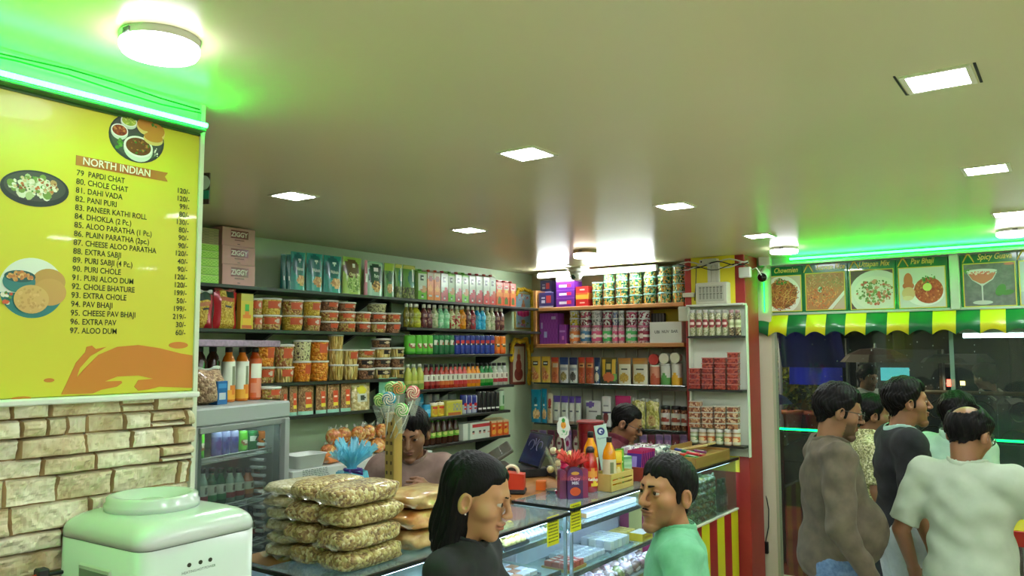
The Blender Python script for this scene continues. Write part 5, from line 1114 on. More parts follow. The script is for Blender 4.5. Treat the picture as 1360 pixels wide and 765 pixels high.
nut_p('nbeige', 'cream nut pouch with red tomato print', P(206, 196, 166), (('o', .5, .7, .3, .16, P(176, 60, 50)), ('o', .5, .3, .3, .18, NUT), ('r', .2, .8, .48, .54, P(120, 60, 50))))
nut_p('npur', 'purple-capped white nut pouch', P(200, 206, 196), (('r', 0, 1, .8, 1, P(90, 70, 150)), ('o', .5, .5, .4, .26, P(214, 222, 206)), ('r', .25, .7, .46, .5, P(90, 100, 110)), ('r', 0, 1, 0, .12, P(150, 130, 110))))
nut_p('nwhite', 'white pouch with purple corner and pink edge', P(206, 210, 200), (('o', .3, .86, .3, .12, P(110, 90, 160)), ('r', 0, 1, 0, .14, P(176, 50, 110)), ('r', .2, .8, .56, .6, P(120, 120, 120)), ('o', .86, .3, .16, .16, P(60, 80, 50))), .16)
nut_p('nbox', 'white square nut packet with dark oval', P(210, 212, 206), (('o', .5, .3, .28, .2, P(120, 50, 50)), ('r', .2, .8, .66, .72, P(150, 150, 150)), ('r', 0, 1, .46, .5, P(60, 60, 90))), .1, .19)
nut_p('nmag', 'magenta nut pouch', P(176, 40, 100), (('o', .5, .6, .36, .16, P(206, 150, 180)), ('r', .3, .7, .56, .62, P(110, 20, 60)), ('o', .5, .24, .3, .12, P(120, 30, 80))), .16)
kind('noodlebag', 'clear bag of pale yellow crisps', 'bag', .14, .17, .07, lambda: softbag('crisp_bag', .14, .17, .07, grain([(206, 206, 110), (180, 176, 80), (222, 216, 150)], 50, .4, .9, .4), design(grain([(206, 206, 110), (180, 176, 80), (222, 216, 150)], 50, .4, .9, .4), ('o', .5, .3, .3, .2, grain([(170, 110, 70), (206, 180, 110)], 90))), 5))
kind('nutjar', 'black-lidded jar of nuts with white label', 'jar', .1, .16, .1, lambda: bottle('nut_jar', [(.045, 0), (.05, .005), (.05, .13), (.045, .138)], grain([(120, 70, 44), (170, 120, 80), (90, 50, 36)], 90, .2, .6, .5), mat((24, 24, 24), .4), design(P(206, 202, 186), ('o', .5, .4, .26, .2, P(150, 60, 40)), ('r', .25, .75, .7, .8, P(130, 110, 80))), (.25, .8), 18, .02, .048))
gB = 'goods on the wooden unit'; pT = 'on top board of wooden unit'
row('B', B1, pT, gB, [(715, 735.5, ['navybox'], [388.5]), (737.5, 763.5, ['purplebar']*3+['whitelid'], [395.5, 385, 373.5, 366.5]), (764, 781, ['redbar', 'yellowbar', 'redbar'], [397.5, 389, 380.5])])
row('B', B1, 'behind others on top board of wooden unit', gB, [(717, 733, ['navybox', 'navybox'], [389, 372.5])], .135)
row('B', B1, pT, 'tubs of green sweets on the wooden unit', [(782.5, 797, ['sweettub']*3, [395.5, 385.3, 375]), (797.5, 813, ['sweettub']*4, [394.3, 383.7, 373.5, 362]), (813.5, 831, ['sweettub']*4, [393, 382, 371, 359.5]), (831.5, 849.5, ['sweettub']*4, [391, 380.6, 369.5, 358]), (850, 868.5, ['sweettub']*4, [389.6, 379, 367, 356]), (869, 888.3, ['sweettub']*4, [388, 377, 365, 354]), (889, 907.5, ['sweettub']*4, [386.5, 375.5, 364, 352.5])])
pB2 = 'on lower board of wooden unit'
row('B', B2, pB2, gB, [(715.5, 741, 'violetbox', 416), (742, 751.5, 'violetsmall', 431)])
bs = [752.8, 766.7, 781.8, 796.8, 811.2, 819.3, 827.3, 843.3, 859.5]; ks = 'jarA jarB jarC jarD jarC jarC jarD jarE'.split(); f1 = 'flatA flatE flatC flatE flatD flatC flatE flatB'.split(); f2 = 'flatA flatB flatC flatB flatD flatC flatB flatE'.split()
row('B', B2, pB2, 'clear jars and tubs on the wooden unit', [(bs[i], bs[i+1], [ks[i], f1[i], f2[i]], [432, 422.3, 412.5]) for i in range(8)])
row('B', B2, pB2, gB, [(861, 906.5, 'ups', 427.5)], .006); row('B', B2, pB2, gB, [(864, 882, 'darkgrid', 416)], .15)
row('B', B3, 'on dried fruit shelf', 'dried fruit pouches on the back wall', [(703.5, 716.8, 'pyel', 474), (717.3, 729.8, 'pyel', 474), (730.3, 741, 'porange', 475), (741.4, 754, 'pblue', 475), (754.3, 766, 'pblack', 475.3), (766.3, 776, 'pred', 475), (776.3, 787.4, 'pred', 475), (787.8, 796, 'pnavy', 475.5), (796.3, 818.5, 'pbanana', 475.3), (819, 836.5, 'pgold', 476), (837, 859.5, 'pgold', 476)])
row('B', B3, 'on dried fruit shelf', 'canisters on the back wall', [(860.3, 873.7, ['tinred', 'lidred'], [485, 470]), (874.3, 888, ['tingreen', 'lidwhite'], [483.5, 469]), (888.6, 903, ['tinyellow', 'lidwhite'], [482.7, 468])])
row('B', B4, 'on nut shelf of back wall', 'nut pouches on the back wall', [(703, 717, 'ntq', 518), (717.5, 725, 'ntq', 517), (725.5, 733, 'nbeige', 523), (733.3, 743.3, 'npur', 526), (743.6, 753.6, 'npur', 526.5), (754, 762, 'npur', 527), (762.3, 770.6, 'npur', 527), (776, 797, 'nwhite', 533), (797.5, 810, 'nbox', 527), (815, 836.5, 'nmag', 526.5), (837, 855, 'noodlebag', 532), (855.5, 873.5, 'noodlebag', 533)])
row('B', B4, 'on nut shelf of back wall', 'nut jars on the back wall', [(874.5, 887.6, 'nutjar', 538.5), (888.2, 902, 'nutjar', 539), (902.4, 911, 'nutjar', 540)])
kind('candypk', 'lilac candy packet', 'packet', .1, .14, .04, lambda: pouch('candy_packet', .1, .14, .04, design(P(150, 110, 150), ('o', .5, .5, .34, .26, P(206, 186, 206)), ('o', .5, .5, .2, .12, P(190, 60, 110)), ('r', 0, 1, .84, 1, P(110, 90, 130))), P(170, 140, 170)))
kind('redpk', 'maroon candy packet with pale label', 'packet', .1, .14, .04, lambda: pouch('candy_packet', .1, .14, .04, design(P(120, 50, 60), ('o', .5, .5, .34, .26, P(196, 186, 170)), ('r', .3, .7, .46, .54, P(120, 60, 70)), ('r', 0, 1, .84, 1, P(90, 40, 60))), P(120, 70, 80)))
row('B', B5, 'on low shelf behind cashier', 'candy packets on the low shelf', [(703+11.2*i, 713.6+11.2*i, ('redpk', 'candypk', 'redpk')[i % 3], 572) for i in range(7)]+[(848+10.8*i, 858.2+10.8*i, ('candypk', 'redpk', 'candypk', 'candypk', 'redpk')[i % 5], 578) for i in range(6)])
# --------------------------------------------------------------- white rack on the pillar
yR = 5.07; XR = lambda px: ony(px, 450, yR).x; ZR_ = lambda px, py: ony(px, py, yR).z
R1, R2, R3 = ZR_(948, 446), ZR_(948, 517.5), ZR_(948, 591)
t = thing('spice_rack', 'white rack of dark shelves on the pillar holding jars and red boxes', 'rack', (0, 0, 0)); WP = mat((214, 220, 200), .4); xa_, xb_ = XR(913), XR(983.5)
MB().box(xa_-.01, xb_+.011, py0-.018, py0-.007, ZT+.005, ZR_(948, 406), WP).build('back_board', t)
MB().box(xb_+.0035, xb_+.011, yR+.085, py0-.02, ZT+.005, ZR_(948, 406), WP, .003).build('side_board', t); MB().box(xa_-.02, xa_-.005, yR+.06, py0-.02, R3, ZR_(948, 406), WP, .003).build('side_board', t); MB().box(xa_-.02, xb_+.011, yR+.03, py0-.02, ZR_(948, 406), ZR_(948, 406)+.014, WP, .003).build('top_board', t)
for z in (R1, R2, R3): MB().box(xa_-.004, xb_+.003, yR, py0-.021, z-.014, z, SHELF).build('shelf_board', t)
kind('spicejar', 'tall clear jar of pale seeds with red round label', 'jar', .056, .2, .056, lambda: bottle('seed_jar', [(.025, 0), (.028, .004), (.028, .165), (.02, .178), (.02, .184)], grain([(190, 190, 150), (150, 160, 110), (206, 206, 176)], 130, .2, .4, .4), mat((190, 190, 180), .3), design(grain([(190, 190, 150), (150, 160, 110), (206, 206, 176)], 130, .2, .4, .4), ('o', .5, .5, .3, .4, P(150, 50, 54)), ('r', .3, .7, .42, .58, P(226, 206, 190))), (.3, .75), 18, .02))
kind('spicejar2', 'tall clear jar of dark mixed seeds', 'jar', .056, .2, .056, lambda: bottle('seed_jar', [(.025, 0), (.028, .004), (.028, .165), (.02, .178), (.02, .184)], grain([(110, 96, 70), (150, 130, 90), (70, 56, 40), (180, 176, 140)], 110, .2, .5, .4), mat((190, 150, 150), .3), design(P(200, 206, 160), ('r', .2, .8, .3, .6, P(150, 160, 110))), (.35, .68), 18, .02))
row('B', R1, 'on top rack shelf of pillar', 'seed jars on the pillar rack', [(914+8.6*i, 922.3+8.6*i, 'spicejar' if i < 6 else 'spicejar2', 412) for i in range(8)], .003, xf=yR)
RBX = grain([(150, 50, 40), (110, 30, 34), (176, 80, 60)], 80, .15, .4, .6)
kind('redtub', 'flat clear box of red preserves', 'box', .1, .04, .07, lambda: (lambda o: (MB().box(-.051, .051, -.036, .036, .032, .04, mat((190, 110, 100), .2, 0, .5), .003).build('lid', o), o)[1])(MB().box(-.047, .047, -.033, .033, 0, .032, RBX, .004).build('preserve_box')))
kind('clearbox', 'flat clear box of brown sweets', 'box', .1, .04, .07, lambda: (lambda o: (MB().box(-.051, .051, -.036, .036, .032, .04, mat((196, 190, 170), .2, 0, .5), .003).build('lid', o), o)[1])(MB().box(-.047, .047, -.033, .033, 0, .032, grain([(176, 130, 90), (130, 80, 60), (206, 176, 140)], 70, .15, .4, .6), .004).build('sweet_box')))
kind('picklejar', 'small jar with orange label and white lid', 'jar', .07, .1, .07, lambda: bottle('pickle_jar', [(.032, 0), (.035, .004), (.035, .075), (.031, .082)], mat((176, 150, 110), .2, 0, .4), mat((206, 206, 196), .35), design(P(206, 200, 170), ('r', .2, .8, .2, .7, P(196, 110, 60)), ('o', .5, .45, .16, .2, P(226, 206, 150))), (.1, .85), 16, .018, .034))
kind('picklejar2', 'small jar with green label and white lid', 'jar', .07, .1, .07, lambda: bottle('pickle_jar', [(.032, 0), (.035, .004), (.035, .075), (.031, .082)], mat((150, 160, 110), .2, 0, .4), mat((206, 206, 196), .35), design(P(196, 206, 180), ('r', .2, .8, .2, .7, P(110, 150, 90)), ('o', .5, .45, .16, .2, P(216, 216, 176))), (.1, .85), 16, .018, .034))
def tiers(b, n, st, top=None): return [b-st*(k+1) for k in range(n)]
row('B', R2, 'on middle rack shelf of pillar', 'flat boxes of red preserves on the pillar rack', [(914+16.8*i, 930+16.8*i, ['redtub']*n, tiers(517, n, 7.0)) for i, n in enumerate((4, 6, 6, 7))], .003, xf=yR)
bs = [914.5+11.2*i for i in range(7)]
row('B', R3, 'on lowest rack shelf of pillar', 'small jars on the pillar rack', [(bs[i], bs[i+1], 'picklejar' if i not in (0, 3) else 'picklejar2', 570) for i in range(6)], .003, xf=yR)
row('B', onx(948, 569.2, 0).z if False else ZR_(948, 569.5), 'above the small jars on pillar', 'flat clear boxes on the pillar rack', [(914+16.8*i, 930+16.8*i, ['clearbox']*n, tiers(569.3, n, 7.4)) for i, n in enumerate((5, 4, 4, 4))], .003, xf=yR)
# ================================================================== GOODS ON AND IN THE COUNTERS
Z2T = ZT-.0115
CLR = mat((206, 214, 196), .15, 0, .5, .5, 0, .32)
POP = [grain([(196, 180, 110), (214, 200, 140), (170, 146, 84), (150, 120, 70)], 96, .4, .9, .5), grain([(196, 176, 110), (180, 150, 90), (216, 204, 150), (140, 110, 70)], 104, .4, .9, .5), grain([(206, 200, 156), (190, 182, 134), (216, 212, 176)], 90, .4, .7, .5)]
def pillow(name, lx, ly, lz, m, seed, lab, group, loc, rz=0, film_m=None, cat='bag', bumps=.1):
    R_ = random.Random(seed); ph = [R_.uniform(0, 6) for _ in range(8)]; p = 3.2
    mb = MB(); N1, N2 = 30, 14; vs, fs = [], []
    for j in range(N2+1):
        v = -PI/2+PI*j/N2
        for i in range(N1):
            u = 2*PI*i/N1; cu, su, cv, sv = math.cos(u), math.sin(u), math.cos(v), math.sin(v); sg = lambda x, e: math.copysign(abs(x)**e, x)
            w = 1+bumps*.5*math.sin(3*u+ph[0])*math.sin(4*v+ph[1])+bumps*.3*math.sin(7*u+ph[2]+3*v)
            vs.append((lx/2*sg(cv, .35)*sg(cu, .45)*w, ly/2*sg(cv, .35)*sg(su, .45)*w, lz/2+lz/2*sg(sv, .8)*(1-.12*bumps*4*(sg(cu, 1)**4+sg(su, 1)**4)*.5)))
    for j in range(N2):
        for i in range(N1): i2 = (i+1) % N1; fs.append((j*N1+i, j*N1+i2, (j+1)*N1+i2, (j+1)*N1+i))
    mb.add(vs, fs, m, True); o = mb.build(name, None, loc, rz); tag(o, lab, cat, group)
    mb = MB(); mb.grid(lambda u, v: ((u-.5)*lx*.75, -ly/2*.86-.035*v, lz*.45+.006*math.sin(u*9+ph[3])*v-.01*v), 16, 3, CLR); mb.build('gathered_end', o)
    if film_m: film_m(o)
    return o
lay = ['bottom', 'second from bottom', 'third from bottom', 'top']
for k in range(4):
    z = Z2T+.0015+k*.069
    pillow('popcorn_bag', .155, .29, .0675, POP[k % 2], 20+k, f'popcorn bag {lay[k]} in the front stack nearest the counter edge', 'popcorn bags on the counter', (-2.005+.006*math.sin(k*2), 1.905+.008*math.cos(k*3), z), .04*math.sin(k*2.3))
    pillow('popcorn_bag', .14, .27, .0675, POP[(k+1) % 2], 30+k, f'popcorn bag {lay[k]} in the middle stack between pale packs and front stack', 'popcorn bags on the counter', (-2.165-.005*math.sin(k*2), 1.895+.01*math.cos(k*2), z), -.05*math.sin(k*1.7))
lay6 = ['bottom', 'second', 'third', 'fourth', 'fifth', 'top']
for k in range(6): pillow('puffed_rice_pack', .14, .24, .041, POP[2], 40+k, f'flat pale puffed grain pack, {lay6[k]} of its stack left of popcorn', 'pale puffed grain packs', (-2.32+.005*math.sin(k*3), 1.91+.008*math.sin(k), Z2T+.0015+k*.0425), .07*math.sin(k*2))
MB().box(-2.42, -2.24, 1.715, 2.2, Z2T-.0005, Z2T+.0005, mat((150, 112, 56), .6)).build('cardboard_sheet'); tag(bpy.data.objects['cardboard_sheet'], 'thin brown cardboard sheet under the pale grain packs', 'cardboard')
BUN = mottled((186, 110, 44), (226, 184, 110), 22, .3, .5, 5, .7); BUN2 = mottled((214, 190, 130), (176, 130, 70), 22, .3, .5, 5, .7)
def stack_label(o):
    MB().box(-.05, .05, -.04, .04, .066, .0675, mat((206, 214, 200), .4)).build('paper_label', o)
for k, (m, f) in enumerate(((BUN2, None), (BUN, stack_label), (BUN2, None))):
    pillow('bread_pack', .2, .25, .068, m, 60+k, ('clear pack of flat pale buns at the bottom beside popcorn stacks', 'clear pack of orange-brown bread with paper label beside popcorn', 'clear pack of buns topping the bread stack behind popcorn')[k], 'bread packs', (-2.04, 2.225+.01*k, Z2T+.0015+k*.0695), .05*k, f, 'bread', .16)
for k in range(2): pillow('bread_pack', .2, .24, .066, (BUN, BUN2)[k], 70+k, ('orange-brown bread pack at base of second bread stack', 'pale bun pack on top of second bread stack')[k], 'bread packs', (-2.04, 2.51, Z2T+.0015+k*.0675), -.06*k, None, 'bread', .16)
# blue tulle hamper
def tulle(mb, cx, cy, cz, r, h, m, seed, n=26, up=True):
    R_ = random.Random(seed)
    for k in range(n):
        a = 2*PI*k/n+R_.uniform(-.1, .1); w = R_.uniform(.5, .8)*r*.5; L = R_.uniform(.7, 1)*r; hh = h*R_.uniform(.45, 1); q = R_.uniform(.1, .9)
        def f(u, v, a=a, w=w, L=L, hh=hh, k=k):
            rad = .012+L*v**1.2*(.35+.65*((k*7) % 10)/10); ang = a+(u-.5)*w/max(.03, rad)*min(1, v*2+.2)*.9
            rad *= 1+.1*math.sin(u*14+k); return (cx+rad*math.cos(ang), cy+rad*math.sin(ang), cz+hh*v**.8+.012*math.sin(u*11+k*2)*v)
        mb.grid(f, 7, 7, m)
BLT = mat((110, 206, 230), .5, 0, 0, .5, 0, .55); RDT = mat((226, 76, 64), .5, 0, 0, .5, 0, .6)
hx_, hy_ = -2.33, 2.165
t = thing('gift_hamper', 'gift hamper gathered in sky blue tulle with a violet ribbon', 'gift hamper', (hx_, hy_, Z2T+.001))
MB().lathe([(.06, 0), (.085, .03), (.09, .12), (.06, .2), (.022, .26)], 26, mat((96, 190, 214), .5), (0, 0, 0)).build('wrapped_basket', t)
mb = MB(); tulle(mb, 0, 0, .255, .1, .115, BLT, 3, 30); mb.build('tulle_ruff', t)
mb = MB(); mb.grid(lambda u, v: ((.055+.05*v+.006*math.sin(u*60))*math.cos(u*2*PI), (.055+.05*v+.006*math.sin(u*60))*math.sin(u*2*PI), .25-.21*v), 50, 6, BLT); mb.build('tulle_skirt', t)
mb = MB(); mb.tube([(.028*math.cos(a), .028*math.sin(a), .256) for a in [6.2832*i/16 for i in range(16)]], .006, mat((90, 60, 150), .4), 6, closed=True)
mb.tube([(.02, -.025, .256), (.06, -.06, .23), (.075, -.07, .17), (.085, -.08, .1)], .007, mat((110, 80, 170), .4), 6).tube([(.02, -.025, .256), (.075, -.02, .265), (.09, -.03, .25), (.03, -.028, .254)], .006, mat((90, 60, 150), .4), 6); mb.build('ribbon', t)
# lollipop stand
p = dep(518, 648, 3.3); lx, ly = -2.335, 2.40
t = thing('lollipop_stand', 'slotted wooden post stand holding big swirl lollipops', 'lollipop stand', (lx, ly, Z2T+.001))
PEG = wood((176, 146, 70), (150, 120, 52), .5, 2)
mb = MB(); mb.box(-.026, .026, -.026, .026, 0, .46, PEG, .003)
for k in range(10):
    for sx in (-1, 1): mb.box(sx*.012-.004, sx*.012+.004, -.0275, -.025, .05+k*.04, .064+k*.04, mat((70, 50, 20), .7))
mb.build('slotted_post', t); MB().box(-.06, .06, -.06, .06, -.0005, .012, PEG, .003).build('foot', t)
LC = [((110, 190, 90), (206, 220, 150)), ((120, 200, 110), (226, 150, 90)), ((30, 140, 160), (220, 214, 190)), ((90, 176, 80), (190, 214, 130)), ((206, 90, 100), (226, 200, 170)), ((110, 190, 90), (226, 220, 190))]
for k, (ox, oz, oy) in enumerate(((-.035, .06, .02), (.028, .062, .0), (.03, .022, -.06), (-.05, .012, -.03), (.088, .045, .02), (.062, -.025, -.02))):
    c1, c2 = LC[k]
    l = thing('lollipop', ('green swirl lollipop at upper end of wooden stand', 'green and orange swirl lollipop beside the topmost green one', 'teal and white swirl lollipop facing front on stand', 'lime lollipop lowest towards the fridge side on stand', 'red and cream lollipop at outer edge of stand', 'green lollipop below the red one on stand')[k], 'lollipop', (lx+ox, ly+oy, Z2T+.5+oz), .55, 'swirl lollipops')
    M = Matrix.Rotation(PI/2, 4, 'X'); mb = MB(); mb.lathe([(.0001, -.008), (.025, -.007), (.0295, 0), (.025, .007), (.0001, .008)], 24, mat(c1, .25, 0, .4), M=M); mb.build('candy_disc', l)
    mb = MB()
    for s in range(5): mb.tube([((.004+.023*j/9)*math.cos(s*1.2566+j*.33), -.0085+.003*(j/9)**3, (.004+.023*j/9)*math.sin(s*1.2566+j*.33)) for j in range(10)], .003, mat(c2, .3), 5)
    mb.build('swirl', l); MB().tube([(0, 0, -.03), (-ox*.4, -oy*.4, -.08-oz), (-ox*.8, -oy*.8, -.14-oz)], .0025, mat((214, 210, 190), .5), 6).build('stick', l)
    MB().grid(lambda u, v: ((.034+.004*math.sin(u*50))*math.cos(u*6.283)*(1-.75*v), .01*math.sin(u*6.283)*(1-v), -.02-.075*v+(.0 if v else .0)), 20, 4, mat((200, 210, 190), .1, 0, .6, .5, 0, .3)).build('wrapper', l)
# white ledge along the snack wall, with tray, puri packs, jars
xl = -3.25; zl_ = onx(420, 622, xl).z
t = thing('wall_ledge', 'white-fronted work ledge along the snack wall with printed sticker', 'ledge', (0, 0, 0)); LW = mat((200, 206, 196), .4)
MB().box(XL, xl, 2.62, yd-.02, zl_-.075, zl_, LW, .004).build('ledge_board', t); MB().box(XL, xl-.08, 2.62, yd-.02, 0, zl_-.075, mat((44, 46, 50), .5)).build('cabinet', t)
a = onx(402, 632, xl+.001); b = onx(434, 632, xl+.001); mb = MB(); R_ = random.Random(8)
for k in range(5):
    y = a.y
    while y < b.y: w = R_.uniform(.006, .02); mb.box(xl, xl+.001, y, y+w, a.z+.022-k*.009, a.z+.026-k*.009, mat((120, 126, 120), .5)); y += w+.006
mb.build('sticker_print', t)
t = thing('plastic_tray', 'white rectangular plastic tray on the white ledge', 'tray', (xl-.09, onx(404, 612, xl-.09).y, zl_+.001), PI/2)
mb = MB(); W_ = mat((214, 220, 210), .35); rr = [[(x*s, y*s, z) for x, y in rrect(.105, .07, .03)] for s, z in ((.82, 0), (.98, .062), (1.04, .066), (1.04, .07), (.97, .066), (.8, .006))]; loft(mb, rr, W_, True, True); mb.build('tray_body', t)
PUR_ = grain([(206, 150, 70), (190, 126, 54), (222, 180, 110), (170, 100, 50), (214, 130, 80)], 60, .2, .5, .6)
base = onx(430, 600, -3.5); R_ = random.Random(12); n = 0
words_ = 'bottom second third fourth top'.split()
for lv in range(4):
    cnt = (8, 7, 6, 4)[lv]
    for k in range(cnt):
        y = 3.0+.095*(k+lv*.5)+.0; x = -3.42-.02*(k % 2)-.012*lv; r_ = .046
        if zl_+.001+r_+lv*.079 > Z4l-.07: continue
        mb = MB(); mb.ball((0, 0, 0), (r_*R_.uniform(.95, 1.02), r_*.98, r_), PUR_, 16, 12); o = mb.build('puri_packet', None, (x, y, zl_+.0015+r_+lv*.079), R_.random()*6); tag(o, f'{ORD[k]} round fried puri packet from the fridge in {words_[lv]} layer of the pile', 'packet', 'round fried puri packets')
        mb = MB(); tulle(mb, 0, 0, r_*.8, .03, .02, CLR, k+lv, 6); mb.build('twisted_wrapper', o)
pillow('orange_packet', .1, .14, .05, mottled((206, 110, 50), (220, 140, 70), 20, .4), 81, 'orange packet lying below the round fried packets', 'packet on ledge', (xl-.1, onx(438, 614, xl-.1).y, zl_+.001), .3, None, 'packet')
for k, px in enumerate((492, 500, 508.5)):
    q = onx(px+(k-1)*3, 597, -3.62); o = bottle('ghee_jar', [(.028, 0), (.032, .004), (.032, .1), (.026, .112), (.026, .116)], mat((206, 160, 40), .2, 0, .4), mat((190, 130, 40), .35), design(P(200, 160, 60), ('r', .2, .8, .2, .7, P(150, 80, 40)), ('r', .3, .7, .4, .5, P(226, 206, 110))), (.15, .8), 16, .024, .03)
    o.location = (-3.6, q.y, zl_+.001); o.rotation_euler.z = .9; tag(o, ('first', 'second', 'third')[k]+' small yellow jar from the fridge on the white ledge', 'jar', 'small yellow jars')
# drinks in the fridge
def fridge_item(key, a, b, pyt, z, label, back=.10):
    la, zt2 = fr_at(a, pyt, back); lb, _ = fr_at(b, pyt, back); desc, cat, w0, h0, d0, fn = KINDS[key]; w = (lb-la)*.95; sx = w/w0
    return put(key, tuple(fr_world((la+lb)/2, back+d0*sx/2)+Vector((0, 0, z))), PI/2+FR_ANG, (sx, sx, (zt2-z)/h0), '', 'drinks in the fridge', label)
zf2 = [z+.0075 for z in zf]
ckind('cpurple', 'purple can', .03, .15, cdes(P(90, 96, 150), ('o', .5, .5, .14, .3, P(60, 60, 120)), ('r', 0, 1, .8, 1, P(140, 150, 190))))
kind('fbot', 'drink bottle', 'bottle', .06, .2, .06, syr((60, 40, 34), (150, 40, 40))); kind('fbotg', 'drink bottle', 'bottle', .06, .2, .06, syr((30, 90, 50), (60, 150, 80))); kind('fboto', 'drink bottle', 'bottle', .06, .2, .06, syr((170, 96, 50), (206, 130, 60))); kind('fbotc', 'drink bottle', 'bottle', .06, .2, .06, syr((150, 170, 150), (170, 50, 50)))
for a, b, k, la in ((256, 265, 'corange', 'orange can on upper fridge shelf nearest the menu wall'), (266, 275, 'clime', 'lime can second on the upper fridge shelf'), (288, 298.5, 'cpurple', 'first purple can on upper fridge shelf'), (299, 309.5, 'cpurple', 'second purple can on upper fridge shelf'), (310, 321, 'cpurple', 'third purple can on upper fridge shelf beside green cans'), (322, 333, 'clime', 'lime green can between purple and dark green cans in fridge'), (334, 348, 'c7', 'dark green soda can with red dot on upper fridge shelf'), (349, 361, 'corange', 'bright orange can at the jamb end of upper fridge shelf')):
    fridge_item(k, a, b, 572, zf2[0], la)
for i, k in enumerate(('fbot', 'fbotc', 'fbotg', 'fbotg', 'fbotc', 'fbotc', 'fboto', 'fboto')): fridge_item(k, 257+12.2*i, 268.5+12.2*i, 625, zf2[1], ORD[i]+' labelled drink bottle from the menu wall on middle fridge shelf')
for i in range(3): fridge_item('fbot', 322+11.5*i, 333+11.5*i, 676, zf2[2], ORD[i]+' dark red drink bottle on the lowest visible fridge shelf')
# on top of the fridge
def on_fridge(px, back):
    la, _ = fr_at(px, 530, back); return fr_world(la, back)+Vector((0, 0, ZFR+.0012))
p = on_fridge(272, .17); o = softbag('grain_bag', .18, .15, .14, grain([(150, 120, 84), (120, 92, 60), (176, 150, 110)], 110, .5, .7, .3), None, 9); o.location = p; o.rotation_euler.z = PI/2+FR_ANG; tag(o, 'clear bag of brown grain on the fridge top', 'bag', 'grain bag')
kind('tallj', 'tall juice bottle', 'bottle', .08, .27, .08, lambda: bottle('juice_bottle', [(.036, 0), (.04, .005), (.04, .19), (.03, .22), (.02, .235), (.02, .25)], mat((206, 110, 20), .12, 0, .5), mat((36, 30, 28), .4), design(P(206, 214, 190), ('r', 0, 1, 0, .2, P(220, 160, 50)), ('r', .46, .54, .4, .9, P(120, 130, 100)), ('o', .5, .26, .2, .08, P(206, 120, 40))), (.05, .8), 18, .022, .021))
kind('tallr', 'tall red-brown juice bottle', 'bottle', .08, .27, .08, lambda: bottle('juice_bottle', [(.036, 0), (.04, .005), (.04, .19), (.03, .22), (.02, .235), (.02, .25)], mat((190, 76, 20), .12, 0, .5), mat((36, 30, 28), .4), design(P(200, 90, 40), ('r', .2, .8, .5, .9, P(210, 214, 190)), ('r', .3, .7, .62, .66, P(90, 90, 80)), ('o', .5, .25, .3, .2, P(206, 130, 100))), (.05, .85), 18, .022, .021))
kind('darkb', 'dark brown bottle', 'bottle', .08, .25, .08, lambda: bottle('juice_bottle', [(.036, 0), (.04, .005), (.04, .18), (.03, .21), (.02, .225), (.02, .235)], mat((60, 34, 22), .15, 0, .5), mat((26, 24, 24), .4), None, (0, 1), 18, .022, .021))
def fr_put(key, px, back, w, h, label, group):
    d_, c_, w0, h0, d0, f_ = KINDS[key]; put(key, on_fridge(px, back), PI/2+FR_ANG, (w/w0, w/d0, h/h0), '', group, label)
zb_ = .245
fr_put('tallj', 302.5, .2, .062, zb_, 'amber juice bottle with white label nearest the blue box on fridge', 'juice bottles on the fridge'); fr_put('tallj', 320.5, .2, .062, zb_, 'amber juice bottle with white label in the middle on fridge', 'juice bottles on the fridge'); fr_put('tallr', 337.5, .2, .062, zb_, 'red-brown juice bottle with pale label at end of fridge', 'juice bottles on the fridge')
fr_put('darkb', 281, .29, .066, zb_, 'dark brown bottle behind the amber bottles on fridge', 'dark bottles on the fridge'); fr_put('darkb', 263, .29, .066, zb_, 'dark brown bottle nearest the menu wall on fridge', 'dark bottles on the fridge')
la, _ = fr_at(294.5, 520, .1); o = pbox('blue_carton', .06, .1, .05, design(P(30, 90, 140), ('r', .1, .9, .7, .9, P(60, 130, 176)), ('r', .2, .8, .2, .5, P(180, 190, 190))), P(26, 80, 130)); o.location = fr_world(la, .12)+Vector((0, 0, ZFR+.001)); o.rotation_euler.z = PI/2+FR_ANG; tag(o, 'small blue carton between grain bag and amber bottles', 'box')
o = tub('snack_tub', .05, .06, MF_, LB, turn=.3); o.location = on_fridge(359, .16); o.rotation_euler.z = 1.8; tag(o, 'low snack tub with orange label standing on fridge top rear corner', 'tub')
mb = MB(); la, _ = fr_at(357, 458, .2); mb.box(-.12, la, -.07, .07, 0, .03, mottled((120, 104, 116), (140, 122, 134), 60, .6), .003); o = mb.build('mauve_board', None, fr_world(0, .2)+Vector((0, 0, ZFR+zb_+.0045)), PI/2+FR_ANG); tag(o, 'mauve speckled board laid across the bottle tops on fridge', 'board')
# ------------------------------------------------------------------ things on the work counter and the sweets counter
Zc = ZT+.0012
def at_c(px, py, x): p = onx(px, py, x); return p
t = thing('billing_screen', 'dark blue billing screen with curled line pattern on work counter', 'screen', (-2.62, 3.72, Zc), -.5)
M = Matrix.Translation((0, .05, .05)) @ Matrix.Rotation(-.45, 4, 'X'); mb = MB(); mb.box(-.13, .13, -.008, .008, 0, .2, DARK, .004, M); mb.build('casing', t)
mb = MB(); mb.box(-.12, .12, -.0095, -.008, .01, .19, mat((40, 44, 76), .15, 0, .4), 0, M); mb.build('display', t)
mb = MB()
for s in (-1, 1): mb.tube([(s*(.05+.03*math.cos(a)), -.0105, .12+.03*math.sin(a)) for a in [4.6*i/14-.3 for i in range(15)]], .003, mat((110, 106, 120), .4), 5, M)
mb.tube([(-.02, -.0105, .16), (0, -.0105, .12), (.02, -.0105, .16)], .003, mat((110, 106, 120), .4), 5, M); mb.build('line_pattern', t); MB().box(-.1, .1, -.06, .12, 0, .05, DARK, .006).build('base', t)
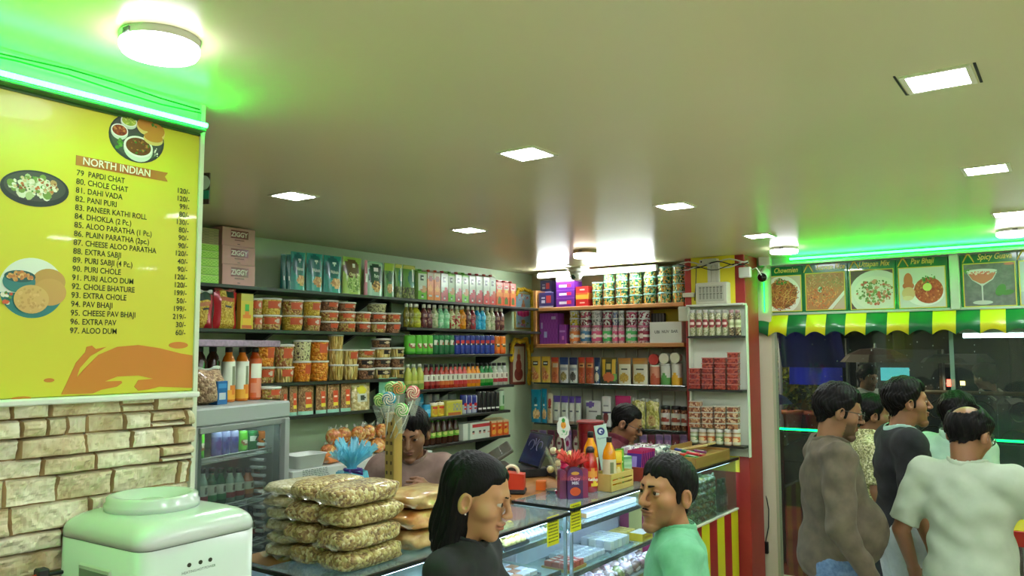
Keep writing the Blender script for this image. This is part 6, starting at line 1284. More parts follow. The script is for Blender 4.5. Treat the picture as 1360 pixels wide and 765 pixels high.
t = thing('bill_printer', 'olive-grey tilted billing machine in front of the blue screen', 'billing machine', (-2.60, 3.42, Zc), -.75)
M = Matrix.Translation((0, 0, .13)) @ Matrix.Rotation(-1.0, 4, 'X') @ Matrix.Rotation(.1, 4, 'Y'); mb = MB(); mb.box(-.13, .13, -.01, .01, -.05, .12, mat((86, 88, 76), .4, .3), .006, M); mb.build('tilted_lid', t); mb = MB()
for k in range(4): mb.ball((-.09+.06*k, -.012, .06), .004, CHROME, 8, 6, M)
mb.build('rivets', t); MB().box(-.12, .12, -.08, .1, 0, .1, mat((34, 36, 36), .4), .008).build('body', t); MB().box(-.11, .11, -.1, -.08, .02, .05, mat((60, 62, 60), .4), .003).build('paper_slot', t)
t = thing('cash_drawer', 'flat black cash drawer beside the billing machines', 'cash drawer', (-2.38, 3.82, Zc), -.6); MB().box(-.12, .12, -.08, .08, 0, .05, DARK, .004).build('body', t); MB().box(-.11, .11, -.083, -.08, .008, .042, mat((50, 52, 56), .35), .002).build('drawer_front', t)
# tape dispenser
p = at_c(687, 656, -2.3)
t = thing('tape_dispenser', 'orange-red tape dispenser box with cream tape roll', 'tape dispenser', (-2.33, 3.245, Zc), .5); OR_ = mat((206, 52, 20), .4)
MB().box(-.06, .06, -.05, .05, 0, .022, DARK, .005).build('base', t); mb = MB(); mb.poly([(-.055, .022), (.055, .022), (.055, .095), (-.055, .105)], .08, OR_, Matrix.Translation((0, -.04, 0))); mb.build('body', t)
M = Matrix.Translation((-.01, 0, .1)) @ Matrix.Rotation(PI/2, 4, 'X'); MB().lathe([(.026, -.012), (.04, -.012), (.04, .012), (.026, .012), (.026, -.012)], 28, mat((214, 206, 170), .4), M=M, cap=False).build('tape_roll', t)
o = pbox('small_orange_box', .05, .045, .05, design(mat((226, 110, 30), .4), ('r', 0, 1, .9, 1, mat((236, 140, 60), .4))), mat((220, 104, 26), .4)); o.location = (-2.27, 3.40, Zc); o.rotation_euler.z = .5; tag(o, 'small orange box beside the tape dispenser', 'box')
t = thing('steel_dish', 'shiny crumpled foil dish beside the small orange box', 'dish', (-2.17, 3.36, Zc)); MB().lathe([(.02, 0), (.03, .004), (.04, .014), (.042, .015)], 20, CHROME, cap=False).lathe([(.02, .0005), (.0001, .0005)], 20, CHROME, cap=False).build('bowl', t)
# cream pops bouquet, pink tower with sign
t = thing('candy_bouquet', 'clear-wrapped bouquet of cream candy balls behind pink tower', 'candy bouquet', (-2.225, 3.52, Zc)); R_ = random.Random(5); mb = MB()
for k in range(16): mb.ball((R_.uniform(-.05, .05), R_.uniform(-.05, .05), .05+.14*R_.random()), R_.uniform(.013, .019), mat(((206, 200, 150), (214, 206, 170), (190, 186, 120))[k % 3], .35, 0, .3), 12, 8)
mb.build('candy_balls', t); mb = MB(); tulle(mb, 0, 0, .0, .09, .2, mat((206, 206, 176), .1, 0, .6, .5, 0, .3), 6, 14); mb.build('clear_wrap', t)
t = thing('pink_pop_tower', 'bright pink tiered candy stand on round pink base', 'candy stand', (-2.12, 3.40, Zc)); PK = mat((226, 24, 96), .3, 0, .3); mb = MB(); mb.lathe([(.062, 0), (.062, .006), (.03, .008)], 30, PK); mb.build('base', t); mb = MB()
for k in range(6): z = .01+k*.027; mb.lathe([(.03-.001*k, z), (.034-.001*k, z+.004), (.034-.001*k, z+.01), (.026, z+.013), (.026, z+.026)], 24, PK)
mb.build('tiers', t); mb = MB()
for k in range(5): mb.ball((.03*math.cos(k*1.3), .03*math.sin(k*1.3), .178+.006*(k % 2)), .0125, mat((206, 210, 130), .35, 0, .3), 12, 8)
mb.build('candy_balls', t)
MB().tube([(0, 0, .17), (-.004, 0, .23), (-.012, .0, .27)], .0022, mat((206, 206, 190), .4), 6).build('sign_stick', t)
t = thing('pineapple_tag', 'white scalloped tag printed with a pineapple on candy stand', 'sign', (-2.132, 3.397, Zc+.262), .55); pts = [(.032*math.cos(a)*(1+.06*math.cos(9*a)), .058+.055*math.sin(a)*(1+.04*math.cos(9*a))) for a in [6.2832*i/54 for i in range(54)]]
MB().poly(pts, .0016, mat((214, 220, 206), .5)).build('tag_card', t); mb = MB(); mb.oval(0, .07, .013, .018, mat((226, 150, 40), .5), 0); mb.oval(0, .093, .009, .012, mat((50, 140, 50), .5), 0, a0=.4, n=7); scatter(mb, 0, .07, .011, .015, 12, [(206, 110, 30), (236, 180, 60)], .002, .004, 3, -.0012); scatter(mb, .003, .034, .018, .012, 22, [(60, 150, 90), (110, 180, 120)], .0015, .004, 4, -.0008); mb.build('pineapple_print', t)
# maroon jar, squash bottles, QR stand
o = tub('sweet_tub', .078, .30, mottled((110, 22, 30), (140, 36, 40), 14, .2, 0, 3, .5), design(P(120, 26, 32), ('r', .3, .7, .2, .8, P(170, 110, 90)), ('r', .36, .64, .5, .6, P(206, 190, 150))), mat((150, 50, 52), .3, 0, .3), .94, (.3, .8), 1.4); o.location = (-2.34, 4.02, Zc-.001+.0015); o.rotation_euler.z = .6; tag(o, 'large maroon round tub with pale label behind the red tulle gift', 'tub')
MB().box(-2.45, -2.231, 3.925, 4.12, ZT-.03, ZT, WOODT, .003).build('counter_extension'); tag(bpy.data.objects['counter_extension'], 'short wooden counter piece carrying the maroon tub', 'counter'); mb = MB(); mb.box(-2.44, -2.24, 3.935, 4.11, 0, ZT-.03, CASEW); mb.build('cabinet', bpy.data.objects['counter_extension'])
t = thing('payment_stand', 'pale leaning payment board with round blue logo', 'payment stand', (-2.13, 3.86, Zc), .55)
M = Matrix.Rotation(-.12, 4, 'X') @ Matrix.Rotation(-.16, 4, 'Y'); mb = MB(); mb.box(-.034, .034, -.003, .003, .0, .30, mat((176, 206, 190), .35), .002, M); mb.build('board', t); mb = MB(); mb.oval(0, .265, .021, .021, mat((24, 50, 110), .4), -.003, .0008, 24, M); mb.oval(0, .265, .011, .011, mat((206, 214, 220), .4), -.0042, .0006, 20, M); mb.oval(.004, .262, .006, .006, mat((24, 50, 110), .4), -.005, .0006, 14, M); mb.build('round_logo', t)
MB().text('Payments', .013, mat((50, 70, 110), .5), M, (0, -.0035, .224), 'CENTER').build('lettering', t)
SQ = mat((216, 136, 16), .1, 0, .5)
kind('squash', 'orange squash bottle', 'bottle', .085, .27, .085, lambda: bottle('squash_bottle', [(.038, 0), (.042, .006), (.042, .16), (.036, .19), (.018, .225), (.014, .24)], SQ, mat((24, 22, 22), .4), design(P(214, 206, 176), ('r', 0, 1, 0, .3, P(206, 120, 40)), ('r', .44, .56, .4, .9, P(120, 130, 90))), (.1, .6), 20, .024, .017))
def putc(key, x, y, w, h, rz, label, group, z=None):
    d_, c_, w0, h0, d0, f_ = KINDS[key]; return put(key, (x, y, Zc if z is None else z), rz, (w/w0, w/w0, h/h0), '', group, label)
putc('squash', -2.10, 3.61, .08, .29, .8, 'tall orange squash bottle behind the ketchup bottle', 'squash bottles'); putc('squash', -2.002, 3.63, .07, .25, .9, 'orange squash bottle with pale label inside the wooden crate', 'squash bottles', Zc+.016)
t = thing('ketchup_bottle', 'red tomato ketchup bottle beside the wooden crate', 'bottle', (-2.04, 3.50, Zc), .9)
MB().lathe([(.034, 0), (.038, .006), (.038, .13), (.03, .17), (.02, .185), (.02, .195)], 22, mat((170, 24, 16), .12, 0, .5)).build('bottle_body', t); MB().lathe([(.022, .193), (.022, .21), (.012, .222), (.0001, .223)], 18, mat((40, 30, 28), .4)).build('cap', t)
mb = MB(); r_ = .0385; mb.grid(lambda u, v: (r_*math.sin((u-.5)*3.6), -r_*math.cos((u-.5)*3.6), .03+.09*v), 14, 6, design(P(190, 40, 26), ('o', .5, .66, .26, .26, P(220, 150, 60)), ('o', .6, .1, .2, .16, P(236, 200, 60)))); lb_ = mb.build('label', t)
MB().text('Ketchup', .021, mat((240, 236, 220), .4), None, (0, -.0392, .058), 'CENTER', sx=.72, bold=.03).build('lettering', lb_)
# red tulle gift with purple chocolates
t = thing('chocolate_gift', 'purple chocolate gift gathered in red tulle on the glass counter', 'gift', (-2.02, 3.30, Zc), PI/2-.75)
def dome(mb, x0, x1, y, d, h, m):
    n = 14; pts = [(x0, 0), (x1, 0)]+[((x0+x1)/2+(x1-x0)/2*math.cos(PI*k/n), h-(x1-x0)*.45+(x1-x0)*.45*math.sin(PI*k/n)) for k in range(n+1)]; mb.poly(pts, d, m, Matrix.Translation((0, y, 0)))
mb = MB(); dome(mb, -.036, .04, -.035, .07, .15, mat((74, 34, 90), .35, 0, .3)); mb.build('chocolate_pack', t); mb = MB(); dome(mb, -.07, -.038, -.02, .05, .135, mat((110, 40, 84), .35, 0, .3)); dome(mb, .042, .07, -.02, .05, .14, mat((140, 40, 84), .35, 0, .3)); mb.build('side_packs', t)
mb = MB(); mb.text('Dairy', .021, mat((206, 200, 226), .4), None, (.002, -.0362, .088), 'CENTER', bold=.03); mb.text('Milk', .021, mat((206, 200, 226), .4), None, (.002, -.0362, .068), 'CENTER', bold=.03); mb.oval(.002, .035, .026, .02, mat((206, 80, 40), .4), -.0355); mb.oval(.002, .12, .02, .008, mat((200, 150, 60), .4), -.0355); mb.build('printed_label', t)
mb = MB(); tulle(mb, 0, 0, .14, .085, .085, RDT, 9, 30); mb.build('tulle_ruff', t); MB().grid(lambda u, v: ((.02+.058*v)*math.cos(u*6.283), (.016+.034*v)*math.sin(u*6.283), .15-.06*v), 36, 5, mat((206, 50, 70), .4, 0, 0, .5, 0, .35)).build('tulle_skirt', t)
# wooden crate
t = thing('wooden_crate', 'small pale slatted wooden crate on the glass counter', 'crate', (-2.0, 3.655, Zc)); CRW = wood((206, 180, 104), (190, 160, 84), .5, 1)
for sx in (-.055, .055):
    mb = MB()
    for z0, z1 in ((0, .028), (.036, .05), (.058, .085)): mb.box(sx-.004, sx+.004, -.12, .12, z0, z1, CRW, .001)
    for y in (-.112, .112): mb.box(sx-.0045, sx+.0045, y-.008, y+.008, 0, .085, CRW, .001)
    mb.build('side_slats', t)
for sy in (-.12, .12): MB().box(-.055, .055, sy-.004, sy+.004, 0, .085, CRW, .001).build('end_board', t)
MB().box(-.051, .051, -.116, .116, 0, .006, CRW).build('crate_floor', t)
kind('mixy', 'drink mix pouch', 'pouch', .07, .16, .035, lambda: pouch('mix_pouch', .07, .16, .035, design(P(214, 170, 40), ('r', 0, 1, .72, 1, P(220, 190, 60)), ('o', .5, .36, .3, .2, P(220, 206, 150)), ('r', .2, .8, .6, .68, P(120, 70, 30)), ('o', .5, .3, .18, .1, P(206, 140, 40))), P(206, 170, 40)))
kind('mixg', 'drink mix pouch', 'pouch', .07, .16, .035, lambda: pouch('mix_pouch', .07, .16, .035, design(P(96, 170, 40), ('r', 0, 1, .78, 1, P(130, 190, 60)), ('o', .5, .36, .3, .2, P(150, 206, 110)), ('r', .2, .8, .6, .68, P(206, 226, 150))), P(90, 160, 40)))
putc('mixy', -1.99, 3.69, .065, .175, 1.2, 'yellow drink mix pouch standing in the wooden crate', 'mix pouches', Zc+.0075); putc('mixg', -2.0, 3.74, .055, .18, 1.2, 'green drink mix pouch standing in the wooden crate', 'mix pouches', Zc+.0075)
o = pbox('mint_carton', .07, .14, .05, design(P(150, 196, 150), ('s', 1, 9, .1, .9, P(176, 210, 170)), ('r', 0, 1, .92, 1, P(110, 160, 120))), P(140, 186, 140)); o.location = (-2.03, 3.84, Zc); o.rotation_euler.z = 1.1; tag(o, 'pale mint ridged carton between wooden crate and red crate', 'box')
# red crate of purple bars
t = thing('red_crate', 'red slatted crate of purple chocolate bars behind the green-shirted man', 'crate', (-2.02, 4.02, Zc)); RC = wood((150, 50, 34), (130, 40, 28), .5, 1)
for sx in (-.07, .07): MB().box(sx-.004, sx+.004, -.11, .11, 0, .075, RC, .001).build('side_board', t)
for sy in (-.11, .11): MB().box(-.07, .07, sy-.004, sy+.004, 0, .075, RC, .001).build('end_board', t)
MB().box(-.066, .066, -.106, .106, 0, .006, RC).build('crate_floor', t)
kind('cbar', 'purple chocolate bar', 'chocolate bar', .06, .15, .01, lambda: pbox('chocolate_bar', .06, .15, .01, design(P(70, 36, 130), ('r', .3, .7, .3, .8, P(150, 130, 200)), ('r', 0, 1, .9, 1, P(170, 30, 80))), P(150, 30, 90)))
for k in range(8): o = put('cbar', (-2.02, 3.935+.022*k, Zc+.0085), PI/2+.0, (1.5, 1, 1.0), '', 'purple chocolate bars', ORD[k]+' purple chocolate bar from the wooden crate in red crate'); o.rotation_euler = (-.14, 0, PI if False else 0)
# sweets trays and packs towards the pillar
t = thing('candy_tray', 'shallow wooden tray of small candy packs near the pillar', 'tray', (-2.03, 4.77, Zc)); TW = wood((166, 130, 70), (140, 104, 50), .5, 1)
for sx in (-.13, .13): MB().box(sx-.005, sx+.005, -.28, .28, 0, .066 if sx > 0 else .1, TW, .002).build('side_board', t)
for sy in (-.28, .28): MB().box(-.13, .13, sy-.005, sy+.005, 0, .07, TW, .002).build('end_board', t)
MB().box(-.125, .125, -.275, .275, 0, .055, TW).build('tray_floor', t)
for k, c in enumerate([(44, 50, 110), (190, 60, 40), (36, 130, 60), (206, 150, 60), (40, 60, 120), (196, 50, 60), (206, 206, 190), (30, 120, 70), (170, 40, 60), (50, 60, 130), (206, 120, 60), (120, 40, 100)]):
    mb = MB(); mb.box(-.04, .04, -.022, .022, 0, .014, P(*c), .004); mb.box(-.02, .02, -.012, .012, .014, .0146, P(206, 200, 190)); o = mb.build('candy_pack', None, (-2.1+.07*(k % 3)+.008*math.sin(k), 4.56+.058*(k//3), Zc+.0575+.012*(k % 2)), .25*math.sin(k*3)); o.rotation_euler.y = .12; tag(o, ORD[k]+' small bright candy pack counted from the cashier in wooden tray', 'candy pack', 'small candy packs in the tray')
for k in range(5):
    mb = MB(); mb.box(-.09, .06, -.022, .022, 0, .012, mat(((196, 176, 110), (206, 190, 130), (180, 150, 90))[k % 3], .5), .004); mb.box(-.06, .03, -.016, .016, .012, .0128, mat((150, 110, 60), .5)); o = mb.build('wafer_stick_pack', None, (-2.03, 4.81+.046*k, Zc+.085), .12); o.rotation_euler.y = -.2; tag(o, ORD[k]+' long tan wafer stick pack fanned in tray beside the pillar', 'wafer pack', 'tan wafer stick packs')
R_ = random.Random(31)
for k in range(16):
    c = [(190, 180, 190), (206, 206, 210), (170, 120, 150), (150, 160, 170), (196, 90, 120), (206, 200, 180)][k % 6]
    pillow('candy_bag', .1, .12, .05, grain([c, (214, 210, 206), tuple(int(x*.6) for x in c)], 60, .2, .6, .6), 200+k, ORD[k % 20]+' loose candy bag from cashier in the heap before the nut shelf', 'loose candy bags', (-2.16+.115*(k % 2), 4.2+.125*((k//2) % 3), Zc+.052*(k//6)+.0), .0, None, 'bag', .2)
# stacks of packets behind the striped front
zs_ = zst-.01+.0012
for c in range(4):
    for k in range(7):
        col = [(150, 160, 90), (190, 110, 60), (110, 150, 80), (206, 190, 110), (170, 90, 60), (140, 170, 110), (196, 150, 80)][(k+c*2) % 7]
        mb = MB(); mb.box(-.09, .09, -.07, .07, 0, .036, grain([col, tuple(int(x*.7) for x in col), (200, 206, 190)], 40, .25, .5, .5), .012); o = mb.build('noodle_packet', None, (-2.02, 4.36+.155*c, zs_+.0375*k), .03*math.sin(k+c)); tag(o, f'{ORD[k]} flat packet from bottom in {ORD[c]} stack behind the striped counter glass', 'packet', 'flat packets behind the striped front')
o = softbag('white_bag', .1, .24, .06, mat((190, 206, 190), .4, 0, .3), design(mat((196, 210, 196), .4, 0, .3), ('o', .5, .5, .2, .12, P(60, 120, 90)), ('r', .2, .8, .2, .26, P(110, 150, 130))), 14); o.location = (-2.0, 4.97, zs_); o.rotation_euler.z = PI/2; tag(o, 'white printed bag standing behind striped counter glass', 'bag')
for k in range(2): o = bottle('dark_bottle', SY_, mat((30, 26, 28), .15, 0, .5), BLACK, design(P(70, 60, 80), ('r', .3, .7, .3, .7, P(130, 120, 130))), (.2, .6), 16, .024); o.location = (-1.98, 5.07+.065*k, zs_); o.rotation_euler.z = 1.4; tag(o, ('dark bottle with grey label next to white bag behind glass', 'dark bottle with grey label at pillar end behind glass')[k], 'bottle', 'dark bottles behind glass')
# ------------------------------------------------------------------ sweets inside the lit cases
def tray(name, label, x, y, z, lx, ly, h, m, rim=None):
    t = thing(name, label, 'sweets tray', (x, y, z+.0012)); rm = rim or mat((170, 176, 180), .25, .7)
    mb = MB(); mb.box(-lx/2, lx/2, -ly/2, ly/2, 0, .003, rm)
    for b in ((-lx/2, -lx/2+.003, -ly/2, ly/2), (lx/2-.003, lx/2, -ly/2, ly/2), (-lx/2, lx/2, -ly/2, -ly/2+.003), (-lx/2, lx/2, ly/2-.003, ly/2)): mb.box(*b, .003, .014, rm)
    mb.build('metal_tray', t); return t
def barfi(t, nx, ny, sx, sy, h, cols, gap=.004, top=None, seed=1, z0=.0035):
    R_ = random.Random(seed)
    for i in range(nx):
        for j in range(ny):
            mb = MB(); x = (i-(nx-1)/2)*(sx+gap); y = (j-(ny-1)/2)*(sy+gap); mb.box(x-sx/2, x+sx/2, y-sy/2, y+sy/2, z0, z0+h, cols[(i+j) % len(cols)], .003)
            if top: mb.box(x-sx*.3, x+sx*.3, y-sy*.3, y+sy*.3, z0+h, z0+h+.0008, top)
            mb.build('sweet_piece', t)
WS = mottled((196, 206, 214), (214, 220, 224), 30, .4); LAD = mottled((206, 200, 120), (220, 214, 140), 60, .5, .2)
za, zb2 = zsh[0], zsh[1]
t = thing('cake_box', 'flat white printed box on the upper shelf of lit case', 'box', (-2.08, 3.62, za+.0012)); MB().box(-.1, .1, -.26, .26, 0, .024, mat((200, 206, 220), .4), .002).build('lid', t); mb = MB(); R_ = random.Random(2)
for k in range(26): x, y = R_.uniform(-.085, .085), R_.uniform(-.2, .24); mb.box(x-.012, x+.012, y-.005, y+.005, .024, .0246, mat((150, 156, 176), .5))
mb.build('print', t); MB().box(-.098, .0995, -.262, -.26, .002, .022, mat((206, 160, 100), .5)).build('card_edge', t)
t = tray('sweets_tray', 'tray of silver-topped white sweet squares on middle shelf', -2.06, 3.40, zb2, .2, .26, .03, None); barfi(t, 4, 6, .042, .036, .03, [WS], .004, mat((180, 190, 200), .3, .4))
t = tray('sweets_tray', 'taller tray of stacked white sweet squares on middle shelf', -2.06, 3.68, zb2, .2, .24, .05, None); barfi(t, 4, 5, .042, .038, .05, [WS, mottled((206, 214, 206), (220, 226, 216), 30, .4)], .003)
t = tray('sweets_tray', 'tray of red and white jelly sweets near the notice on middle shelf', -2.02, 3.215, zb2, .15, .16, .03, None, mat((190, 150, 60), .4)); barfi(t, 3, 4, .04, .034, .034, [mottled((170, 60, 44), (196, 90, 70), 30, .35)], .004, mat((220, 190, 180), .5))
o = pbox('yellow_sweet_box', .12, .04, .08, design(P(226, 190, 30), ('r', .2, .8, .3, .6, P(200, 150, 20))), P(226, 186, 26), top=lambda u, v: mat((220, 220, 206), .4)); o.location = (-1.98, 3.93, zb2+.0012); o.rotation_euler.z = PI/2; tag(o, 'bright yellow sweet box with white top on middle shelf', 'box')
t = tray('sweets_tray', 'tray of pale yellow sweets behind the yellow box', -2.1, 3.92, zb2, .12, .2, .03, None); barfi(t, 2, 4, .046, .04, .03, [mottled((214, 190, 90), (224, 204, 120), 30, .4)])
zfl = .42
R_ = random.Random(41); k = 0
for i in range(4):
    for j in range(7):
        c = [(176, 130, 140), (190, 170, 160), (130, 140, 84), (200, 180, 190), (150, 120, 110)][(i*3+j) % 5]; mb = MB(); r_ = .042
        mb.ball((0, 0, 0), (r_, r_, r_*.85), grain([c, tuple(int(x*.75) for x in c), (214, 206, 206)], 40, .25, .6, .4), 12, 8); zz = onx(830, 752, XC-.06).z-.05
        o = mb.build('sweet_packet', None, (-1.957-.068*i, 3.44+.088*j, zz+r_*.85+.001), R_.random()*6); tag(o, f'{ORD[j]} wrapped sweet ball from notice end in {ORD[i]} row on lower case floor', 'sweets', 'wrapped sweet balls on the case floor'); k += 1
MB().box(-2.2, -1.93, 3.12, yA1-.03, onx(830, 752, XC-.06).z-.06, onx(830, 752, XC-.06).z-.05, mat((190, 200, 210), .3)).build('case_inner_floor'); tag(bpy.data.objects['case_inner_floor'], 'white inner floor plate carrying wrapped sweet balls in lit case', 'shelf plate')
# nearer case
t = tray('sweets_tray', 'black tray piled with round pale yellow laddus', XC-.10, onx(672, 725, XC-.1).y, zsh2, .12, .17, .02, None, DARK); nb_ = 0
for lv, pts in enumerate(([(x, y) for x in (-.032, .005, .042) for y in (-.055, -.018, .019, .056)], [(x, y) for x in (-.014, .024) for y in (-.036, .0, .037)], [(.005, -.018), (.005, .019)])):
    for (x, y) in pts: MB().ball((x, y, .0225+.029*lv), .0185, LAD, 16, 12).build('laddu', t)
t = tray('sweets_tray', 'tray of white sugar balls beside the laddus', XC-.125, onx(706, 712, XC-.1).y, zsh2, .15, .2, .02, None); R_ = random.Random(6)
for i in range(5):
    for j in range(7): MB().ball((-.056+.028*i, -.08+.0268*j, .0165), .013, WS, 10, 7).build('sweet_piece', t)
t = tray('sweets_tray', 'tray of white and brown milk sweets on lower shelf of near case', XC-.15, onx(690, 752, XC-.1).y-.06, zsh2-.16, .2, .3, .03, None); barfi(t, 4, 5, .044, .05, .028, [WS, WS, mottled((176, 120, 80), (200, 150, 110), 30, .4)], .004)
t = tray('sweets_tray', 'tray of pale milk sweets nearer the woman on lower shelf', XC-.15, onx(690, 752, XC-.1).y-.40, zsh2-.16, .2, .3, .03, None); barfi(t, 4, 5, .044, .05, .026, [WS], .004)
# ------------------------------------------------------------------ pictures with marigold garlands at the end of the snack wall
def garland(mb, pts, r=.016, seed=1):
    R_ = random.Random(seed); 
    for a, b in zip(pts, pts[1:]):
        a, b = Vector(a), Vector(b); n = max(2, int((b-a).length/(r*.9)))
        for k in range(n): p = a.lerp(b, k/n); mb.ball(p+Vector((0, R_.uniform(-.003, .003), R_.uniform(-.003, .003))), r*R_.uniform(.85, 1.15), mottled((222, 176, 20), (236, 200, 50), 90, .8, .6, 3, dist=.01), 8, 6)
xw = XL+.006; a, b = onx(683, 400, xw), onx(704, 400, xw); z1, z0 = onx(694, 389, xw).z, onx(694, 437, xw).z
t = thing('devotional_picture', 'pale blue picture with pink lotus under a yellow garland', 'picture', (XL+.002, 0, 0), PI/2)
mb = MB(); mb.box(a.y, b.y, -.012, 0, z0, z1, mat((176, 150, 60), .4), .002); mb.build('frame', t); mb = MB(); ya, yb, h = a.y+.012, b.y-.012, z1-z0; mb.box(ya, yb, -.014, -.012, z0+.012, z1-.012, mat((150, 190, 210), .4)); m_ = (ya+yb)/2; w = yb-ya
for k in range(7): mb.oval(m_+w*.11*(k-3), z0+h*.42+.004*abs(k-3), w*.09, h*.1, mat(((206, 40, 130), (222, 80, 150))[k % 2], .5), -.014, .0006, 14)
mb.oval(m_, z0+h*.6, w*.13, h*.14, mat((190, 120, 90), .5), -.0146, .0006, 18); mb.oval(m_, z0+h*.74, w*.07, h*.07, mat((200, 150, 110), .5), -.015, .0006, 16); mb.oval(m_, z0+h*.2, w*.12, h*.06, mat((190, 160, 60), .35), -.0146, .0008, 16); scatter(mb, m_, z0+h*.16, w*.42, h*.1, 24, [(206, 120, 160), (220, 206, 200), (120, 160, 110)], .006, .013, 3, -.0143); scatter(mb, m_, z0+h*.84, w*.4, h*.1, 20, [(206, 150, 160), (220, 226, 226), (190, 90, 80)], .006, .013, 4, -.0143); mb.build('picture_print', t)
t2 = thing('flower_garland', 'yellow marigold garland draped over the pale blue picture', 'garland', (0, 0, 0)); mb = MB(); X_ = XL+.03
garland(mb, [(X_, a.y, z1-.02), (X_, a.y+.03, z1+.02), (X_, m_, z1+.03), (X_, b.y-.01, z1+.01), (X_, b.y+.005, (z0+z1)/2), (X_, b.y, z0-.03), (X_, b.y-.01, z0-.2)]); mb.build('marigolds', t2)
a, b = onx(676.5, 480, xw), onx(696, 480, xw); z1, z0 = onx(686, 456, xw).z, onx(686, 511, xw).z
t = thing('devotional_picture', 'framed picture of a maroon seated statue under a yellow garland', 'picture', (XL+.002, 0, 0), PI/2); FRW_ = wood((120, 56, 36), (96, 42, 28), .4, 2)
mb = MB(); mb.box(a.y, b.y, -.02, 0, z0, z1, FRW_, .004); mb.build('frame', t); ya, yb, h = a.y+.025, b.y-.025, z1-z0; m_ = (ya+yb)/2; w = yb-ya; mb = MB(); mb.box(ya, yb, -.022, -.02, z0+.025, z1-.025, mat((196, 186, 160), .4)); mb.oval(m_, z0+h*.26, w*.38, h*.16, mat((120, 46, 36), .5), -.022, .0006, 20); mb.oval(m_, z0+h*.46, w*.26, h*.16, mat((140, 60, 44), .5), -.0226, .0006, 20); mb.oval(m_, z0+h*.66, w*.16, h*.1, mat((150, 70, 50), .5), -.0232, .0006, 18); mb.oval(m_, z0+h*.8, w*.09, h*.07, mat((206, 170, 110), .5), -.0232, .0006, 16); mb.build('picture_print', t)
t2 = thing('flower_garland', 'yellow marigold garland over the maroon statue picture', 'garland', (0, 0, 0)); mb = MB(); garland(mb, [(X_+.012, a.y-.02, z1-.14), (X_+.012, a.y-.005, z1-.02), (X_+.012, a.y+.03, z1+.03), (X_+.012, m_, z1+.012), (X_+.012, b.y-.02, z1+.03), (X_+.012, b.y+.01, z1-.02), (X_+.012, b.y+.03, z1-.16), (X_+.012, b.y+.02, z0-.01)], .018, 2); mb.build('marigolds', t2)
# ------------------------------------------------------------------ yellow table by the customers
t = thing('yellow_table', 'yellow-topped table with red edge beside the white T-shirt man', 'table', (0, 0, 0)); zt3 = .985; yx0, yy0, _z = onz(1342, 703, zt3)
MB().box(yx0, .9, yy0, 4.75, zt3-.004, zt3, mat((222, 196, 20), .25, 0, .4)).build('yellow_top', t); MB().box(yx0-.004, .9, yy0-.004, 4.754, zt3-.075, zt3-.004, mat((170, 34, 26), .35), .003).build('red_edge', t)
for x in (yx0+.06, .84):
    for y in (yy0+.06, 4.69): MB().box(x-.02, x+.02, y-.02, y+.02, 0, zt3-.075, STEEL, .003).build('leg', t)
q = onz(1352, 688, zt3); t = thing('glass_jar', 'clear glass jar with steel lid on the yellow table', 'jar', (q.x, q.y, zt3+.001)); MB().lathe([(.03, 0), (.034, .004), (.034, .08), (.03, .085)], 24, film((220, 230, 225), .8, .05)).build('jar_body', t); MB().lathe([(.031, .083), (.031, .1), (.028, .104), (.0001, .105)], 22, CHROME).build('lid', t)
# ================================================================== PEOPLE
def nets(fn, lo, hi, h):
    """surface of a signed distance field as a quad mesh"""
    ax = [np.arange(lo[i], hi[i]+h, h, dtype=np.float32) for i in range(3)]
    X, Y, Zg = np.meshgrid(*ax, indexing='ij'); V = fn(X.ravel(), Y.ravel(), Zg.ravel()).reshape(X.shape)
    S = V < 0; n = [d-1 for d in V.shape]
    cnt = np.zeros(n, np.float32); acc = np.zeros((*n, 3), np.float32)
    sl = lambda d, a: slice(a, a+n[d])
    for axis in range(3):
        o1, o2 = [a for a in range(3) if a != axis]
        for p in (0, 1):
            for q in (0, 1):
                a = [0, 0, 0]; a[o1] = p; a[o2] = q; b = list(a); b[axis] = 1
                va = V[tuple(sl(d, a[d]) for d in range(3))]; vb = V[tuple(sl(d, b[d]) for d in range(3))]
                m = (va < 0) != (vb < 0); t = np.where(m, va/np.where(va-vb == 0, 1, va-vb), 0)
                cnt += m
                for d in range(3): acc[..., d] += np.where(m, a[d]+(t if d == axis else 0), 0)
    act = cnt > 0; idx = -np.ones(n, int); k = np.argwhere(act); idx[act] = np.arange(len(k))
    pos = (k+acc[act]/cnt[act][:, None])*h+np.array(lo)
    quads = []
    for axis in range(3):
        o1, o2 = (axis+1) % 3, (axis+2) % 3
        c = [slice(None)]*3; d = [slice(None)]*3; c[axis] = slice(0, -1); d[axis] = slice(1, None)
        ch = S[tuple(c)] != S[tuple(d)]; e = np.argwhere(ch); ins = S[tuple(c)][ch]
        ok = (e[:, o1] > 0) & (e[:, o2] > 0) & (e[:, o1] < n[o1]) & (e[:, o2] < n[o2]); e, ins = e[ok], ins[ok]
        g = []
        for p, q in ((-1, -1), (0, -1), (0, 0), (-1, 0)):
            f = e.copy(); f[:, o1] += p; f[:, o2] += q; g.append(idx[f[:, 0], f[:, 1], f[:, 2]])
        g = np.stack(g, 1); g[~ins] = g[~ins][:, ::-1]; quads.append(g)
    return pos, np.concatenate(quads)
def smin(a, b, k):
    h = np.maximum(k-np.abs(a-b), 0)/k; return np.minimum(a, b)-h*h*k*.25
def rcone(X, Y, Z_, a, b, r1, r2):
    ba = np.array(b)-np.array(a); L = max(float(ba@ba), 1e-9)
    px, py, pz = X-a[0], Y-a[1], Z_-a[2]; t = np.clip((px*ba[0]+py*ba[1]+pz*ba[2])/L, 0, 1)
    return np.sqrt((px-t*ba[0])**2+(py-t*ba[1])**2+(pz-t*ba[2])**2)-(r1+(r2-r1)*t)
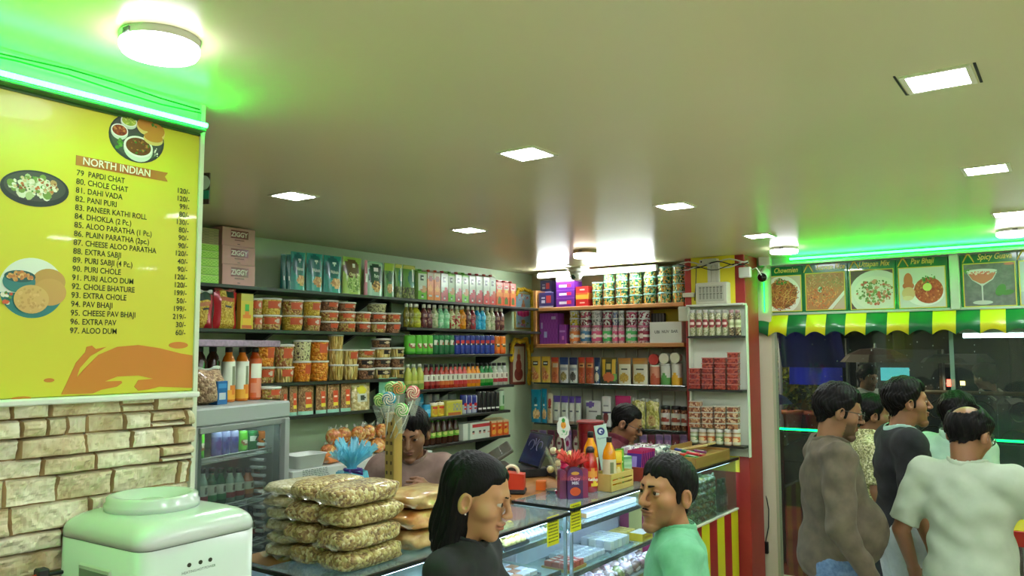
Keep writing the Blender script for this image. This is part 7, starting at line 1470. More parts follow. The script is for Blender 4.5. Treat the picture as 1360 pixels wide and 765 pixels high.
def ellip(X, Y, Z_, c, r):
    k0 = np.sqrt(((X-c[0])/r[0])**2+((Y-c[1])/r[1])**2+((Z_-c[2])/r[2])**2); k1 = np.sqrt(((X-c[0])/r[0]**2)**2+((Y-c[1])/r[1]**2)**2+((Z_-c[2])/r[2]**2)**2)
    return k0*(k0-1)/np.maximum(k1, 1e-6)
def head_sdf(X, Y, Z_, fem=False, wide=1.0):
    w = wide
    d = ellip(X, Y, Z_, (0, -.012, .035), (.076*w, .094, .084))
    d = smin(d, ellip(X, Y, Z_, (0, .028, -.045), ((.049 if fem else .057)*w, .057 if fem else .06, .057 if fem else .062)), .03)
    d = smin(d, rcone(X, Y, Z_, (0, .068 if fem else .072, -.09 if fem else -.098), (0, .07, -.09), .018 if fem else .024, .018), .03)
    ax = np.abs(X)
    d = smin(d, ellip(ax, Y, Z_, (.044*w, .046, -.016), (.024, .03, .024)), .025)
    d = smin(d, rcone(ax, Y, Z_, (.0, .079, .03), (.036*w, .068, .031), .012, .011), .016)
    d = np.maximum(d, -(np.sqrt((ax-.031)**2+(Y-.104)**2+((Z_-.011)*1.15)**2)-.0205)*1.0) if False else -smin(-d, np.sqrt((ax-.031)**2+(Y-.099)**2+((Z_-.011)*1.2)**2)-.0175, .012)
    d = smin(d, rcone(X, Y, Z_, (0, .085, .022), (0, .105 if fem else .11, -.02), .0065, .0105), .012)
    d = smin(d, rcone(ax, Y, Z_, (.009, .097, -.024), (.011, .093, -.024), .0085, .007), .008)
    d = -smin(-d, rcone(ax, Y, Z_, (.006, .103, -.034), (.008, .097, -.03), .003, .003), .003)
    d = smin(d, ellip(ax, Y, Z_, (.007, .088, -.0485), (.018, .0115, .0062)), .006); d = smin(d, ellip(X, Y, Z_, (0, .087, -.0605), (.019, .0115, .0075)), .006)
    d = -smin(-d, ellip(X, Y, Z_, (0, .101, -.0545), (.024, .008, .0017)), .003)
    for s in (1, -1):                                # lids
        e = np.sqrt((X-s*.031)**2+(Y-.073)**2+(Z_-.011)**2)-.0140
        zz = Z_-.0105; lid = np.maximum(e, -np.maximum(np.abs(zz)-(.0062 if fem else .0048)+np.abs(X-s*.031)*.2, .07-Y)); d = smin(d, lid, .004)
    ear = np.maximum(ellip(ax, Y, Z_, (.080*w, -.012, -.004), (.014, .02, .033)), -ellip(ax, Y, Z_, (.090*w, -.006, .0), (.009, .010, .018))); d = smin(d, ear, .008)
    return d
def skull(X, Y, Z_, w):
    d = smin(ellip(X, Y, Z_, (0, -.012, .035), (.076*w, .094, .084)), ellip(X, Y, Z_, (0, .02, -.045), (.055*w, .06, .062)), .03)
    return smin(d, rcone(X, Y, Z_, (0, -.02, -.05), (0, -.055, -.2), .052, .056), .022)
def hair_mat():
    if 'hair' in _mats: return _mats['hair']
    m, t, b, N, L = _nodes('hair'); tc = N('ShaderNodeTexCoord'); mp = N('ShaderNodeMapping'); mp.inputs['Scale'].default_value = (260, 160, 22); L(tc.outputs['Object'], mp.inputs['Vector'])
    n = N('ShaderNodeTexNoise'); n.inputs['Scale'].default_value = 1.0; n.inputs['Detail'].default_value = 3; L(mp.outputs[0], n.inputs['Vector'])
    r = N('ShaderNodeValToRGB'); r.color_ramp.elements[0].color = lin((9, 8, 8)); r.color_ramp.elements[1].color = lin((18, 15, 14)); L(n.outputs[0], r.inputs[0]); L(r.outputs[0], b.inputs['Base Color'])
    bp = N('ShaderNodeBump'); bp.inputs['Strength'].default_value = .7; bp.inputs['Distance'].default_value = .003; L(n.outputs[0], bp.inputs['Height']); L(bp.outputs[0], b.inputs['Normal'])
    b.inputs['Roughness'].default_value = .5; b.inputs['Specular IOR Level'].default_value = .12; _mats['hair'] = m; return m
def person(label, px, py, D, heading, hx=0.0, pitch=0.0, roll=0.0, lean=0.0, lean_side=0.0, skin=(150, 104, 70), fem=False, build=1.0, belly=0.0, arms=None,
           shirt=None, sleeve=.5, hem=.86, shirt_mat=None, neck=.064, collar=None, trouser_mat=None, shorts=False, hair=None, fine=.0032, body_h=.0095, stubble=.3, glasses=None, extra=None, loose=.016, shoes=True, hands=True, wide=1.0, eyes=True):
    """px, py, D: where the middle of the head is; heading: the way the body faces; hx: head turned further left (+)"""
    Pw = dep(px, py, D); hd = Vector((heading[0], heading[1], 0)).normalized(); rz = math.atan2(hd.y, hd.x)-PI/2
    Rl = Matrix.Rotation(-lean, 3, 'X') @ Matrix.Rotation(lean_side, 3, 'Y')
    piv = Vector((0, 0, .95))
    def up(p): return Rl @ (Vector(p)-piv)+piv
    hc1 = up((0, .03, 1.60)); s = Pw.z/hc1.z
    T = lambda p: np.array(up(p))*s
    hc = np.array(hc1)*s
    Rh = np.array(Matrix.Rotation(hx, 3, 'Z') @ Matrix.Rotation(-pitch, 3, 'X') @ Matrix.Rotation(roll, 3, 'Y'))
    hs = .96 if fem else 1.0
    def H(X, Y, Z_):
        x, y, z = X-hc[0], Y-hc[1], Z_-hc[2]
        return [(x*Rh[0, i]+y*Rh[1, i]+z*Rh[2, i])/hs for i in range(3)]
    HW = lambda p: hc+Rh@(np.array(p)*hs)
    b = build; sw = (.165 if fem else .185)*(.9+.1*b)
    SH = {k: T((k*sw, -.012, 1.405)) for k in (1, -1)}
    EL, WR = {}, {}
    for k in (1, -1):
        a = (arms or {}).get(k) or ((.25*k, -.03, 1.13), (.26*k, .05, .9)); EL[k] = np.array(a[0])*s; WR[k] = np.array(a[1])*s
    HP = {k: np.array((k*.092, -.005, .91))*s for k in (1, -1)}; KN = {k: np.array((k*.105, .012, .5))*s for k in (1, -1)}; AN = {k: np.array((k*.11, -.02, .085))*s for k in (1, -1)}
    iR = np.array(Rl.inverted())
    def U(X, Y, Z_):
        x, y, z = X/s, Y/s, Z_/s-.95
        return [x*iR[0, 0]+y*iR[0, 1]+z*iR[0, 2], x*iR[1, 0]+y*iR[1, 1]+z*iR[1, 2], x*iR[2, 0]+y*iR[2, 1]+z*iR[2, 2]+.95]
    def torso(X, Y, Z_, off=0.0):
        x, y, z = U(X, Y, Z_)
        d = ellip(x, y, z, (0, -.005, 1.265), (.158*b, .108*b, .185)); d = smin(d, rcone(np.abs(x), y, z, (.02, -.02, 1.42), (sw-.03, -.014, 1.395), .05, .052), .06)
        d = smin(d, ellip(x, y, z, (0, .004, 1.06), (.14*b, .105*b, .18)), .06); d = smin(d, ellip(x, y, z, (0, -.012, .93), ((.172 if fem else .16)*b, .122*b, .13)), .06)
        if belly: d = smin(d, ellip(x, y, z, (0, .06+.03*belly, 1.06), (.13*b, .10+.03*belly, .14)), .08)
        if fem: d = smin(d, ellip(np.abs(x), y, z, (.07, .085, 1.27), (.06, .05, .06)), .04)
        return d*s-off
    def arm(X, Y, Z_, k, off=0.0, part=2):
        d = rcone(X, Y, Z_, SH[k], EL[k], (.049*b+off)*s, (.039*b+off)*s)
        if part > 1: d = smin(d, rcone(X, Y, Z_, EL[k], WR[k], (.039*b+off)*s, (.027+off)*s), .02)
        return d
    nb, nt = T((0, -.022, 1.40)), HW((0, -.02, -.06))
    def neckf(X, Y, Z_): return rcone(X, Y, Z_, nb, nt, (.055 if fem else .062)*s, (.048 if fem else .056)*s)
    def headn(X, Y, Z_):
        x, y, z = H(X, Y, Z_); return smin(head_sdf(x, y, z, fem, wide)*hs, neckf(X, Y, Z_), .022)
    def legs(X, Y, Z_, off=0.0, cut=None):
        d = None
        for k in (1, -1):
            e = smin(rcone(X, Y, Z_, HP[k], KN[k], (.086*b+off)*s, (.058+off)*s), rcone(X, Y, Z_, KN[k], AN[k], (.056+off)*s, (.04+off)*s), .03)
            d = e if d is None else np.minimum(d, e)
        return d
    def feet(X, Y, Z_, off=0.0):
        d = None
        for k in (1, -1):
            e = smin(rcone(X, Y, Z_, AN[k]+(0, -.02, -.045), AN[k]+(.012*k, .16, -.055), .036+off, .03+off), rcone(X, Y, Z_, AN[k], AN[k]+(0, 0, -.04), .04+off, .04+off), .03); d = e if d is None else np.minimum(d, e)
        return np.maximum(d, .004-Z_)
    def hand(X, Y, Z_, k):
        w = WR[k]; f = w-EL[k]; f = f/np.linalg.norm(f); side = np.array((-k, 0.0, 0.0)); side = side-f*(side@f)
        nl = np.linalg.norm(side); side = side/nl if nl > .3 else np.array((0, 0, -1.0)); thumbd = np.cross(f, side)*k; thumbd /= np.linalg.norm(thumbd)
        if thumbd[1] < 0: thumbd = -thumbd
        d = rcone(X, Y, Z_, w, w+f*.03, .026, .026); d = smin(d, rcone(X, Y, Z_, w+f*.03+thumbd*.016, w+f*.085+thumbd*.026, .0155, .0125), .02); d = smin(d, rcone(X, Y, Z_, w+f*.03-thumbd*.016, w+f*.08-thumbd*.028, .0155, .0115), .02); d = smin(d, rcone(X, Y, Z_, w+f*.03, w+f*.085, .016, .0125), .02)
        for q, (o, L) in enumerate(((.03, .066), (.0105, .076), (-.0105, .071), (-.03, .054))):
            a = w+f*.085+thumbd*o; c = a+(f*.86+side*.5)*L*.5; e = c+(f*.45+side*.9)*L*.5; d = smin(d, smin(rcone(X, Y, Z_, a, c, .0095, .0085), rcone(X, Y, Z_, c, e, .0085, .007), .004), .006)
        a = w+f*.025+thumbd*.024; c = a+f*.03+thumbd*.024+side*.012; e = c+f*.034+thumbd*.006+side*.012
        return smin(d, smin(rcone(X, Y, Z_, a, c, .0125, .0105), rcone(X, Y, Z_, c, e, .0105, .008), .005), .01)
    vs, fs, o = [], [], 0
    def addp(fn, lo, hi, h):
        nonlocal o
        p, q = nets(fn, lo, hi, h); vs.append(p); fs.append(q+o); o += len(p)
    ncut = T((0, 0, 1.455)); nup = np.array(Rl@Vector((0, 0, 1)))
    pl = lambda X, Y, Z_: (X-ncut[0])*nup[0]+(Y-ncut[1])*nup[1]+(Z_-ncut[2])*nup[2]
    addp(lambda X, Y, Z_: np.maximum(headn(X, Y, Z_), -pl(X, Y, Z_)-.03), hc-(.13, .15, .2), hc+(.13, .15, .15), fine)
    allp = np.array([*SH.values(), *EL.values(), *WR.values(), *AN.values(), nb, hc, *HP.values()]); lo, hi = allp.min(0)-.2, allp.max(0)+.16; lo[2] = -.01; hi[2] = ncut[2]+.05
    def core(X, Y, Z_):
        d = smin(torso(X, Y, Z_), neckf(X, Y, Z_), .03); d = smin(d, legs(X, Y, Z_), .03); d = np.minimum(d, feet(X, Y, Z_))
        for k in (1, -1): d = smin(d, rcone(X, Y, Z_, SH[k], EL[k], .047*b*s, .038*b*s), .03)
        return np.maximum(d, pl(X, Y, Z_))
    addp(core, lo, hi, .012)
    for k in (1, -1):
        m = np.array([EL[k], WR[k], WR[k]+(WR[k]-EL[k])/np.linalg.norm(WR[k]-EL[k])*.2]); 
        fn = lambda X, Y, Z_, k=k: smin(rcone(X, Y, Z_, EL[k], WR[k], .038*b*s, .026*s), hand(X, Y, Z_, k), .015) if hands else rcone(X, Y, Z_, EL[k], WR[k], .038*b*s, .026*s)
        addp(fn, m.min(0)-.07, m.max(0)+.07, .0048)
    V = np.concatenate(vs); Q = np.concatenate(fs)
    root = thing('person', label, 'person', (0, 0, 0), rz)
    hw = Matrix.Rotation(rz, 3, 'Z') @ Vector(hc); root.location = (Pw.x-hw.x, Pw.y-hw.y, 0)
    def mk(name, V, Q, m, parent=root):
        me = bpy.data.meshes.new(name); me.from_pydata(V.tolist(), [], Q.tolist()); me.materials.append(m); me.polygons.foreach_set('use_smooth', [True]*len(Q)); me.update()
        ob = bpy.data.objects.new(name, me); C.objects.link(ob); ob.parent = parent; return ob
    sk, tn, bs_, N, L = _nodes('skin'); at = N('ShaderNodeAttribute'); at.attribute_name = 'tone'; L(at.outputs['Color'], bs_.inputs['Base Color']); bs_.inputs['Roughness'].default_value = .48; bs_.inputs['Subsurface Weight'].default_value = .0
    ob = mk('body', V, Q, sk)
    x, y, z = H(V[:, 0], V[:, 1], V[:, 2]); base = np.array(lin(skin)[:3]); col = np.tile(base, (len(V), 1))
    def blend(mask, c): 
        c = np.array(lin(c)[:3]); col[:] = col*(1-mask[:, None])+c*mask[:, None]
    inh = (np.abs(x) < .1) & (y > -.02) & (np.abs(z) < .13)
    if stubble: blend(np.where(inh & (y > .03), np.clip((-.028-z)/.02, 0, 1)*np.clip((.085-np.abs(x))/.02, 0, 1), 0)*stubble*np.where((np.abs(x) < .03) & (z > -.07) & (z < -.044), .3, 1), tuple(int(c*.45) for c in skin))
    blend(np.where(inh & (y > .07), np.clip(1-(x/.025)**2-((z+.0545)/.0145)**2, 0, 1)**.5, 0)*.75, (150, 58, 60) if fem else (120, 70, 60))
    blend(np.where((y > .05) & (z > .0) & (z < .05), np.clip(1-((np.abs(x)-.031)/.02)**2-((z-.011)/.014)**2, 0, 1), 0)*.35, tuple(int(c*.6) for c in skin))
    ca = ob.data.color_attributes.new('tone', 'FLOAT_COLOR', 'POINT'); ca.data.foreach_set('color', np.concatenate([col, np.ones((len(V), 1))], 1).astype(np.float32).ravel())
    def inhead(mb, name, parent=root):
        e = mb.build(name, parent); e.matrix_local = Matrix.Translation(Vector(hc)) @ Matrix([[*Rh[i], 0] for i in range(3)]+[[0, 0, 0, 1]]).to_4x4() @ Matrix.Scale(hs, 4); return e
    if eyes:
        for k in (1, -1):
            mb = MB(); ew = mat((176, 166, 154), .25); mb.ball((k*.031, .073, .011), .0122, ew, 14, 10)
            M = Matrix.Translation((k*.031, .073, .011)) @ Matrix.Rotation(-PI/2, 4, 'X'); mb.lathe([(.0074, .0099), (.0062, .0109), (.0036, .0122), (.0001, .0127)], 14, mat((30, 18, 12), .15), M=M); inhead(mb, 'eye')
    if fem: inhead(MB().ball((.079, -.002, -.034), .0032, mat((230, 230, 226), .2, .3), 10, 8), 'ear_stud')
    hm = hair_mat() if not hair or 'mat' not in hair else hair['mat']
    def strands(x, y, z, a=.0022): return a*(.9*np.sin(x*75+np.sin(z*50)*1.5+y*30+1)*np.sin(y*60+z*40)+.35*np.sin(x*330+np.sin(z*60)*3+y*120)+.25*np.sin(y*400+np.sin(x*90)*3+z*160))
    if hair:
        t = hair.get('t', .016)
        def hf(X, Y, Z_):
            x, y, z = H(X, Y, Z_); sc = skull(x, y, z, wide)-.0015-t*.9+strands(x, y, z, hair.get('noise', .0022))
            hl = hair.get('front', .062)+(y-.08)*hair.get('slope', .66)-np.abs(x)*hair.get('temple', .15)+hair.get('part', 0)*x+.032*np.clip((np.abs(x)-.028)/.036, 0, 1)*np.clip((y-.024)/.04, 0, 1)*hair.get('corner', 1)+.004*np.sin(x*130+1)+.003*np.sin(x*290+y*90)
            sc = sc+t*.85*(1-np.clip((z-hl)/hair.get('fade', .055)+.1, 0, 1)); d = np.maximum(sc, (hl-z)*.8); d = np.maximum(d, -(z+hair.get('nape', .085)))
            if hair.get('bald'): d = np.maximum(d, -(ellip(x, y, z, hair['bald'], hair.get('baldr', (.05, .06, .05)))))
            if hair.get('burn'): d = np.minimum(d, np.maximum(ellip(np.abs(x), y, z, (.070*wide, .014, .004), (.008, .01, .028)), -1)+strands(x, y, z, .0008))
            if hair.get('brow', 1): d = np.minimum(d, rcone(np.abs(x), y, z, (.013, .091, .0305), (.043*wide, .072, .035), .0032 if fem else .0042, .0024))
            if hair.get('must'): d = np.minimum(d, rcone(np.abs(x), y, z, (.004, .0985, -.0405), (.024, .086, -.048), .0034, .002)+strands(x, y, z, .0006))
            if hair.get('beard'): d = np.minimum(d, np.maximum(head_sdf(x, y, z, fem, wide)-.004+strands(x, y, z, .0012), np.maximum(np.maximum(z+.036-.55*np.maximum(0, np.abs(x)-.035), -y+.01), .0275-np.sqrt(x**2+((z+.055)*1.35)**2) if True else 0)))
            if hair.get('long'):
                f = hair['long']; c = None
                for (a, b_, r1, r2) in f:
                    e = rcone(x, y, z, a, b_, r1, r2); c = e if c is None else smin(c, e, .03)
                c = c+.0028*np.sin(x*130+y*170+np.sin(z*18)*.8)+.0016*np.sin(x*330-y*290+z*10); d = smin(d, c, .02)
                d = np.maximum(d, -(head_sdf(x, y, z, fem, wide)-.0015)) if False else d
            return d*hs
        p, q = nets(hf, hc-(.17, .2, .42 if hair.get('long') else .17), hc+(.17, .2, .19), hair.get('h', fine)); mk('hair', p, q, hm)
    if glasses:
        mb = MB(); gm = mat(glasses, .3)
        for k in (1, -1):
            mb.tube([(k*.033+.024*math.cos(a)*(1 if abs(math.cos(a)) < .8 else .96), .099-.012*abs(math.cos(a))*0-.004*k*math.cos(a), .008+.017*math.sin(a)) for a in [6.2832*i/20 for i in range(20)]], .0016, gm, 6, closed=True)
            mb.tube([(k*.057, .097, .014), (k*.078*wide, .06, .014), (k*.083*wide, .0, .012), (k*.083*wide, -.014, .0)], .0018, gm, 6)
        mb.tube([(-.009, .1, .012), (0, .106, .014), (.009, .1, .012)], .0016, gm, 6); gl = inhead(mb, 'glasses')
        mb = MB()
        for k in (1, -1): mb.lathe([(.0235, 0), (.0001, .001)], 20, film((220, 230, 225), .9, .05), M=Matrix.Translation((k*.033, .099, .008)) @ Matrix.Rotation(-PI/2, 4, 'X') @ Matrix.Scale(.72, 4, Vector((0, 1, 0))))
        e = inhead(mb, 'lenses', gl); e.parent = gl; e.matrix_local = Matrix.Identity(4)
    rngp = random.Random(hash(label) % 1000 if False else len(label)*7+int(px)); ph = [rngp.uniform(0, 6) for _ in range(8)]
    def folds(X, Y, Z_, a=.0055):
        return a*(np.sin(X*24+np.sin(Z_*17+ph[0])*1.8+ph[1])*np.sin(Z_*26+Y*16+ph[2])+.7*np.sin(Z_*52+X*31+np.sin(Y*23+ph[3])*2)*np.sin(Y*19+X*14+ph[4]))
    if shirt_mat:
        hemz = hem*s
        def sf(X, Y, Z_):
            d = torso(X, Y, Z_, loose); nrm = None
            for k in (1, -1):
                A, B_, Cc = SH[k], EL[k], WR[k]
                if sleeve <= 1:
                    e = rcone(X, Y, Z_, A, B_, (.06*b+loose*.6)*s, (.047*b+loose*.9)*s); u = (B_-A)/np.linalg.norm(B_-A); cut = A+(B_-A)*sleeve; e = np.maximum(e, (X-cut[0])*u[0]+(Y-cut[1])*u[1]+(Z_-cut[2])*u[2])
                else:
                    e = smin(rcone(X, Y, Z_, A, B_, (.057*b+loose*.6)*s, (.046*b+loose*.4)*s), rcone(X, Y, Z_, B_, Cc, (.047*b+loose*.3)*s, (.032+loose*.4)*s), .02); u = (Cc-B_)/np.linalg.norm(Cc-B_); cut = B_+(Cc-B_)*(sleeve-1); e = np.maximum(e, (X-cut[0])*u[0]+(Y-cut[1])*u[1]+(Z_-cut[2])*u[2])
                    e = e+.003*np.sin(70*((X-B_[0])*u[0]+(Y-B_[1])*u[1]+(Z_-B_[2])*u[2])+3*np.sin(20*X))*np.exp(-(((X-B_[0])**2+(Y-B_[1])**2+(Z_-B_[2])**2)/.02))
                d = smin(d, e, .035)
            d = d+folds(X, Y, Z_)
            if hem: d = smin(d, np.maximum(rcone(X, Y, Z_, (0, 0, 1.0*s), (0, -.004, .84*s), .17*b*s*.94, .175*b*s*.94)*1.0, 0.0) if False else d, .01)
            n0 = np.array(nb); n1 = T((0, .03, 1.62)); d = np.maximum(d, -(rcone(X, Y, Z_, n0+(n1-n0)*.18, n1, neck*s, neck*1.5*s)))
            d = np.maximum(d, hemz-Z_+.006*np.sin(X*20+ph[5]))
            return np.maximum(d, pl(X, Y, Z_)-.05)
        lo2, hi2 = allp[:7].min(0)-.19, np.maximum(allp[:7].max(0), T((0, 0, 1.5)))+.14; lo2[2] = hemz-.03
        lo2 = np.minimum(lo2, np.array((-.3, -.26, hemz-.03))); hi2 = np.maximum(hi2, np.array((.3, .3, 0)))
        p, q = nets(sf, lo2, hi2, body_h); so = mk('shirt', p, q, shirt_mat)
        # neckband
        n0 = np.array(nb); n1 = T((0, .03, 1.62)); u = Vector(n1-n0).normalized(); a1 = u.orthogonal().normalized(); a2 = u.cross(a1)
        def nf(X, Y, Z_):
            c = rcone(X, Y, Z_, n0, n1, (neck+.012)*s, (neck*1.5+.004)*s); inner = rcone(X, Y, Z_, n0, n1, (neck+.002)*s, (neck*1.5-.004)*s)
            t_ = torso(X, Y, Z_, loose); return np.maximum(np.maximum(c, -inner), np.maximum(t_-(.03 if collar == 'stand' else .012), -t_-.01))
        p, q = nets(nf, n0-(.16, .16, .12), n0+(.16, .16, .17), .005)
        if len(p): mk('collar', p, q, (extra or {}).get('collar_mat', shirt_mat), so)
    if trouser_mat:
        def tf(X, Y, Z_):
            d = smin(legs(X, Y, Z_, .014 if not shorts else .03), np.maximum(torso(X, Y, Z_, .008), Z_-1.0*s), .04); d = d+folds(X, Y, Z_, .003)
            return np.maximum(d, (.52*s if shorts else .05)-Z_)
        lo3 = np.array((-.34, -.26, (.5*s if shorts else .03))); hi3 = np.array((.34, .28, 1.04*s)); p, q = nets(tf, lo3, hi3, .012); mk('shorts' if shorts else 'trousers', p, q, trouser_mat)
    if shoes:
        p, q = nets(lambda X, Y, Z_: np.maximum(feet(X, Y, Z_, .009), Z_-.075), np.array((-.25, -.16, -.012)), np.array((.25, .3, .1)), .009); mk('shoes', p, q, mat((40, 36, 34), .5))
    root['_s'] = s
    return root
def cloth(c1, c2, sc=40, r=.85): return mottled(c1, c2, sc, r, .15, 3, dist=.004)
SHORT = dict(t=.013, front=.072, slope=.84, temple=.1, noise=.0032, burn=True, nape=.1)
# the woman in front of the counter
person('woman in black top with straight black hair looking towards the sweets counter', 634, 661, 2.2, (.93, .36), hx=.0, pitch=.27, skin=(176, 128, 88), fem=True, stubble=0,
       shirt_mat=cloth((16, 16, 17), (24, 24, 26)), sleeve=1.9, hem=.84, neck=.054, trouser_mat=cloth((24, 26, 34), (32, 34, 42)), arms={1: ((.21, .0, 1.12), (.17, .16, .92)), -1: ((-.21, .0, 1.12), (-.17, .16, .92))}, loose=.012,
       hair=dict(t=.009, front=.085, slope=.62, temple=.25, noise=.0006, nape=.03, burn=False, corner=.3, fade=.02, long=[((.0, -.045, .05), (0, -.052, -.1), .072, .06), ((0, -.052, -.1), (0, -.03, -.21), .06, .05), ((.058, -.046, .02), (.06, -.03, -.14), .028, .03), ((-.058, -.046, .02), (-.06, -.03, -.14), .028, .03), ((-.06, -.03, -.14), (-.05, .0, -.22), .03, .018), ((.06, -.03, -.14), (.05, .0, -.22), .03, .018)]), extra=None)
# the man in the mint shirt
person('man in mint green T-shirt with short black hair and thin moustache at the counter', 885, 656, 2.62, (-.80, -.42), hx=.72, pitch=-.04, skin=(164, 112, 74), shirt_mat=cloth((104, 174, 132), (114, 184, 142), 30), sleeve=.75, hem=.8, neck=.062,
       trouser_mat=cloth((40, 46, 60), (50, 56, 70)), arms={1: ((.25, -.02, 1.12), (.22, .2, 1.02)), -1: ((-.25, -.02, 1.12), (-.22, .16, .98))}, hair=dict(SHORT, must=True, front=.07), stubble=.28)
# the clerk behind the popcorn
person('young clerk in taupe T-shirt looking down behind the popcorn bags', 546, 576, 3.8, (.55, -.83), hx=.0, pitch=.38, lean=.12, skin=(138, 96, 66), shirt_mat=cloth((124, 100, 88), (134, 110, 98), 30), sleeve=.8, hem=.82, neck=.064,
       trouser_mat=cloth((40, 40, 46), (50, 50, 56)), arms={1: ((.27, .08, 1.16), (.14, .26, 1.3)), -1: ((-.27, .08, 1.16), (-.14, .26, 1.3))}, hair=dict(SHORT, t=.016, front=.062, part=.12), stubble=.2)
# the cashier
person('cashier in maroon polo shirt and glasses bending over the far end of the counter', 832, 563, 5.05, (.80, .32), hx=-.1, pitch=.45, lean=.22, skin=(150, 104, 72), shirt_mat=cloth((96, 30, 44), (108, 38, 52), 30), sleeve=.8, hem=.82, neck=.066, collar='stand',
       trouser_mat=cloth((40, 40, 46), (50, 50, 56)), arms={1: ((.26, .1, 1.16), (.12, .26, 1.28)), -1: ((-.26, .08, 1.16), (-.12, .26, 1.28))}, hair=dict(SHORT, t=.009, front=.085, slope=.95), glasses=(30, 28, 28), stubble=.15)
# customers by the glass
person('heavy man in brown long-sleeved T-shirt, glasses and jeans by the glass front', 1114, 547, 3.6, (.86, .42), hx=.0, pitch=.25, lean=.02, skin=(132, 92, 62), build=1.12, belly=1.0, shirt_mat=cloth((78, 70, 54), (94, 84, 66), 18), sleeve=1.94, hem=.84, neck=.066,
       trouser_mat=cloth((70, 96, 130), (96, 122, 154), 60), arms={1: ((.29, -.03, 1.12), (.28, .1, .88)), -1: ((-.29, -.02, 1.1), (-.27, .13, .86))}, hair=dict(SHORT, t=.018, front=.07, noise=.004, must=True), glasses=(34, 32, 30), stubble=.8)
person('man in cream patterned shirt standing behind the brown-shirted man', 1159, 552, 4.75, (.86, .42), hx=.0, pitch=.05, skin=(130, 90, 60), build=1.05, belly=.5, shirt_mat=grain([(196, 196, 140), (150, 150, 100), (214, 212, 170), (120, 124, 80)], 120, .8, .2), sleeve=.85, hem=.78, neck=.066, collar='stand',
       trouser_mat=cloth((30, 34, 40), (40, 44, 50)), hair=dict(SHORT, t=.018, must=True), stubble=.3)
person('man in black T-shirt and white shorts facing the glass', 1205, 535, 4.02, (.88, .40), hx=.0, pitch=.0, skin=(138, 96, 64), build=1.1, belly=.5, shirt_mat=cloth((15, 17, 18), (24, 26, 28), 30), sleeve=.85, hem=.86, neck=.066, shorts=True, trouser_mat=cloth((170, 182, 178), (180, 192, 188), 30),
       hair=dict(SHORT, t=.019, front=.07, noise=.004), stubble=.3, extra=dict(collar_mat=cloth((150, 190, 170), (160, 200, 180))))
person('man in white T-shirt with thinning crown seen from behind at yellow table', 1287, 578, 3.42, (.20, .98), hx=-.3, pitch=.42, lean=.06, skin=(134, 92, 62), build=1.12, belly=.4, shirt_mat=cloth((158, 170, 148), (168, 180, 158), 12), sleeve=.85, hem=.78, neck=.066, trouser_mat=cloth((110, 130, 110), (120, 140, 120), 30),
       arms={-1: ((-.30, -.02, 1.12), (-.3, .12, .9)), 1: ((.33, .12, 1.2), (.34, .38, 1.1))}, hair=dict(SHORT, t=.016, front=.05, slope=.7, bald=(0, -.075, .1), baldr=(.06, .06, .06), noise=.003), glasses=(40, 40, 40), stubble=.3)
person('man in pale green shirt behind the white T-shirt man, back turned', 1273, 551, 4.4, (.55, .83), hx=-.1, pitch=.15, skin=(130, 90, 62), build=1.15, belly=.3, shirt_mat=cloth((150, 186, 160), (162, 196, 170), 16), sleeve=.9, hem=.78, neck=.068, collar='stand', trouser_mat=cloth((40, 44, 50), (50, 54, 60)), hair=dict(SHORT, t=.018, noise=.004), stubble=.3)
# people out in the rain
person('person in white shirt with dark hair under the brown umbrella outside the glass', 1153, 502, 8.2, (.8, -.5), pitch=.2, skin=(140, 98, 70), shirt_mat=cloth((190, 194, 190), (200, 204, 200)), trouser_mat=cloth((30, 30, 36), (40, 40, 46)), hair=dict(SHORT, t=.03, front=.06), fine=.006, body_h=.014, glasses=None)
person('person in striped top carrying a backpack outside the glass', 1308, 502, 7.4, (-.75, .5), pitch=.3, skin=(140, 98, 70), shirt_mat=cloth((34, 34, 40), (44, 44, 50)), trouser_mat=cloth((26, 28, 34), (34, 36, 42)), hair=dict(SHORT, t=.03, front=.06), fine=.006, body_h=.014)
# ================================================================== OUTSIDE, RAINY NIGHT
slab('ground_paving', -9, 7, 6.6, 9.6, -.12, -.02, mottled((92, 40, 36), (120, 60, 50), 5, .22, .1))
WET = mottled((20, 26, 24), (44, 50, 46), 5, .12, .5, 6, dist=.03)
slab('ground_wet_road', -16, 12, 9.6, 26, -.14, -.04, WET)
slab('wall_far_hedge_backdrop', -16, 12, 18, 18.2, -.1, 7, mottled((8, 12, 9), (18, 24, 16), 3, .9))
def at_y(px, py, y): return ony(px, py, y)
yr = 7.0
a, b = at_y(1016, 568, yr), at_y(1361, 587, yr)
t = thing('street_barrier', 'dark low barrier outside topped by a glowing green strip', 'barrier', (0, yr, 0)); zr = (a.z+b.z)/2
MB().box(-3.6, 1.6, .02, .06, zr-.28, zr-.03, mat((16, 18, 18), .4), .004).build('barrier_panel', t); MB().tube([(-3.6, 0, zr), (1.6, 0, zr)], .009, lamp((.0, 1, .16), 4.5), 8).build('green_strip', t)
for x in (-3.2, -2.2, -1.0, .4, 1.5): MB().box(x-.02, x+.02, .06, .1, -.02, zr, DARK).build('post', t)
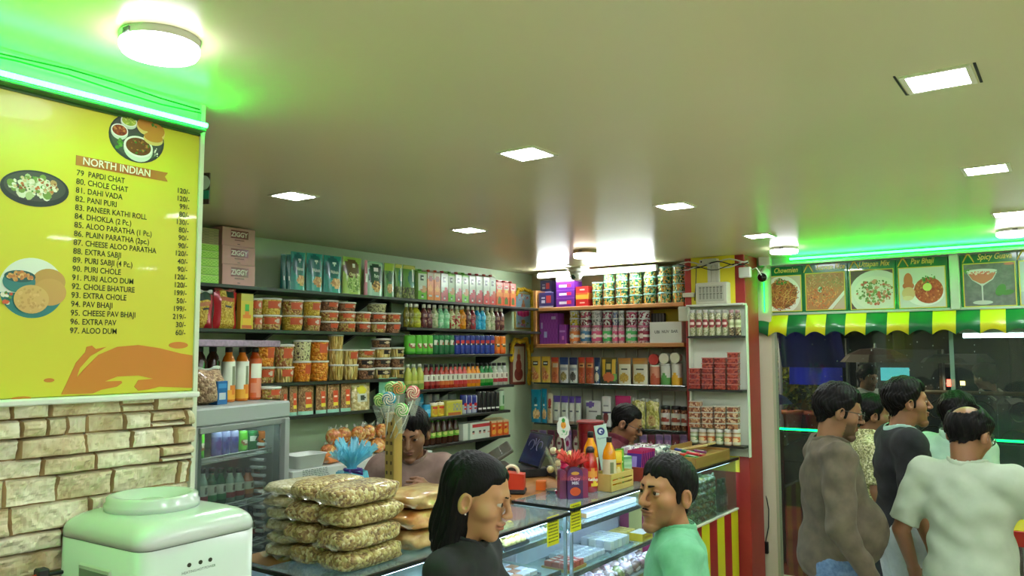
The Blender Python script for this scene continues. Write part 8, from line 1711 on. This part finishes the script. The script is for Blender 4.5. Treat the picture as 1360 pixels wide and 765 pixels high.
def tarp(): 
    a = at_y(1037, 440, 10.5); b = at_y(1122, 440, 10.5); c = at_y(1037, 510, 10.5); d = at_y(1080, 488, 10.5)
    t = thing('blue_tarp', 'dark blue tarpaulin stall hanging outside in the rain', 'tarpaulin', (0, 10.5, 0)); BT = mottled((26, 28, 100), (34, 38, 130), 2, .45)
    mb = MB(); mb.grid(lambda u, v: (a.x+(b.x-a.x)*u*(1-.1*(1-v)*0), -.25*v+.06*math.sin(u*9), d.z+(a.z+.2-d.z)*v-.25*v*u**3), 16, 10, BT); mb.build('roof_sheet', t)
    mb = MB(); mb.grid(lambda u, v: (a.x+.1+(b.x-a.x-.15)*u, -.02+.04*math.sin(u*14), c.z+(d.z-c.z)*v), 16, 4, mottled((44, 52, 206), (52, 62, 230), 2, .4)); mb.build('front_flap', t)
    MB().tube([(a.x-.02, 0, -.04), (a.x-.02, 0, a.z+.1)], .025, mat((150, 150, 160), .4), 8).build('pole', t); MB().tube([(b.x+.02, 0, -.04), (b.x+.02, 0, a.z-.1)], .025, DARK, 8).build('pole', t)
tarp()
def umbrella(px, py, w, y, c, label, ground=True):
    q = at_y(px, py, y); r_ = (at_y(px+w/2, py, y).x-at_y(px-w/2, py, y).x)/2
    t = thing('umbrella', label, 'umbrella', (q.x, y, q.z)); mb = MB(); m = mat(c, .45)
    mb.lathe([(r_, -r_*.42), (r_*.8, -r_*.2), (r_*.45, -r_*.04), (.02, .0)], 8, m, smooth=False, cap=False); o = mb.build('canopy', t)
    mb = MB()
    for k in range(8): an = 2*PI*k/8; mb.tube([(0, 0, -.01), (r_*.45*math.cos(an), r_*.45*math.sin(an), -r_*.06), (r_*math.cos(an), r_*math.sin(an), -r_*.43)], .006, DARK, 5)
    mb.build('ribs', t); MB().tube([(0, 0, .05), (0, 0, -q.z-.02 if ground else -r_*1.25)], .01, STEEL, 6).build('shaft', t)
umbrella(1162, 462, 96, 9.4, (70, 48, 36), 'brown umbrella held over the white-shirted person outside', False); umbrella(1252, 470, 62, 9.8, (20, 24, 26), 'black umbrella in the street near the glass joint'); 
umbrella(1016, 520, 72, 8.6, (24, 40, 96), 'blue patterned umbrella low beside the glass jamb')
# parked vehicle lights
q = at_y(1232, 508, 13); t = thing('parked_van', 'pale van parked far outside with a red tail light', 'van', (q.x, 13, 0))
mb = MB(); mb.box(-1.0, .75, 0, 1.6, .45, 1.75, mat((96, 96, 100), .4), .12); mb.build('body', t); MB().box(-.95, .7, -.005, .02, 1.1, 1.6, mat((20, 24, 28), .1), .0).build('rear_window', t); MB().box(.25, .35, -.02, 0, q.z-.05, q.z+.05, lamp((1, .08, .05), 6)).build('tail_light', t); MB().box(.42, .48, -.02, 0, q.z-.03, q.z+.03, lamp((1, .6, .15), 8)).build('indicator_light', t)
for x in (-.7, .45): MB().lathe([(.3, -.1), (.32, -.08), (.32, .08), (.3, .1)], 20, mat((14, 14, 14), .7), M=Matrix.Translation((x, .3, .28)) @ Matrix.Rotation(PI/2, 4, 'Y')).build('wheel', t)
q = at_y(1193, 498, 12); t = thing('lit_kiosk', 'small kiosk far outside with turquoise lit panel', 'kiosk', (q.x, 12, 0)); MB().box(-.5, .5, 0, .6, 0, q.z+.35, mat((40, 44, 46), .5), .01).build('body', t); MB().box(-.22, .14, -.02, 0, q.z-.08, q.z+.1, lamp((.08, .4, .42), 1.0)).build('lit_panel', t); MB().box(-.36, -.28, -.02, 0, q.z, q.z+.06, lamp((.6, .75, 1), 2)).build('small_sign', t)
# planters with bushes
def leafy(name, x, y, z, rx, rz, n, cols, seed, label, pot=True, cat='plant'):
    t = thing(name, label, cat, (x, y, z)); R_ = random.Random(seed); mb = MB()
    for k in range(n):
        a = R_.random()*6.28; ph = R_.uniform(-1, 1); q = R_.random()**.4; c = Vector((rx*q*math.cos(a)*math.sqrt(1-ph*ph), rx*.7*q*math.sin(a)*math.sqrt(1-ph*ph), rz+rz*q*ph)); s = R_.uniform(.03, .07); d = Vector((R_.uniform(-1, 1), R_.uniform(-1, 1), R_.uniform(-.6, .8))).normalized(); e = d.cross(Vector((R_.random(), R_.random(), 1))).normalized()
        mb.add([c-d*s, c+e*s*.4, c+d*s, c-e*s*.4], [(0, 1, 2, 3)], mat(R_.choice(cols), .5))
    mb.build('foliage', t); MB().tube([(0, 0, 0), (.01, 0, rz)], .02, mat((50, 36, 24), .8), 6).build('stem', t)
    if pot: MB().lathe([(.08, -.3), (.12, 0), (.13, 0), (.13, -.05)], 20, mat((166, 70, 36), .6)).build('pot', t)
    return t
GC = [(70, 90, 30), (110, 120, 40), (40, 60, 24), (150, 140, 50)]
q = at_y(1052, 545, 9.9); slab('wall_planter_ledge', -6.5, 0.4, 9.75, 10.2, -.05, q.z-.3, mat((40, 38, 36), .8))
for k, px in enumerate((1052, 1082, 1112, 1140)): q2 = at_y(px, 530, 9.95); leafy('potted_bush', q2.x, 9.95, at_y(1052, 545, 9.9).z, .1, .16, 180, GC, k, ('first', 'second', 'third', 'fourth')[k]+' potted bush from the glass jamb on the outside ledge')
q = at_y(1028, 500, 10.6); leafy('yellow_bush', q.x, 11.3, q.z-.35, .3, .4, 420, [(150, 150, 40), (190, 180, 60), (90, 100, 30)], 9, 'yellow-leaved bush lit beside the tarpaulin pole', False); MB().tube([(0, 0, -q.z+.33), (.01, 0, .1)], .03, mat((50, 36, 24), .8), 6).build('trunk', bpy.data.objects['yellow_bush'])
for k, (px, y) in enumerate(((1040, 16), (1190, 16.4), (1345, 16))): q = at_y(px, 440, y); leafy('dark_tree', q.x, y, 2.6, 1.0, 1.7, 1100, [(22, 30, 18), (34, 42, 24), (14, 20, 12), (60, 60, 34)], 20+k, ('first', 'second', 'last')[k]+' dark tree from the glass jamb across the wet road', False, 'tree'); MB().tube([(0, 0, -2.6), (.05, 0, -1), (0, 0, .6)], [.14, .11, .07], mat((40, 32, 26), .8), 8).build('trunk', bpy.data.objects['dark_tree' if k == 0 else 'dark_tree.%03d' % k])
# scrolled iron railing
t = thing('iron_railing', 'black scrolled iron railing with tan top bar outside right pane', 'railing', (0, 8.3, 0)); q = at_y(1330, 523, 8.3); IR = mat((44, 40, 34), .4, .6)
MB().tube([(-1.6, 0, q.z), (1.2, 0, q.z)], .02, mat((110, 84, 50), .5), 8).build('top_bar', t); MB().tube([(-1.6, 0, q.z-.6), (1.2, 0, q.z-.6)], .015, IR, 8).build('bottom_bar', t); mb = MB()
for k in range(9):
    cx = -1.45+k*.32
    for s in (1, -1): mb.tube([(cx+s*(.02+.13*(1-j/16)*math.cos(j*.55)), 0, q.z-.3+s*.12+.13*(1-j/16)*math.sin(j*.55)) for j in range(15)], .009, IR, 6)
mb.build('scrollwork', t)
for x in (-1.6, -.2, 1.2): MB().box(x-.02, x+.02, -.02, .02, -.03, q.z+.02, IR).build('post', t)
# grey bench in the street, backpack, string of lamp light
t = thing('street_bench', 'grey metal bench with leaning bar outside the jamb', 'bench', (at_y(1034, 602, 8.0).x, 8.0, 0)); zb3 = at_y(1034, 603, 8.0).z
MB().box(-.25, .28, -.1, .1, zb3-.05, zb3, mat((96, 98, 100), .4), .005).build('seat', t)
for x in (-.2, .24): MB().box(x-.02, x+.02, -.06, .06, -.02, zb3-.05, DARK, .003).build('leg', t)
MB().tube([(-.3, .12, zb3+.5), (.0, .1, zb3+.02)], .02, mat((110, 104, 96), .5), 8).build('leaning_bar', t)
bp_ = [o for o in bpy.data.objects if o.get('label', '').startswith('person in striped')]
if bp_:
    pr_ = bp_[0]; t = thing('backpack', 'dark backpack with pale straps on the striped person outside', 'backpack', pr_.location, pr_.rotation_euler.z); s_ = pr_['_s']; mb = MB(); mb.box(-.15*s_, .15*s_, -.30*s_, -.155*s_, 1.0*s_, 1.42*s_, mat((30, 32, 38), .6), .05); mb.build('pack', t); mb = MB()
    for s in (1, -1): mb.tube([(s*.1*s_, -.15*s_, 1.4*s_), (s*.12*s_, -.02*s_, 1.49*s_), (s*.12*s_, .12*s_, 1.36*s_), (s*.13*s_, .12*s_, 1.2*s_), (s*.14*s_, -.14*s_, 1.06*s_)], .014, mat((170, 166, 150), .6), 6)
    mb.build('straps', t); mb = MB()
    for k in range(5): z = (1.12+.05*k)*s_; mb.tube([(.15*s_*math.cos(a)*1.12, .125*s_*math.sin(a)*1.05, z) for a in [PI*i/12 for i in range(13)]], .007, mat((170, 150, 150), .6), 5)
    mb.build('stripes', pr_)
# cool tube under the awning; the rest are unseen lamps added to light outside
q = at_y(1279, 446, YF+.22); q2 = at_y(1361, 442, YF+.22); t = thing('tube_light', 'white tube light under the awning behind right-hand glass', 'tube light', (q.x, YF+.22, q.z)); MB().tube([(0, 0, 0), (1.2, 0, 0)], .014, lamp((.9, .92, 1), 8), 8).build('tube', t); MB().box(-.02, 1.22, -.02, .02, .016, .05, WHITE, .004).build('fitting', t); MB().tube([(.1, 0, .05), (.1, 0, .5)], .006, DARK, 6).tube([(1.1, 0, .05), (1.1, 0, .5)], .006, DARK, 6).build('hanger', t)
t = thing('fill_lamp', 'added fill lamp on a tall pole out in the rain', 'street lamp', (-7.2, 11.5, 0)); MB().tube([(0, 0, -.05), (0, 0, 4.6), (.6, -.2, 4.9)], .05, DARK, 8).build('pole', t); MB().box(.5, .9, -.35, -.1, 4.82, 4.9, DARK, .02).build('head', t); MB().box(.53, .87, -.33, -.12, 4.8, 4.82, lamp((1, .8, .5), 900)).build('lamp_glass', t)  # unseen lamp added to brighten the street
t = thing('tube_light', 'added white fill tube over the pavement, hidden behind the awning', 'tube light', (-1.6, YF+.3, 2.3)); MB().tube([(0, 0, 0), (.8, 0, 0)], .014, lamp((.95, .95, 1), 24), 8).build('tube', t); MB().box(-.02, .82, -.19, .02, .016, .05, WHITE, .004).build('fitting', t)  # tube added out of sight to light the ground and umbrellas
for x, y in ((-4.5, 8.6), (1.2, 9.2)):  # unseen lamps added to light the pavement
    t = thing('fill_lamp', 'added fill lamp over the pavement '+('left' if x < 0 else 'right')+' of the shop glass, head hidden by the awning', 'street lamp', (x, y, 0)); MB().tube([(0, 0, -.05), (0, 0, 3.4)], .05, DARK, 8).build('pole', t); MB().box(-.2, .2, -.2, .2, 3.36, 3.44, DARK, .02).build('head', t); MB().box(-.16, .16, -.16, .16, 3.35, 3.36, lamp((1, .85, .6), 200)).build('lamp_glass', t)
finish_labels()
